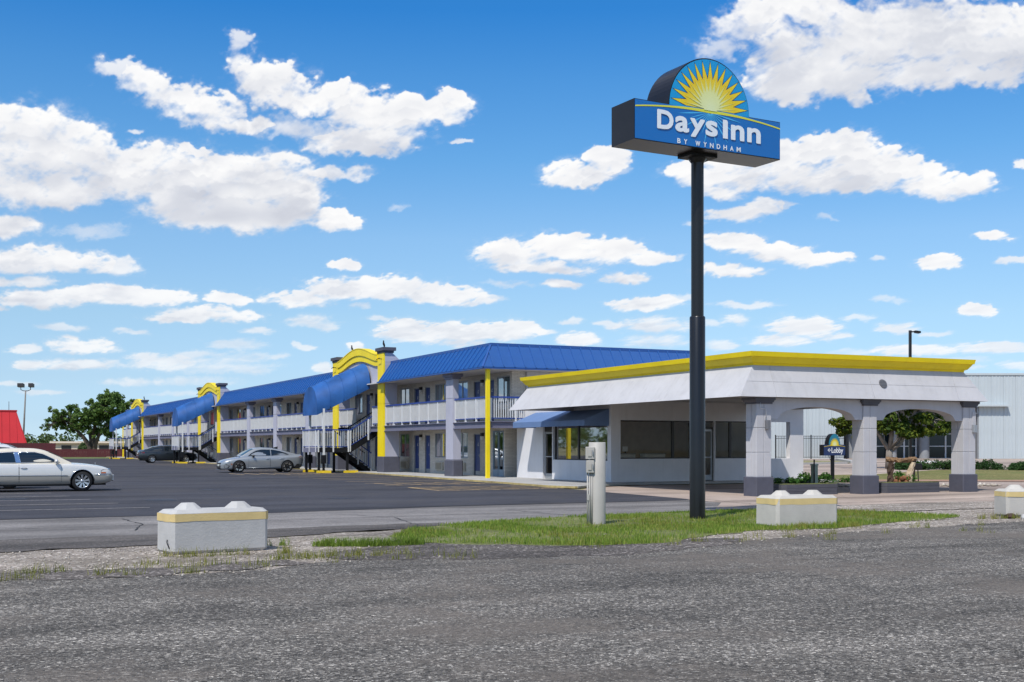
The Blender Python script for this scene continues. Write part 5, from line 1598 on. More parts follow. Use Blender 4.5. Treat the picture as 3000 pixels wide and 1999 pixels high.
LIME = island_mat('limestone_stone', [(.20, .17, .14), (.42, .37, .31), (.66, .61, .54)], .9, 0, low=2)
GREYST = island_mat('grey_stone', [(.05, .048, .046), (.16, .155, .148), (.42, .40, .37)], .9, 0, low=2)
rx_, ry_ = cam(13.4, 47.5); rocks('white_rocks', 260, rx_, ry_, 1.7, .7, .05, .17, LIME, 5, z=.02)
rx_, ry_ = cam(17.6, 47.5); rocks('white_rocks', 160, rx_, ry_, 1.2, .6, .05, .15, LIME, 6, z=.02)
for (x, y, s, lb) in ((21.05, 19.35, .16, 'dark flat stone lying left of the block at the right edge'), (21.2, 19.05, .14, 'pale pinkish stone lying just left of the block at the right edge')):
    t = thing('loose_stone', lb, 'stone', (x, y, 0)); b = MB(); rg = random.Random(int(x * 100))
    V = []; F = []
    for i, (rr, z) in enumerate(((.8, -.01), (1.0, .03), (.85, .075), (.4, .10))):
        V += [(s * rr * (1 + rg.uniform(-.2, .2)) * math.cos(k * .785), s * .75 * rr * (1 + rg.uniform(-.2, .2)) * math.sin(k * .785), z + rg.uniform(-.01, .01)) for k in range(8)]
    F = [(i * 8 + k, i * 8 + (k + 1) % 8, (i + 1) * 8 + (k + 1) % 8, (i + 1) * 8 + k) for i in range(3) for k in range(8)] + [tuple(range(24, 32))]
    b.add(V, F, False); b.obj('stone_body', CONC if x > 21.1 else WOODD, t)

# old cracks and joints in the paving
b = MB(); rg = random.Random(77)
def crack(pts, z, w_=.02):
    out = []
    for a, c in zip(pts[:-1], pts[1:]):
        L = math.hypot(c[0] - a[0], c[1] - a[1]); n = max(2, int(L / .25))
        for k in range(n): out.append((a[0] + (c[0] - a[0]) * k / n + rg.uniform(-.04, .04), a[1] + (c[1] - a[1]) * k / n + rg.uniform(-.04, .04)))
    out.append(pts[-1]); P = []
    for i, p in enumerate(out):
        q = out[min(i + 1, len(out) - 1)]; o = out[max(i - 1, 0)]; dx, dy = q[0] - o[0], q[1] - o[1]; L = math.hypot(dx, dy) + 1e-6; w2 = w_ * rg.uniform(.3, 1.0)
        P += [(p[0] - dy / L * w2, p[1] + dx / L * w2, z), (p[0] + dy / L * w2, p[1] - dx / L * w2, z)]
    b.add(P, [(2 * i, 2 * i + 1, 2 * i + 3, 2 * i + 2) for i in range(len(out) - 1)], False)
crack([(17.9, 25.9), (20.5, 25.9), (23, 26.3), (27, 27.0), (32, 27.4)], .0165, .03)
crack([(19.8, 28.6), (23, 28.9), (28, 29.6)], .0165, .02); crack([(19.5, 25.3), (20.4, 30.2)], .0165, .02)
for x0 in (-6, -1.5, 3.4, 8.6, 13.2): crack([(x0, 22.6 + rg.uniform(-.5, 1)), (x0 + rg.uniform(-.5, .8), 25.2), (x0 + rg.uniform(-.6, .9), 27.2)], .0075, .022)
crack([(-8, 24.3), (-2, 24.6), (4, 24.9), (10, 25.6), (16, 26.4)], .0075, .024)
struct(b.obj('paving_cracks', mat('crack_filler', (.022, .02, .019), .8)))
b = MB()
for x in np.arange(26, 36, 2.4): b.box(x - .012, x + .012, 42.5, 43.85, .0755, .077)
for y in np.arange(55, 178, 2.4): b.box(22.6, 25.0, y - .012, y + .012, .0755, .077)
for y in (41.5, 44.0, 46.5, 49.0, 51.5): b.box(21.75, 25.25, y - .012, y + .012, .0755, .077)
struct(b.obj('sidewalk_joints', mat('joint_dirt', (.10, .095, .09), .9)))
# oil stains and tyre rub in the parking bays
for (x, y, r_) in ((18.5, 41.2, .5), (18.2, 44.6, .45), (18.6, 47.1, .5), (6.0, 36.2, .6), (2.2, 38.6, .55), (1.0, 33.3, .6), (18.4, 55.5, .6), (11, 35, .35), (9, 44, .45), (14.0, 58.0, .5)):
    pts = [(x + r_ * rg.uniform(.6, 1.1) * math.cos(k * .45), y + r_ * 1.1 * rg.uniform(.6, 1.1) * math.sin(k * .45)) for k in range(14)]
    struct(sheet('oil_stain', pts, .0135, mat('oil_stain', (.022, .022, .025), .55) if 'oil_stain' not in bpy.data.materials else bpy.data.materials['oil_stain']))

# birds on the portal tops
BIRD = mat('dark_bird_feather', (.018, .017, .02), .7, vary=.2)


def bird(label, x, y, z, rz):
    t = thing('bird', label, 'bird', (x, y, z), rz, 'dark birds on the portals')
    m_ = MB(); m_.smooth = True
    for (cx, cz, rx, rz_, tilt) in ((0, .13, .075, .13, .55),):
        m_.lathe([(.004, -.17), (.03, -.13), (.062, -.05), (.07, .02), (.06, .09), (.042, .13), (.040, .16), (.043, .19), (.035, .225), (.006, .245)], n=12)
    b2 = MB(); b2.smooth = True
    b2.v = []
    V = []
    for p in m_.v:
        zz = p[2]; bend = .35 * max(0, .08 - zz); V.append((p[0] * .9 - bend, p[1], zz + .20))
    b2.add(V, m_.f, True); b2.obj('body', BIRD, t)
    b2 = MB(); b2.add([(.03, -.012, .405), (.03, .012, .405), (.03, 0, .42), (.085, 0, .40)], [(0, 1, 3), (1, 2, 3), (2, 0, 3)], False); b2.obj('beak', M['frame_dk'], t)
    b2 = MB(); b2.add([(-.06, -.03, .10), (-.06, .03, .10), (-.15, .035, -.04), (-.15, -.035, -.04)], [(0, 1, 2, 3)], False); b2.add([(-.06, -.03, .11), (-.06, .03, .11), (-.15, .035, -.03), (-.15, -.035, -.03)], [(3, 2, 1, 0)], False); b2.obj('tail', BIRD, t)
    for s in (-.025, .025):
        b2 = MB(); b2.tube([(0, s, .10), (.01, s, 0)], .006, 5); b2.obj('leg', M['frame_dk'], t)


bird('dark bird perched on the near post cap of the nearest portal', X0 + .2, T_Y[0] + .65, 7.17, R(200))
bird('dark bird perched on the yellow arch of the nearest portal', X0 + .1, T_Y[0] + 6.2, 7.30, R(160))
bird('dark bird perched on the near post cap of the farthest portal', X0 + .2, T_Y[2] + .6, 7.17, R(220))
bird('dark bird perched on the far post cap of the farthest portal', X0 + .2, T_Y[2] + 9.2, 7.17, R(150))


# ---------------------------------------------------------------- cars
def pchip(pts):
    xs = np.array([p[0] for p in pts], float); ys = np.array([p[1] for p in pts], float)
    h = np.diff(xs); d = np.diff(ys) / h; m = np.zeros(len(xs)); m[0] = d[0]; m[-1] = d[-1]
    for i in range(1, len(xs) - 1):
        m[i] = 0 if d[i - 1] * d[i] <= 0 else 3 * (h[i - 1] + h[i]) / ((2 * h[i] + h[i - 1]) / d[i - 1] + (h[i] + 2 * h[i - 1]) / d[i])

    def f(x):
        x = np.clip(x, xs[0], xs[-1]); i = np.clip(np.searchsorted(xs, x) - 1, 0, len(h) - 1); t = (x - xs[i]) / h[i]
        return ys[i] * (1 + 2 * t) * (1 - t) ** 2 + h[i] * m[i] * t * (1 - t) ** 2 + ys[i + 1] * t * t * (3 - 2 * t) + h[i] * m[i + 1] * t * t * (t - 1)
    return f


TYRE = mat('tyre_rubber', (.012, .012, .013), .8); CHROME = mat('chrome', (.72, .73, .75), .12, metal=1.0, vary=.01)
CARGLASS = mat('car_glass', (.012, .018, .022), .03, spec=.9, vary=.05); CARGLASS2 = mat('car_glass_green', (.05, .085, .085), .03, spec=.9, vary=.05)
WELL = mat('wheel_well', (.006, .006, .006), .9); RED = mat('tail_lamp_red', (.28, .008, .012), .15, coat=1.0); LAMP = mat('head_lamp_lens', (.34, .34, .32), .08, coat=1.0)
AMBER = mat('amber_lens', (.50, .12, .02), .2); BLKTRIM = mat('black_trim', (.010, .010, .011), .3)
RIM_S = mat('silver_rim', (.55, .56, .57), .25, metal=.8, vary=.02); RIM_B = mat('black_rim', (.012, .012, .013), .25); PLATE = mat('licence_plate', (.6, .62, .55), .5)


def paint(name, col, metal=.35, rough=.32):
    return mat(name, col, rough, metal=metal, vary=.015, coat=1.0)


def car(name, label, S, loc, rz, scale=1.0):
    """sedan from its side profile; local +x forward, z up, origin on the ground under the middle"""
    t = thing(name, label, 'car', loc, rz); t.scale = (scale,) * 3
    P = S['paint']; TOP = S.get('roof_paint', P)
    top, side, bot, hw, roof = (pchip(S[k]) for k in ('top', 'side', 'bot', 'hw', 'roof'))
    pv = np.array([0, .08, .2, .45, .7, .9, 1.0]); pw = np.array(S.get('prof', [.90, .955, .985, 1.0, .995, .975, .94]))

    def yb(x, z):
        v = np.clip((z - bot(x)) / max(.05, side(x) - bot(x)), 0, 1); return float(hw(x) * np.interp(v, pv, pw))
    xr, xf = S['x']; xs = np.unique(np.concatenate([np.linspace(xr, xf, 96), np.array([xr + .02, xr + .05, xf - .02, xf - .05])]))
    vs = [0, .06, .13, .22, .32, .42, .52, .62, .72, .82, .9, .96, 1.0]; yf_ = [.96, .88, .74, .5, .25, 0]
    wheels = S['wheels']; wr = S['wr']; Ra = wr * 1.13
    def ring(x):
        b0, s0, t0, h0 = float(bot(x)), float(side(x)), float(top(x)), float(hw(x)); out = []
        for v in vs: out.append([x, h0 * np.interp(v, pv, pw), b0 + (s0 - b0) * v])
        for q in yf_: out.append([x, h0 * pw[-1] * q, s0 + (t0 - s0) * (1 - q ** 3.2)])
        return out
    V = []; K = len(vs) + len(yf_); nv = len(vs)
    for x in xs: V += ring(x)
    V = np.array(V); ins = np.zeros(len(V), bool); wc = np.zeros((len(V), 2))
    for wx in wheels:
        d = np.hypot(V[:, 0] - wx, V[:, 2] - wr); m_ = (d < Ra) & (np.tile(np.arange(K) < nv, len(xs))); ins |= m_; wc[m_] = (wx, wr)
    F = []
    for i in range(len(xs) - 1):
        for k in range(K - 1):
            f = (i * K + k, (i + 1) * K + k, (i + 1) * K + k + 1, i * K + k + 1)
            if all(ins[j] for j in f): continue
            F.append(f)
    for j in np.where(ins)[0]:
        d = V[j, [0, 2]] - wc[j]; L = np.hypot(*d) + 1e-6
        if d[1] < 0 and V[j, 2] < wr * .9: d = np.array([math.copysign(abs(d[0]) + .2, d[0]), max(d[1], -.12)]); L = np.hypot(*d)
        p = wc[j] + d / L * Ra; V[j, 0] = p[0]; V[j, 2] = p[1]; V[j, 1] = yb(p[0], p[1])
    b = MB(); n0 = len(V); VR = V * np.array([1, -1, 1])
    b.add(np.concatenate([V, VR]), F + [tuple(n0 + j for j in f[::-1]) for f in F], True)
    for i in (0, len(xs) - 1):
        idx = [i * K + k for k in range(K)]; b.f.append(tuple(idx + [n0 + j for j in idx[::-1][1:]])); b.mi.append(0); b.sm.append(False)
    if S.get('two_tone'):
        zt_, m2 = S['two_tone']
        for q, f in enumerate(b.f):
            if sum(b.v[j][2] for j in f) / len(f) < zt_: b.mi[q] = 1
        body = b.obj('body', [P, m2], t)
    else: body = b.obj('body', P, t)
    b = MB(); b.box(xr + .25, xf - .25, -S['W'] * .40, S['W'] * .40, .20, .40); b.box(xr + .3, wheels[0] - Ra, -S['W'] * .455, S['W'] * .455, .24, .5)
    b.box(wheels[0] + Ra, wheels[1] - Ra, -S['W'] * .455, S['W'] * .455, .19, .5); b.obj('underbody', WELL, t)
    for wx in wheels:
        for s in (-1, 1):
            b = MB(); y1 = s * (S['W'] / 2 - .035); y0 = s * (S['W'] / 2 - .33)
            pts = [(wx + Ra * math.cos(a), wr + Ra * math.sin(a)) for a in np.linspace(-.35, math.pi + .35, 20)]
            for (a, c) in zip(pts[:-1], pts[1:]): b.quad((a[0], y0, a[1]), (c[0], y0, c[1]), (c[0], y1, c[1]), (a[0], y1, a[1]))
            b.add([(p[0], y0, p[1]) for p in pts], [tuple(range(20))], False); b.obj('wheel_arch', WELL, t)
    if S.get('arch_trim'):
        for wx in wheels:
            for s in (-1, 1):
                b = MB(); b.tube([(wx + (Ra + .01) * math.cos(a), s * (yb(wx + Ra * math.cos(a), wr + Ra * math.sin(a)) + .004), wr + (Ra + .01) * math.sin(a)) for a in np.linspace(.05, math.pi - .05, 16)], .012, 5); b.obj('arch_trim', CHROME, t)
    # greenhouse
    zb = S['belt']; belt = pchip(S['beltline']); kx = S.get('tumble', .33); yb0 = S['W'] / 2 * S.get('gh', .90)
    ga, gb = S['gx']; taper = S.get('gh_taper', .06)
    def yg(x, z):
        e = max(0, (abs((x - (ga + gb) / 2) / ((gb - ga) / 2)) - .35) / .65); return (yb0 - taper * e * e) - max(0, z - zb) * kx
    gx = np.linspace(ga, gb, 60); b = MB(); rows = []
    for x in gx:
        zt = max(float(roof(x)), float(top(x)) - .01); z0 = min(float(belt(x)) - .06, zt - .01); h = zt - z0
        pts = [(x, yg(x, z0), z0)]
        for f in (.25, .5, .72, .86): pts.append((x, yg(x, z0 + h * f), z0 + h * f))
        ye = yg(x, zt - .06 * min(1, h / .4)); pts += [(x, ye * .975, z0 + h * .93), (x, ye * .91, z0 + h * .975), (x, ye * .75, zt), (x, ye * .4, zt + .018), (x, 0, zt + .024)]
        rows.append(pts)
    k = len(rows[0]); VV = np.array([p for r_ in rows for p in r_]); n0 = len(VV)
    F = [(i * k + j, (i + 1) * k + j, (i + 1) * k + j + 1, i * k + j + 1) for i in range(len(gx) - 1) for j in range(k - 1)]
    b.add(np.concatenate([VV, VV * np.array([1, -1, 1])]), F + [tuple(n0 + j for j in f[::-1]) for f in F], True)
    b.obj('roof', TOP, t)
    # windscreen and rear window, panels lying on the roof skin
    def screen(x0, x1, name):
        xx = np.linspace(x0, x1, 9); b = MB(); V = []; nn = 9
        for x in xx:
            zt = float(roof(x)); ye = yg(x, zt - .06) * .90
            for q in np.linspace(-1, 1, nn): V.append((x, ye * q, zt + .012 + .024 * (1 - min(1, abs(q) * 1.15) ** 2)))
        # push out along the slope so that the glass sits just proud of the shell
        sl_ = (float(roof(x1)) - float(roof(x0))) / (x1 - x0); nx, nz = -sl_, 1; L = math.hypot(nx, nz)
        V = [(p[0] + nx / L * .012, p[1], p[2] + nz / L * .004) for p in V]
        b.add(V, [(i * nn + j, i * nn + j + 1, (i + 1) * nn + j + 1, (i + 1) * nn + j) for i in range(8) for j in range(nn - 1)], True); b.obj(name, S.get('screen_glass', CARGLASS2), t)
    screen(*S['screen'], 'windscreen'); screen(*S['rear_screen'], 'rear_window')
    def patch(poly, f, off, mat_, name, both=True, parent=None, sides=(1, -1)):
        """flat outline given in x-z wrapped on the car's side"""
        from mathutils.geometry import tessellate_polygon
        pp = [Vector((p[0], p[1], 0)) for p in poly]; fine = []
        for i in range(len(pp)):
            a, c = pp[i], pp[(i + 1) % len(pp)]; m_ = max(1, int((c - a).length / .08))
            for q in range(m_): fine.append(a.lerp(c, q / m_))
        tr = tessellate_polygon([fine]); o = None
        for s in sides:
            b = MB(); b.add([(p.x, s * (f(p.x, p.y) + off), p.y) for p in fine], [tuple(q) for q in tr], False); o = b.obj(name, mat_, parent or t)
        return o
    for poly in S['windows']:
        patch(poly, yg, .007, CARGLASS, 'side_window')
        if S.get('win_trim'):
            for s in (1, -1):
                b = MB(); pp = poly + [poly[0]]
                b.tube([(p[0], s * (yg(p[0], p[1]) + .009), p[1]) for p in pp], .009, 5, cap=False); b.obj('window_trim', S['win_trim'], t)
    for poly in S.get('pillars', []): patch(poly, yg, .009, S['pillar_mat'], 'door_pillar')
    # doors: skin sitting in a dark seam, with handle
    for (x0, x1, z0, cut) in S['doors']:
        z1f = lambda x: float(side(x)) - .015
        for s in (1, -1):
            def grid(e, off, mat_, nm_, par):
                b = MB(); nx, nz = 14, 9; V = []
                for i in range(nx + 1):
                    x = x0 - e + (x1 - x0 + 2 * e) * i / nx
                    zl = z0 - e
                    if cut:
                        d = abs(x - cut); r2 = Ra + .05 - e
                        if d < r2: zl = max(zl, wr + math.sqrt(r2 * r2 - d * d))
                    zh = z1f(x) + (0 if e else -.0)
                    for k_ in range(nz + 1):
                        z = zl + (zh - zl) * k_ / nz; V.append((x, s * (yb(x, z) + off), z))
                b.add(V, [(i * (nz + 1) + j, (i + 1) * (nz + 1) + j, (i + 1) * (nz + 1) + j + 1, i * (nz + 1) + j + 1) for i in range(nx) for j in range(nz)], True); return b.obj(nm_, mat_, par)
            grid(.009, .002, BLKTRIM, 'door_seam', t); d_ = grid(0, .005, P, 'door', t)
            if S.get('two_tone'):
                zt_, m2 = S['two_tone']; me_ = d_.data; me_.materials.append(m2)
                for pl in me_.polygons:
                    if pl.center.z < zt_: pl.material_index = 1
            hx_ = x0 + .14; hz = S['handle_z']
            b = MB(); ya = s * (yb(hx_, hz) + .03); b.tube([(hx_ - .10, s * (yb(hx_, hz) + .005), hz), (hx_ - .06, ya, hz + .004), (hx_ + .06, ya, hz + .004), (hx_ + .10, s * (yb(hx_, hz) + .005), hz)], .014, 6); b.obj('handle', S.get('handle', P), d_)
    for poly, mat_, nm_ in S.get('patches', []): patch(poly, yb, .008, mat_, nm_)
    for (x0, x1, z0, z1, y0, y1, mat_, nm_) in S.get('boxes', []):
        b = MB(); b.bbox(x0, x1, y0, y1, z0, z1, min(.02, (x1 - x0) * .4)); b.obj(nm_, mat_, t)
    for pts, r_, mat_, nm_ in S.get('strips', []):
        for s in (1, -1):
            b = MB(); b.tube([(x, s * (yb(x, z) + .006), z) for x, z in pts], r_, 5); b.obj(nm_, mat_, t)
    # mirrors
    mx, mz = S['mirror']
    for s in (1, -1):
        b = MB(); y = S['W'] / 2 * .93
        b.smooth = True; b.lathe([(.004, -.12), (.06, -.10), (.085, -.02), (.085, .05), (.06, .10), (.004, .115)], axis='y', n=12)
        b.v = [(p[0] * .75 + mx, s * (y + .09) + p[1], p[2] * .95 + mz) for p in b.v]
        b.smooth = False; b.bar((mx + .04, s * (y - .06), mz - .05), (mx, s * (y + .03), mz - .03), .06, .04); b.obj('mirror', S.get('mirror_mat', P), t)
    # wheels
    for wx in wheels:
        for s in (1, -1):
            yo = s * (S['W'] / 2 - .03); yi = s * (S['W'] / 2 - .24)
            b = MB(); w_ = abs(yo - yi); pr = [(wr * .68, 0), (wr * .93, .006), (wr * .985, .03), (wr, .06), (wr, w_ - .05), (wr * .96, w_ - .01), (wr * .66, w_)]
            b.lathe([(r_, yo - s * h) for r_, h in pr], (wx, 0, wr), 'y', 32); w = b.obj('wheel', TYRE, t)
            b = MB(); R1 = wr * .70
            b.lathe([(R1, yo - s * .004), (R1 * .97, yo - s * .001), (R1 * .90, yo - s * .035), (R1 * .88, yo - s * .10)], (wx, 0, wr), 'y', 32); b.obj('rim', S['rim_lip'], w)
            b = MB(); b.disc((wx, yo - s * .09, wr), R1 * .95, 'y', 28); b.obj('rim_back', WELL if S['rim_style'] != 1 else RIM_B, w)
            n = S['spokes']; b = MB()
            for i in range(n):
                a = 2 * math.pi * i / n + .2; c, s2 = math.cos(a), math.sin(a)
                def q(r_, tw, dy): return (wx + r_ * c - tw * s2, yo - s * dy, wr + r_ * s2 + tw * c)
                w0, w1 = S['spoke_w']
                f0 = [q(R1 * .18, -w0, .03), q(R1 * .18, w0, .03), q(R1 * .95, w1, .012), q(R1 * .95, -w1, .012)]; f1 = [q(R1 * .18, -w0, .07), q(R1 * .18, w0, .07), q(R1 * .95, w1, .07), q(R1 * .95, -w1, .07)]
                b.add(f0 + f1, [(0, 1, 2, 3), (0, 4, 5, 1), (1, 5, 6, 2), (2, 6, 7, 3), (3, 7, 4, 0)], False)
                if S['rim_style'] == 1:
                    g = [q(R1 * .60, w1 * .95, .008), q(R1 * .60, w1 * .25, .008), q(R1 * .97, w1 * .3, .006), q(R1 * .97, w1 * 1.5, .006)]; b.cur = 1; b.add(g, [(0, 1, 2, 3)], False); b.cur = 0
                    g = [q(R1 * .60, -w1 * .95, .008), q(R1 * .60, -w1 * .25, .008), q(R1 * .97, -w1 * .3, .006), q(R1 * .97, -w1 * 1.5, .006)]; b.cur = 1; b.add(g, [(0, 1, 2, 3)], False); b.cur = 0
            b.lathe([(R1 * .24, yo - s * .06), (R1 * .24, yo - s * .022), (R1 * .15, yo - s * .012), (.002, yo - s * .010)], (wx, 0, wr), 'y', 14)
            b.obj('spokes', [S['spoke_mat'], CHROME], w)
    return t


# long cream-white saloon at the left edge
IV = paint('ivory_pearl_paint', (.70, .68, .64), .15, .30); IVR = mat('cream_roof', (.64, .59, .49), .55, vary=.03); BEI = paint('beige_paint_ground_reflection', (.46, .43, .37), .35, .32)  # lower beige: two-tone paint with some ground reflection put into the colour
lim = dict(two_tone=(.545, BEI), paint=IV, roof_paint=IVR, W=1.98, x=(-2.74, 2.70), wheels=(-1.62, 1.66), wr=.345, belt=.93,
           top=[(-2.74, .86), (-2.6, .97), (-1.9, 1.005), (-1.2, 1.0), (0, .99), (1.0, .985), (1.5, .965), (2.1, .90), (2.45, .82), (2.60, .74), (2.70, .60)],
           side=[(-2.74, .80), (-2.5, .90), (-1.5, .935), (0, .935), (1.0, .93), (1.7, .90), (2.2, .83), (2.5, .75), (2.62, .66), (2.70, .55)],
           bot=[(-2.74, .42), (-2.5, .30), (-1.5, .24), (0, .23), (1.5, .24), (2.2, .25), (2.5, .28), (2.66, .36), (2.70, .42)],
           hw=[(-2.74, .72), (-2.6, .88), (-2.0, .97), (-1, .99), (1.0, .99), (1.9, .965), (2.4, .92), (2.58, .85), (2.66, .76), (2.70, .64)],
           roof=[(-2.0, .98), (-1.75, 1.10), (-1.35, 1.33), (-1.0, 1.425), (-.4, 1.455), (.1, 1.445), (.42, 1.40), (.62, 1.33), (1.26, 1.01), (1.34, .965)], gx=(-1.98, 1.32),
           beltline=[(-2.0, .95), (1.4, .94)], screen=(.60, 1.24), rear_screen=(-1.86, -1.36), gh=.89, tumble=.40,
           windows=[[(-1.42, .985), (-1.36, 1.12), (-1.22, 1.25), (-1.0, 1.315), (-.52, 1.345), (-.45, .985)], [(-.30, .985), (-.37, 1.345), (.15, 1.335), (.42, 1.27), (.70, 1.13), (.94, .99)]],
           pillars=[[(-.45, .985), (-.30, .985), (-.37, 1.345), (-.52, 1.345)]], pillar_mat=CHROME, win_trim=CHROME,
           doors=[(-1.32, -.37, .27, -1.62), (-.345, .98, .27, None)], handle_z=.80, handle=CHROME, arch_trim=True, mirror=(.82, 1.03),
           patches=[([(2.26, .60), (2.62, .60), (2.60, .735), (2.34, .745), (2.27, .70)], LAMP, 'head_lamp'), ([(2.28, .605), (2.44, .605), (2.44, .65), (2.28, .65)], AMBER, 'turn_lamp')],
           strips=[([(-2.3, .56), (-1, .555), (0, .55), (1.0, .548), (1.18, .546)], .012, CHROME, 'side_moulding'), ([(2.08, .575), (2.4, .575), (2.62, .57)], .016, CHROME, 'bumper_trim')],
           boxes=[(2.60, 2.74, .36, .56, -.62, .62, IV, 'bumper'), (2.58, 2.66, .58, .76, -.34, .34, CHROME, 'grille'), (2.72, 2.76, .33, .47, -.30, .30, BLKTRIM, 'plate_holder'), (2.18, 2.20, .90, .985, -.01, .01, CHROME, 'bonnet_emblem'), (-2.76, -2.60, .40, .60, -.8, .8, IV, 'bumper')],
           rim_lip=RIM_S, spoke_mat=RIM_S, spokes=9, spoke_w=(.018, .042), rim_style=0)
car('parked_car', 'long cream white saloon with chrome door pillar, front half in view at the left edge', lim, (4.72 - 1.66, 44.33 + .99, .012), 0)

# silver-grey low sedan in front of the nearest stairs
GS = paint('silver_grey_paint', (.37, .39, .40), .45, .30)
kia = dict(paint=GS, W=1.86, x=(-2.46, 2.44), wheels=(-1.42, 1.44), wr=.345, belt=.90, prof=[.88, .95, .965, .985, 1.0, .985, .93],
           top=[(-2.46, .92), (-2.38, 1.06), (-1.9, 1.08), (-1.2, 1.03), (0, .97), (.9, .96), (1.3, .93), (1.9, .83), (2.25, .73), (2.38, .64), (2.44, .54)],
           side=[(-2.46, .86), (-2.3, .97), (-1.5, .955), (0, .91), (1.0, .875), (1.6, .81), (2.1, .70), (2.34, .60), (2.44, .50)],
           bot=[(-2.46, .50), (-2.3, .34), (-1.8, .25), (-1, .21), (0, .20), (1.2, .19), (2.0, .19), (2.35, .20), (2.44, .26)],
           hw=[(-2.46, .60), (-2.32, .78), (-1.9, .88), (-1.3, .925), (0, .92), (1.2, .925), (1.8, .90), (2.2, .81), (2.36, .68), (2.44, .52)],
           roof=[(-2.2, 1.05), (-1.8, 1.13), (-1.2, 1.30), (-.6, 1.42), (0, 1.455), (.35, 1.43), (.65, 1.34), (1.0, 1.14), (1.28, .965), (1.36, .92)], gx=(-2.15, 1.34),
           beltline=[(-2.2, 1.03), (-1.2, .985), (0, .95), (1.36, .90)], screen=(.56, 1.22), rear_screen=(-2.0, -1.25), gh=.91, tumble=.46, gh_taper=.12,
           windows=[[(-.42, .995), (-.42, 1.335), (.1, 1.34), (.42, 1.27), (.72, 1.11), (.90, .965)], [(-1.52, 1.055), (-1.30, 1.15), (-1.0, 1.25), (-.62, 1.325), (-.48, 1.335), (-.48, .995)]],
           win_trim=BLKTRIM, doors=[(-1.20, -.40, .25, -1.42), (-.375, .88, .25, None)], handle_z=.80, mirror=(.62, .97), mirror_mat=BLKTRIM,
           patches=[([(1.92, .60), (2.02, .68), (2.30, .60), (2.36, .53), (2.2, .54), (2.05, .575)], BLKTRIM, 'head_lamp'), ([(1.80, .66), (1.86, .69), (1.99, .60), (1.93, .575)], LAMP, 'daytime_lamp'),
                    ([(1.83, .48), (1.90, .54), (1.93, .50), (1.86, .44)], AMBER, 'side_marker'), ([(1.98, .40), (2.2, .50), (2.3, .42), (2.28, .30), (2.06, .27)], BLKTRIM, 'bumper_vent'),
                    ([(-2.38, .80), (-2.42, .93), (-2.22, .96), (-2.12, .89), (-2.25, .80)], RED, 'tail_lamp'), ([(-2.40, .36), (-2.2, .46), (-1.95, .27), (-2.2, .26)], BLKTRIM, 'rear_diffuser')],
           strips=[([(-1.0, .335), (0, .30), (1.0, .275)], .012, GS, 'sill_crease')],
           boxes=[(2.30, 2.46, .27, .42, -.48, .48, BLKTRIM, 'lower_grille'), (2.32, 2.455, .50, .58, -.50, .50, BLKTRIM, 'grille'), (2.44, 2.475, .38, .50, -.18, .18, PLATE, 'licence_plate'), (2.22, 2.52, .18, .20, -.66, .66, BLKTRIM, 'front_lip')],
           rim_lip=RIM_B, spoke_mat=RIM_B, spokes=6, spoke_w=(.028, .05), rim_style=1)
c2 = car('parked_car', 'silver grey sporty sedan with black wheels parked nose out by the nearest stairs', kia, (16.27 + 1.44, 71.4 + .93, .012), R(180))
b = MB(); b.add([(-1.05, -.02, 1.36), (-1.05, .02, 1.36), (-.72, .012, 1.44), (-.72, -.012, 1.44), (-1.06, 0, 1.53)], [(0, 1, 4), (0, 4, 3), (1, 2, 4), (2, 3, 4)], False); b.obj('roof_antenna', BLKTRIM, c2)

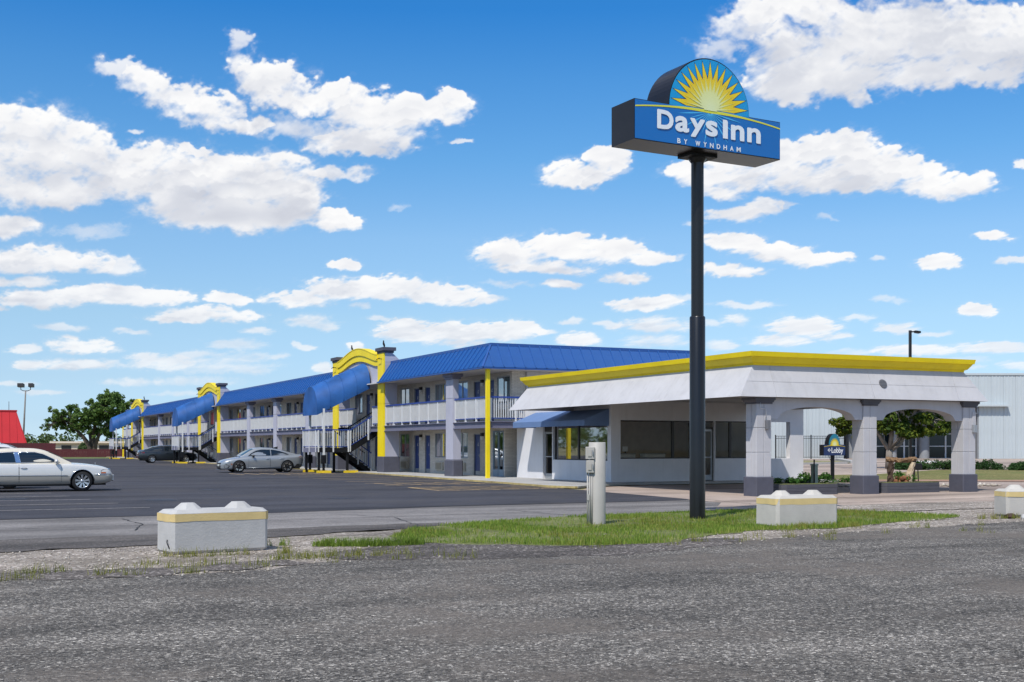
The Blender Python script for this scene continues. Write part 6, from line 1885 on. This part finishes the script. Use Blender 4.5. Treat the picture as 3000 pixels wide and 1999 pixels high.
# dark slate sedan parked nose in by the middle stairs
DS = paint('dark_slate_paint', (.028, .036, .043), .4, .28)
cam_ = dict(paint=DS, W=1.82, x=(-2.40, 2.40), wheels=(-1.36, 1.42), wr=.33, belt=.92,
            top=[(-2.40, .90), (-2.3, 1.06), (-1.8, 1.10), (-1.2, 1.06), (0, 1.0), (.9, .99), (1.4, .96), (2.0, .86), (2.28, .76), (2.40, .60)],
            side=[(-2.40, .84), (-2.2, .98), (-1.4, .965), (0, .935), (1.0, .91), (1.7, .85), (2.2, .74), (2.40, .56)],
            bot=[(-2.40, .46), (-2.2, .32), (-1.6, .25), (0, .22), (1.4, .22), (2.2, .24), (2.40, .34)],
            hw=[(-2.40, .66), (-2.25, .80), (-1.8, .88), (-1, .91), (1.2, .91), (1.9, .87), (2.25, .76), (2.40, .56)],
            roof=[(-2.05, 1.07), (-1.7, 1.17), (-1.2, 1.35), (-.6, 1.455), (0, 1.475), (.35, 1.44), (.65, 1.35), (1.05, 1.14), (1.35, .985), (1.42, .94)], gx=(-2.02, 1.4),
            beltline=[(-2.1, 1.05), (-1, 1.0), (1.4, .93)], screen=(.55, 1.28), rear_screen=(-1.85, -1.15), gh=.90, tumble=.42, gh_taper=.10,
            windows=[[(-.30, 1.0), (-.32, 1.365), (.1, 1.36), (.45, 1.27), (.78, 1.10), (.98, .985)], [(-1.50, 1.06), (-1.25, 1.19), (-.9, 1.31), (-.55, 1.36), (-.38, 1.365), (-.37, 1.0)]],
            win_trim=BLKTRIM, doors=[(-1.16, -.31, .27, -1.36), (-.285, .95, .27, None)], handle_z=.86, mirror=(.70, 1.02),
            patches=[([(1.98, .70), (2.28, .66), (2.32, .74), (2.05, .80)], LAMP, 'head_lamp'), ([(-2.36, .78), (-2.37, .88), (-1.98, .92), (-1.96, .82), (-2.2, .77)], RED, 'tail_lamp')],
            boxes=[(2.30, 2.44, .32, .52, -.55, .55, DS, 'bumper'), (-2.44, -2.28, .40, .62, -.62, .62, DS, 'bumper'), (-2.415, -2.36, .74, .86, -.2, .2, PLATE, 'licence_plate'), (2.36, 2.42, .58, .72, -.35, .35, CHROME, 'grille')],
            rim_lip=RIM_S, spoke_mat=RIM_S, spokes=7, spoke_w=(.03, .05), rim_style=0)
car('parked_car', 'dark slate sedan parked nose in behind the white awning posts of the middle stairs', cam_, (18.45 + 1.36 * 1.1, 116.2 + 1.0, .012), 0, 1.10)

# white wagon mostly hidden behind the cream saloon
WP = paint('white_paint', (.66, .66, .66), .05, .3)
wag = dict(paint=WP, W=1.84, x=(-2.25, 2.2), wheels=(-1.35, 1.32), wr=.34, belt=1.0,
           top=[(-2.25, .95), (-2.1, 1.05), (0, 1.05), (.9, 1.03), (1.3, .98), (1.9, .88), (2.1, .78), (2.2, .62)], side=[(-2.25, .92), (-2, 1.0), (0, 1.0), (1.0, .97), (1.8, .84), (2.2, .58)],
           bot=[(-2.25, .45), (-2, .30), (0, .24), (1.8, .25), (2.2, .35)], hw=[(-2.25, .78), (-2, .9), (0, .92), (1.6, .89), (2.05, .78), (2.2, .6)],
           roof=[(-2.1, 1.05), (-1.95, 1.22), (-1.6, 1.46), (-1.25, 1.59), (-.8, 1.655), (-.3, 1.67), (.1, 1.62), (.35, 1.53), (.75, 1.31), (1.2, 1.03), (1.26, .99)], gx=(-2.08, 1.24), beltline=[(-2.1, 1.03), (1.3, 1.0)],
           screen=(.22, 1.15), rear_screen=(-2.0, -1.36), gh=.90, tumble=.32, windows=[[(-.55, 1.08), (-.56, 1.53), (-.1, 1.52), (.22, 1.43), (.62, 1.20), (.78, 1.08)], [(-1.45, 1.08), (-1.35, 1.48), (-.66, 1.53), (-.65, 1.08)], [(-1.80, 1.12), (-1.55, 1.36), (-1.42, 1.42), (-1.50, 1.10)]],
           win_trim=BLKTRIM, doors=[(-1.3, -.58, .3, -1.35), (-.555, .8, .3, None)], handle_z=.9, mirror=(.6, 1.08), patches=[([(1.75, .76), (2.05, .70), (2.08, .78), (1.8, .86)], LAMP, 'head_lamp')],
           boxes=[(2.08, 2.24, .34, .54, -.55, .55, WP, 'bumper'), (-2.30, -2.15, .4, .6, -.7, .7, WP, 'bumper')], rim_lip=RIM_S, spoke_mat=RIM_S, spokes=5, spoke_w=(.03, .06), rim_style=0, screen_glass=CARGLASS)
w_ = car('parked_car', 'white wagon half hidden behind the cream white saloon at the left edge', wag, (1.25, 48.6, .012), R(180))
for s in (-1, 1):
    b = MB(); b.tube([(-1.1, s * .60, 1.62), (-1.0, s * .60, 1.71), (-.5, s * .60, 1.735), (-.25, s * .58, 1.69)], .018, 6); b.obj('roof_rail', CHROME, w_)


# ---------------------------------------------------------------- white metal hall and its yard on the right
WM = mat('white_hall_panel', (.50, .545, .555), .5, vary=.03, scale=.7, dirt=.05); HG = mat('grey_hall_column', (.27, .28, .29), .7, vary=.06); HGL = mat('dark_store_glass', (.012, .022, .028), .06, spec=.35)
ROTC = -math.atan2(CS, CC)
hall = thing('metal_hall', 'big white ribbed metal hall with glazed entrance beyond the canopy on the right', 'hall', (*cam(36, 100), .5), ROTC)
Zh = lambda z: z - .5
pb = MB(); pb.box(0, .985, 0, .04, 0, 6.84)
for x in (.05, .35, .65): pb.prism([(x, 0), (x + .02, -.035), (x + .07, -.035), (x + .09, 0)], 2, 0, 6.84)
pm = pb.mesh('wall_panel', WM)
pb = MB(); pb.box(0, .985, 0, .04, 4.42, 6.84)
for x in (.05, .35, .65): pb.prism([(x, 0), (x + .02, -.035), (x + .07, -.035), (x + .09, 0)], 2, 4.42, 6.84)
pmu = pb.mesh('wall_panel', WM)
for i in range(-18, 36):
    x = float(i)
    if -9.2 < x < 1.9:
        put('wall_panel', pmu, hall, (x, 0, 0))
    else:
        put('wall_panel', pm, hall, (x, 0, 0))
b = MB(); b.box(-18, 36, .05, 30, 4.4, 6.8); b.box(-18, -9.2, .05, 30, 0, 4.4); b.box(1.9, 36, .05, 30, 0, 4.4); b.obj('hall_core', HG, hall)
b = MB(); b.box(-18.1, 36.1, -.08, .3, 6.84, 7.0); b.obj('roof_trim', WM, hall)
b = MB(); b.box(-9.0, 4.3, -.5, .0, 4.28, 4.42); b.obj('entrance_canopy', WM, hall)
b = MB(); b.box(-9.2, 1.9, 3.0, 3.1, 0, 4.4); b.obj('entrance_back', HG, hall)
for k, (x0, x1) in enumerate(((-7.0, -4.35), (-4.2, -2.2), (-1.2, 1.75))):
    b = MB(); b.box(x0, x1, 2.86, 2.9, .02, 3.2); o = b.obj('store_glass', HGL, hall)
    b = MB(); mid = (x0 + x1) / 2
    for x in (x0, mid, x1): b.box(x - .06, x + .06, 2.78, 2.86, 0, 3.2)
    for z in (0.0, 1.02, 2.05, 3.14): b.box(x0 + .06, mid - .06, 2.79, 2.855, z, z + .07); b.box(mid + .06, x1 - .06, 2.79, 2.855, z, z + .07)
    b.obj('mullion', M['white'], o)
for x, r_ in ((-1.72, .42), (-7.7, .55), (-4.3, .3)):
    b = MB(); b.lathe([(r_, 0), (r_, 4.3)], (x, 2.2, 0), n=18); b.obj('entrance_column', HG, hall)
b = MB(); b.box(9.5, 9.65, -.06, 0, .75, .95); b.obj('outlet_box', HG, hall)
# black bar fence in front of the hall's left part
fx0, fx1 = 21.0, 26.7
fence = thing('bar_fence', 'black metal bar fence behind the Lobby sign in front of the white hall', 'fence', (*cam(fx0, 98), slope_z(98)), ROTC)
FL = fx1 - fx0
for z in (.12, 1.62, 1.80):
    b = MB(); b.box(0, FL, -.02, .02, z, z + .035); b.obj('rail', M['black'], fence)
for x in (0.02, 2.85, FL - .02):
    b = MB(); b.box(x - .04, x + .04, -.04, .04, 0, 1.92); b.obj('post', M['black'], fence)
b = MB()
for i in range(1, int(FL / .125)): b.box(i * .125 - .011, i * .125 + .011, -.011, .011, .08, 1.81)
tag(b.obj('bars', M['black'], fence), kind='stuff')
# white wheel stops in the neighbour's lot
for k, (px, f) in enumerate(((27.0, 86), (28.9, 85.5))):
    x, y = cam(px, f); t = thing('wheel_stop', ('left', 'right')[k] + ' one of two white wheel stops in front of the hall entrance', 'wheel stop', (x, y, slope_z(f)), ROTC, 'white wheel stops')
    b = MB(); b.prism([(-.09, 0), (.09, 0), (.06, .13), (-.06, .13)], 0, -.8, .8); b.obj('stop_body', M['white'], t)
    for x_ in (-.6, .6):
        b = MB(); b.lathe([(.03, .12), (.03, .14), (.001, .14)], (x_, 0, 0), n=8); b.obj('anchor_pin', M['frame_al'], t)
# street lamp on the right
x, y = cam(24.3, 75)
t = thing('street_lamp', 'slim dark lot lamp with one flat head above the right part of the canopy', 'street lamp', (x, y, slope_z(75)), ROTC)
b = MB(); b.box(-.075, .075, -.075, .075, 0, 8.35); b.obj('pole', M['bronze'], t)
b = MB(); b.lathe([(.22, 0), (.22, .5), (.19, .52)], n=16); b.obj('base', HG, t)
b = MB(); b.bar((.05, 0, 8.26), (.30, 0, 8.28), .06, .08); b.obj('arm', M['bronze'], t)
b = MB(); b.prism([(.28, 8.20), (.55, 8.16), (.62, 8.20), (.60, 8.30), (.28, 8.34)], 1, -.16, .16); b.obj('lamp_head', M['bronze'], t)

# ---------------------------------------------------------------- left: red roof, fences, floodlight
RD = mat('red_roof_paint', (.60, .018, .024), .55, vary=.05, scale=.6); RDT = mat('red_roof_trim', (.48, .014, .02), .5)
red = thing('red_roofed_building', 'bright red tapering mansard roof of a low building behind the maroon fence', 'building', (cam(-69.1, 175)[0] - 8.4, cam(-69.1, 175)[1], 0), 0)
b = MB(); b.box(-7.6, 7.6, .4, 11.5, 0, 2.3); b.obj('wall', mat('dark_red_wall', (.20, .03, .03), .8), red)
b = MB(); lo = [(-8.4, 0), (8.4, 0), (8.4, 12), (-8.4, 12)]; hi = [(-7.1, 1.3), (7.1, 1.3), (7.1, 10.7), (-7.1, 10.7)]
for i in range(4):
    j = (i + 1) % 4; b.quad((*lo[i], 2.0), (*lo[j], 2.0), (*hi[j], 6.55), (*hi[i], 6.55))
b.quad(*[(*p, 2.02) for p in lo]); b.quad(*[(*p, 6.5) for p in hi]); rf = b.obj('roof', RD, red)
for i in range(-8, 8):
    x0, x1 = i * 1.03 + .02, i * 1.03 + 1.01; u0, u1 = [max(-7.05, min(7.05, x)) for x in (x0, x1)]
    l0, l1 = max(-8.35, x0 * 1.0), min(8.35, x1)
    if abs(u1 - u0) < .01: u1 = u0 + .001
    b = MB(); P = [(l0, -.02, 2.0), (l1, -.02, 2.0), (u1, 1.28, 6.52), (u0, 1.28, 6.52)]; Q = [(x, y - .05, z + .01) for x, y, z in P]
    b.add(P + Q, [(4, 5, 6, 7), (0, 4, 7, 3), (1, 2, 6, 5), (0, 1, 5, 4), (2, 3, 7, 6)], False); b.obj('roof_panel', RD, rf)
b = MB(); b.box(-7.2, 7.2, 1.15, 1.4, 6.5, 6.72); b.box(-7.2, 7.2, 10.6, 10.85, 6.5, 6.72); b.box(-7.2, -6.95, 1.4, 10.6, 6.5, 6.72); b.box(6.95, 7.2, 1.4, 10.6, 6.5, 6.72); b.obj('roof_trim', RDT, rf)
b = MB(); b.tube([(6.2, 3, 6.5), (6.2, 3, 8.0)], .04, 6); b.obj('antenna', M['frame_dk'], red)
MR = mat('maroon_fence_paint', (.085, .012, .016), .8, vary=.12, scale=1.5, stretch=(6, 6, .5), dirt=.15)
for nm_, r0, r1, f, h, lb in (('near', -98.0, -55.7, 150, 1.97, 'tall maroon board fence in front of the red roof'), ('far', -64.6, -44.0, 173, 1.17, 'low maroon board fence below the big tree')):
    L = r1 - r0; t = thing('board_fence', lb, 'fence', (*cam(r0, f), -.02), ROTC)
    b = MB(); n = int(L / .155); rg = random.Random(4)
    for i in range(n):
        x = i * L / n; b.box(x, x + L / n - .012, -.02 - rg.uniform(0, .012), .0, .04, h - rg.uniform(0, .025))
    tag(b.obj('boards', MR, t), kind='stuff')
    for z in (.3, h - .3):
        b = MB(); b.box(0, L, .0, .06, z, z + .1); b.obj('rail', MR, t)
    for i in range(int(L / 2.4) + 1):
        b = MB(); b.box(min(i * 2.4, L - .1), min(i * 2.4 + .1, L), .06, .16, 0, h - .05); b.obj('post', MR, t)
t = thing('floodlight_pole', 'tall floodlight pole with two square heads behind the red roof', 'light pole', (*cam(-75.2, 190), 0), ROTC)
b = MB(); b.tube([(-.5, 0, 0), (0, 0, 10.2)], [.17, .10], 10); b.obj('pole', mat('weathered_pole', (.20, .19, .17), .7), t)
b = MB(); b.tube([(-.75, 0, 10.9), (-.75, 0, 10.3), (-.3, 0, 10.12), (.3, 0, 10.12), (.75, 0, 10.3), (.75, 0, 10.9)], .06, 6); b.obj('bracket', M['bronze'], t)
for x, w_ in ((-.75, .45), (.85, .36)):
    b = MB(); b.prism([(-.3, 10.75), (.35, 10.65), (.4, 11.15), (-.25, 11.3)], 0, x - w_, x + w_); b.obj('lamp_head', M['frame_dk'], t)
slab = [(-90, 149.6), (-55.7, 149.6), (-50, 155), (-44, 172.8), (-66, 172.8), (-90, 172.8)]
struct(sheet('grass_verge', [cam(*p) for p in slab], .016, ground_mat('rough_green_grass', (.13, .17, .05), (.07, .10, .03), (.24, .25, .10), cell=5, stones=.5, bump=.5, patch=.4), (1.2, .4), 22))
# pale low building and bush far behind
x, y = cam(-103, 300); t = thing('far_building', 'long pale low building far off under the crown of the big tree', 'building', (x, y, 0), ROTC)
b = MB(); b.box(-9, 26, 0, 8, 0, 2.3); b.obj('wall', mat('pale_far_wall', (.62, .52, .42), .8), t); b = MB(); b.box(-9.6, 26.6, -.8, 8.6, 2.3, 2.75); b.obj('roof', mat('pale_far_roof', (.66, .56, .46), .8), t)
for k in range(7):
    b = MB(); b.box(-7 + k * 4.6, -4.6 + k * 4.6, -.05, .0, .5, 1.8); b.obj('window', M['frame_dk'], t)

# ---------------------------------------------------------------- trees
BARK = mat('tree_bark', (.105, .085, .065), .95, vary=.25, scale=3, bump=1.0, bscale=12, stretch=(1, 1, .3)); BARKP = mat('pale_bark', (.26, .225, .19), .9, vary=.2, scale=4, bump=.8, bscale=14, stretch=(1, 1, .3))
LF_D = island_mat('dark_elm_leaf', [(.03, .06, .018), (.07, .14, .03), (.13, .21, .045), (.23, .29, .075)], low=.35)
LF_Y = island_mat('yellowing_leaf', [(.014, .035, .006), (.045, .085, .010), (.12, .155, .014), (.24, .23, .02)], low=.45)
LF_F = island_mat('far_leaf', [(.035, .065, .022), (.07, .11, .035), (.13, .17, .055)], low=.05, trans=.1)


def tree(label, loc, rz, trunk_paths, lobes, n, leaf, lmat, bmat, seed, twigs=26):
    t = thing('tree', label, 'tree', loc, rz)
    b = MB()
    for pts, rads in trunk_paths: b.tube(pts, rads, 9)
    tr = b.obj('trunk', bmat, t)
    rg_ = random.Random(seed); C = []; RR = []; b = MB(); ends = [p[0][-1] for p in trunk_paths]
    for (x, y, z, r_) in lobes:
        k = max(5, int(9 * r_))
        for i in range(k):
            th = rg_.uniform(0, 6.283); ph = math.acos(rg_.uniform(-.75, 1)); q = r_ * rg_.uniform(.45, 1.02)
            c = (x + q * math.sin(ph) * math.cos(th), y + q * math.sin(ph) * math.sin(th) * .9, z + q * math.cos(ph) * .8)
            C.append(c); RR.append(rg_.uniform(.22, .46) * (r_ ** .55))
            if i < twigs * .25:
                e = min(ends, key=lambda e_: (e_[0] - c[0]) ** 2 + (e_[1] - c[1]) ** 2 + (e_[2] - c[2]) ** 2)
                m_ = tuple((e[j] + c[j]) / 2 + rg_.uniform(-.2, .2) for j in range(3)); b.tube([e, m_, c], [.05 * r_ ** .5, .03 * r_ ** .5, .012], 5)
    b.obj('limbs', bmat, tr)
    put('crown', leaf_cloud(C, RR, n, leaf, lmat, 'crown', .75, seed), t)
    return t


def zz(px, py): return ((px - 860) * .0157, 1.19 + (890 - py) * .0157)
lob_ = []
rg = random.Random(2)
for px, py, r_ in ((1000, 405, 150), (1110, 440, 120), (1200, 500, 105), (930, 480, 120), (640, 520, 95), (560, 590, 100), (470, 640, 75), (700, 600, 105), (800, 640, 110), (900, 600, 120), (1010, 560, 130), (1110, 610, 120), (1180, 640, 85), (900, 720, 90), (980, 710, 110), (600, 680, 80), (700, 700, 80), (430, 690, 45), (1070, 760, 70), (860, 540, 80), (1240, 450, 60), (520, 520, 55)):
    x, z = zz(px, py)
    for k in range(2): lob_.append((x + rg.uniform(-.4, .4), rg.uniform(-2.2, 2.2), z + rg.uniform(-.3, .3), r_ * .0157 * rg.uniform(.75, 1.0)))
def tp(*ps): return [(zz(a, c)[0], y, zz(a, c)[1]) for a, y, c in ps]
tree('big spreading dark green tree with several trunks beyond the far end of the motel', (*cam(-65.2, 190), 0), ROTC,
     [([(0, 0, -.1)] + tp((850, 0, 860), (800, -.3, 780), (720, -.5, 690), (620, -.6, 600)), [.45, .38, .30, .2, .1]), ([(.3, .2, -.1)] + tp((885, .3, 850), (880, .4, 760), (900, .5, 640), (990, .5, 470)), [.42, .36, .32, .24, .1]),
      ([(.7, -.2, -.1)] + tp((915, -.2, 850), (960, -.4, 740), (1050, -.7, 640), (1150, -.8, 540)), [.36, .3, .24, .16, .08]), ([(.1, .3, -.1)] + tp((860, .3, 800), (830, .8, 700), (800, 1.2, 600)), [.34, .3, .2, .1])],
     lob_, 24000, .20, LF_D, BARK, 3, 20)
x, y = cam(22.1, 72)
rg = random.Random(12); lobs = []
for (dx, dz, r_) in ((-2.4, 3.1, .75), (-1.6, 3.7, .9), (-.8, 4.3, 1.1), (.2, 4.6, 1.2), (1.2, 4.3, 1.1), (2.2, 3.6, .95), (2.9, 3.1, .65), (.2, 3.4, 1.1), (1.1, 3.0, .8), (-.5, 3.0, .8), (1.8, 2.6, .6), (-2.9, 2.8, .5), (-2.2, 2.5, .45), (0, 5.1, .7), (.8, 2.6, .55), (-1.2, 5.0, .6), (1.6, 4.9, .6)):
    lobs.append((dx + .2, rg.uniform(-1.0, 1.0), dz - .55, r_))
for dx, dz, r_ in ((-2.6, 2.3, .55), (-1.9, 2.6, .6), (-.9, 2.75, .6), (-.1, 2.6, .6), (.8, 2.45, .6), (1.5, 2.3, .6), (2.2, 2.2, .6), (2.9, 2.4, .55), (3.2, 2.9, .5), (-3.0, 2.7, .45), (.3, 2.2, .4), (1.1, 2.05, .4)): lobs.append((dx, rg.uniform(-.9, .5), dz, r_))
tree('yellow green ornamental tree with forked pale trunk seen through the right arch', (x, y, slope_z(72)), ROTC,
     [([(0, 0, -.05), (0, 0, .7), (.02, 0, 1.1)], [.24, .20, .19]), ([(.02, 0, 1.05), (-.5, .1, 1.9), (-1.3, .2, 3.1)], [.14, .11, .05]), ([(.02, 0, 1.05), (.1, -.2, 2.0), (.0, -.3, 3.6)], [.14, .12, .05]), ([(.02, 0, 1.0), (.7, .1, 1.5), (1.1, .2, 2.3), (1.7, .2, 3.3)], [.14, .12, .09, .04]), ([(.02, 0, 1.1), (.25, .4, 2.2), (.6, .6, 3.6)], [.12, .09, .04])],
     lobs, 14000, .12, LF_Y, BARKP, 5, 14)
# hedge behind the lawn, in clumps
LF_H = island_mat('hedge_leaf', [(.012, .035, .010), (.03, .075, .016), (.06, .12, .03)], low=1.0)
for lb, r0, r1, f, h in (('low dark green hedge clump below the yellow green tree', 21.9, 28.6, 70.5, .42), ('low dark green hedge clump right of the right canopy column', 28.2, 30.6, 69.5, .40)):
    rg = random.Random(int(r0)); C = []; RR = []
    for k in range(int((r1 - r0) * 7)):
        C.append((rg.uniform(0, r1 - r0), rg.uniform(-.9, .9), rg.uniform(.05, h * .75))); RR.append(rg.uniform(.26, .42))
    t = thing('hedge', lb, 'hedge', (*cam(r0, f), slope_z(f)), ROTC, 'hedges behind the lawn'); put('foliage', leaf_cloud(C, RR, 7000, .07, LF_H, seed=int(r0), squash=.8), t)
    b = MB()
    for k in range(9):
        x_ = (r1 - r0) * (k + .5) / 9; b.tube([(x_, 0, -.03), (x_ + .05, .05, h * .6)], [.02, .01], 5)
    b.obj('stem', BARK, t)
t = thing('hedge', 'bright green ground-hugging shrub strip behind the left planter under the Lobby sign', 'hedge', (*cam(11.0, 52.5), 0), ROTC, 'hedges behind the lawn')
rg = random.Random(8); put('foliage', leaf_cloud([(rg.uniform(0, 3.8), rg.uniform(-.4, .4), rg.uniform(.03, .16)) for _ in range(40)], [rg.uniform(.12, .24) for _ in range(40)], 2200, .05, island_mat('bright_shrub_leaf', [(.02, .07, .012), (.05, .13, .02), (.11, .20, .04)], low=1.5), seed=4, squash=.6), t)
b = MB()
for k in range(6): b.tube([(.3 + k * .6, 0, -.02), (.35 + k * .6, 0, .12)], [.015, .008], 5)
b.obj('stem', BARK, t)
# round bush and the far wood
t = thing('bush', 'round green bush in front of the far pale building', 'bush', (*cam(-99.5, 285), 0), ROTC)
put('foliage', leaf_cloud([(0, 0, 1.1), (.5, 0, 1.5), (-.5, 0, 1.4), (0, 0, 2.0), (.7, 0, .8), (-.7, 0, .8)], [.8, .6, .6, .6, .6, .6], 1500, .22, LF_F, seed=6), t)
b = MB(); b.tube([(0, 0, -.1), (0, 0, .9)], [.12, .08], 7); b.obj('stem', BARK, t)
rg = random.Random(21); C = []; RR = []
for k in range(420):
    r_ = rg.uniform(-330, -90); f = rg.uniform(430, 520); hh = 2.2 + 1.6 * math.sin(r_ * .06) + 1.3 * math.sin(r_ * .17 + 1) + rg.uniform(0, 1.8)
    x, y = cam(r_, f); C.append((x, y, max(.8, hh * rg.uniform(.2, 1.0)))); RR.append(rg.uniform(1.6, 3.0))
tag(put('far_trees', leaf_cloud(C, RR, 14000, .8, LF_F, 'far_trees', .8, 9)), kind='stuff')
C = []; RR = []
for k in range(420):
    r_ = rg.uniform(-330, -92); f = rg.uniform(196, 235); x, y = cam(r_, f); C.append((x, y, rg.uniform(.8, 8.5))); RR.append(rg.uniform(1.2, 2.6))
tag(put('added_reflection_trees', leaf_cloud(C, RR, 15000, .7, LF_D, 'added_reflection_trees', .8, 12)), kind='stuff')  # trees added beyond the left edge so the windows reflect something dark
C = []; RR = []
for k in range(500):
    r_ = rg.uniform(120, 900) if k % 2 else rg.uniform(-900, -330); f = rg.uniform(480, 640); x, y = cam(r_, f); C.append((x, y, rg.uniform(.8, 4.5))); RR.append(rg.uniform(2, 3.6))
tag(put('far_trees', leaf_cloud(C, RR, 9000, 1.1, LF_F, 'far_trees', .8, 10)), kind='stuff')


# ---------------------------------------------------------------- grass strip, weeds, stones
GB = island_mat('grass_blade', [(.075, .135, .016), (.14, .235, .03), (.25, .33, .05), (.44, .40, .14)], .75, .30, low=.9)
GD = island_mat('dry_weed', [(.10, .15, .02), (.22, .23, .04), (.36, .31, .10)], .8, .25, low=1.5)
STRIP = [(7.2, 20.0), (6.9, 18.7), (7.9, 17.75), (9.2, 16.75), (10.6, 16.7), (12.3, 17.8), (13.8, 18.55), (15.4, 18.3), (17.7, 19.25), (19.9, 19.9), (20.6, 20.3), (20.3, 22.2), (19.6, 23.6), (18.2, 24.4), (16.2, 24.4), (13.4, 24.2), (10.4, 23.0), (8.4, 22.1), (7.8, 21.0)]
struct(sheet('grass_soil', smooth_poly(STRIP, .35, .14, 3), .004, SOIL))


def blades(name, P, h0, h1, w_, mat_, seed, lean=.45):
    rg_ = np.random.default_rng(seed); n = len(P)
    h = h0 + (h1 - h0) * rg_.random(n) ** 1.6; a = rg_.uniform(0, 6.283, n); l = lean * h * rg_.random(n); la = rg_.uniform(0, 6.283, n)
    ux, uy = np.cos(a) * w_ * .5, np.sin(a) * w_ * .5; lx_, ly_ = np.cos(la) * l, np.sin(la) * l
    z0 = np.zeros(n)
    V = np.stack([np.stack([P[:, 0] - ux, P[:, 1] - uy, z0], 1), np.stack([P[:, 0] + ux, P[:, 1] + uy, z0], 1),
                  np.stack([P[:, 0] + ux * .8 + lx_ * .35, P[:, 1] + uy * .8 + ly_ * .35, h * .6], 1), np.stack([P[:, 0] - ux * .8 + lx_ * .35, P[:, 1] - uy * .8 + ly_ * .35, h * .6], 1),
                  np.stack([P[:, 0] + lx_, P[:, 1] + ly_, h], 1)], 1).reshape(-1, 3)
    T = np.array([(0, 1, 2), (0, 2, 3), (3, 2, 4)]); F = (np.arange(n)[:, None, None] * 5 + T[None]).reshape(-1, 3)
    return tag(put(name, np_mesh(name, V, F, mat_)), kind='stuff')


rgn = np.random.default_rng(31)
Q = np.stack([rgn.uniform(5, 21, 150000), rgn.uniform(16, 25, 150000)], 1)
Q = Q[in_poly(Q, STRIP)]
dens = fbm(Q[:, 0] * .9, Q[:, 1] * .9, 7, 4); edge = np.zeros(len(Q))
keep = rgn.random(len(Q)) < np.clip((dens - .30) * 3.8, .06, 1)
Q = Q[keep]
dry = fbm(Q[:, 0] * .5 + 5, Q[:, 1] * .5, 17, 3)
rgd = np.random.default_rng(5); dm_ = rgd.random(len(Q)) < np.clip((dry - .44) * 2.6, .02, .7)
blades('dry_grass', Q[dm_], .03, .11, .010, GD, 3)
Q = Q[~dm_]
tall = Q[:, 1] - (16.9 + .22 * np.abs(Q[:, 0] - 9.5))
front = (tall < .9)
blades('grass', Q[~front], .03, .085, .012, GB, 1)
blades('grass', Q[front], .04, .13, .011, GB, 2)


def tufts(spec, name, mat_, seed, w_=.007):
    rg_ = np.random.default_rng(seed); Ps = []
    for (x, y, r_, n) in spec:
        a = rg_.uniform(0, 6.283, n); q = r_ * rg_.random(n) ** .7; Ps.append(np.stack([x + q * np.cos(a), y + q * np.sin(a) * .6], 1))
    return blades(name, np.concatenate(Ps), .05, .17, w_, mat_, seed, .8)


rg = random.Random(17)
tufts([(5.55 + .17 * k + rg.uniform(-.05, .05), 18.45 - .05 * k + rg.uniform(-.1, .1), .20, 260) for k in range(9)] + [(5.6, 18.5, .25, 300), (6.3, 18.2, .3, 400), (5.0, 18.9, .10, 50), (4.75, 18.9, .08, 30)], 'grass', GB, 41)
dry_spec = [(2.4 + rg.uniform(0, 4.6), 15.5 + rg.uniform(0, 1.2), rg.uniform(.08, .25), rg.randint(6, 26)) for _ in range(26)] + [(4.3 + .2 * k, 16.6 + rg.uniform(-.15, .15), rg.uniform(.08, .2), rg.randint(25, 80)) for k in range(9)] + \
           [(3.0 + rg.uniform(0, 1.9), 17.6 + rg.uniform(-.2, .1), .12, 40) for _ in range(8)] + [(9 + rg.uniform(0, 11), 16.4 + rg.uniform(-.3, 2.0), rg.uniform(.06, .2), rg.randint(8, 30)) for _ in range(45)] + [(-1 + rg.uniform(0, 4), 15.2 + rg.uniform(0, 1.0), .15, 30) for _ in range(20)]
dry_spec = [q for q in dry_spec if q[1] < 16.2 or q[0] < 7 or q[1] < 17.0 + .2 * (q[0] - 9)]
tufts(dry_spec, 'dry_weeds', GD, 43)
tufts([(14.7 + .28 * k + rg.uniform(-.1, .1), 18.62 + rg.uniform(-.06, .03), .12, 70) for k in range(6)] + [(20.3 + .25 * k, 19.3 + rg.uniform(-.1, .2), .12, 60) for k in range(4)], 'dry_weeds', GD, 44)


def verge_pts(rg_, n):
    P = np.stack([rg_.uniform(-4, 24, n), rg_.uniform(14.8, 22.5, n)], 1)
    ye = np.interp(P[:, 0], [p[0] for p in road_edge], [p[1] for p in road_edge]); up = np.interp(P[:, 0], [-3, 2.9, 5.2, 6.6, 20, 24], [19, 19.6, 20.6, 19.2, 21, 22.8])
    ok = (P[:, 1] > ye - .25) & (P[:, 1] < up) & (~in_poly(P, STRIP) | (rg_.random(n) < .06)) & (~(in_poly(P, SHP) | in_poly(P, SHP2)) | (rg_.random(n) < .12)); return P[ok]


rocks('verge_stones', 18000, 0, 0, 0, 0, .005, .030, LIME, 51, region=verge_pts)
def road_pts(rg_, n):
    x = rg_.uniform(-6, 16, n); y = 2 + 14.5 * rg_.random(n) ** .9; P = np.stack([x, y], 1); f = CS * x + CC * y; r_ = CC * x - CS * y
    return P[(f > 7.5) & (np.abs(r_) < f * .46)]
rocks('road_grit', 16000, 0, 0, 0, 0, .004, .012, GREYST, 52, region=road_pts, flat=.5)
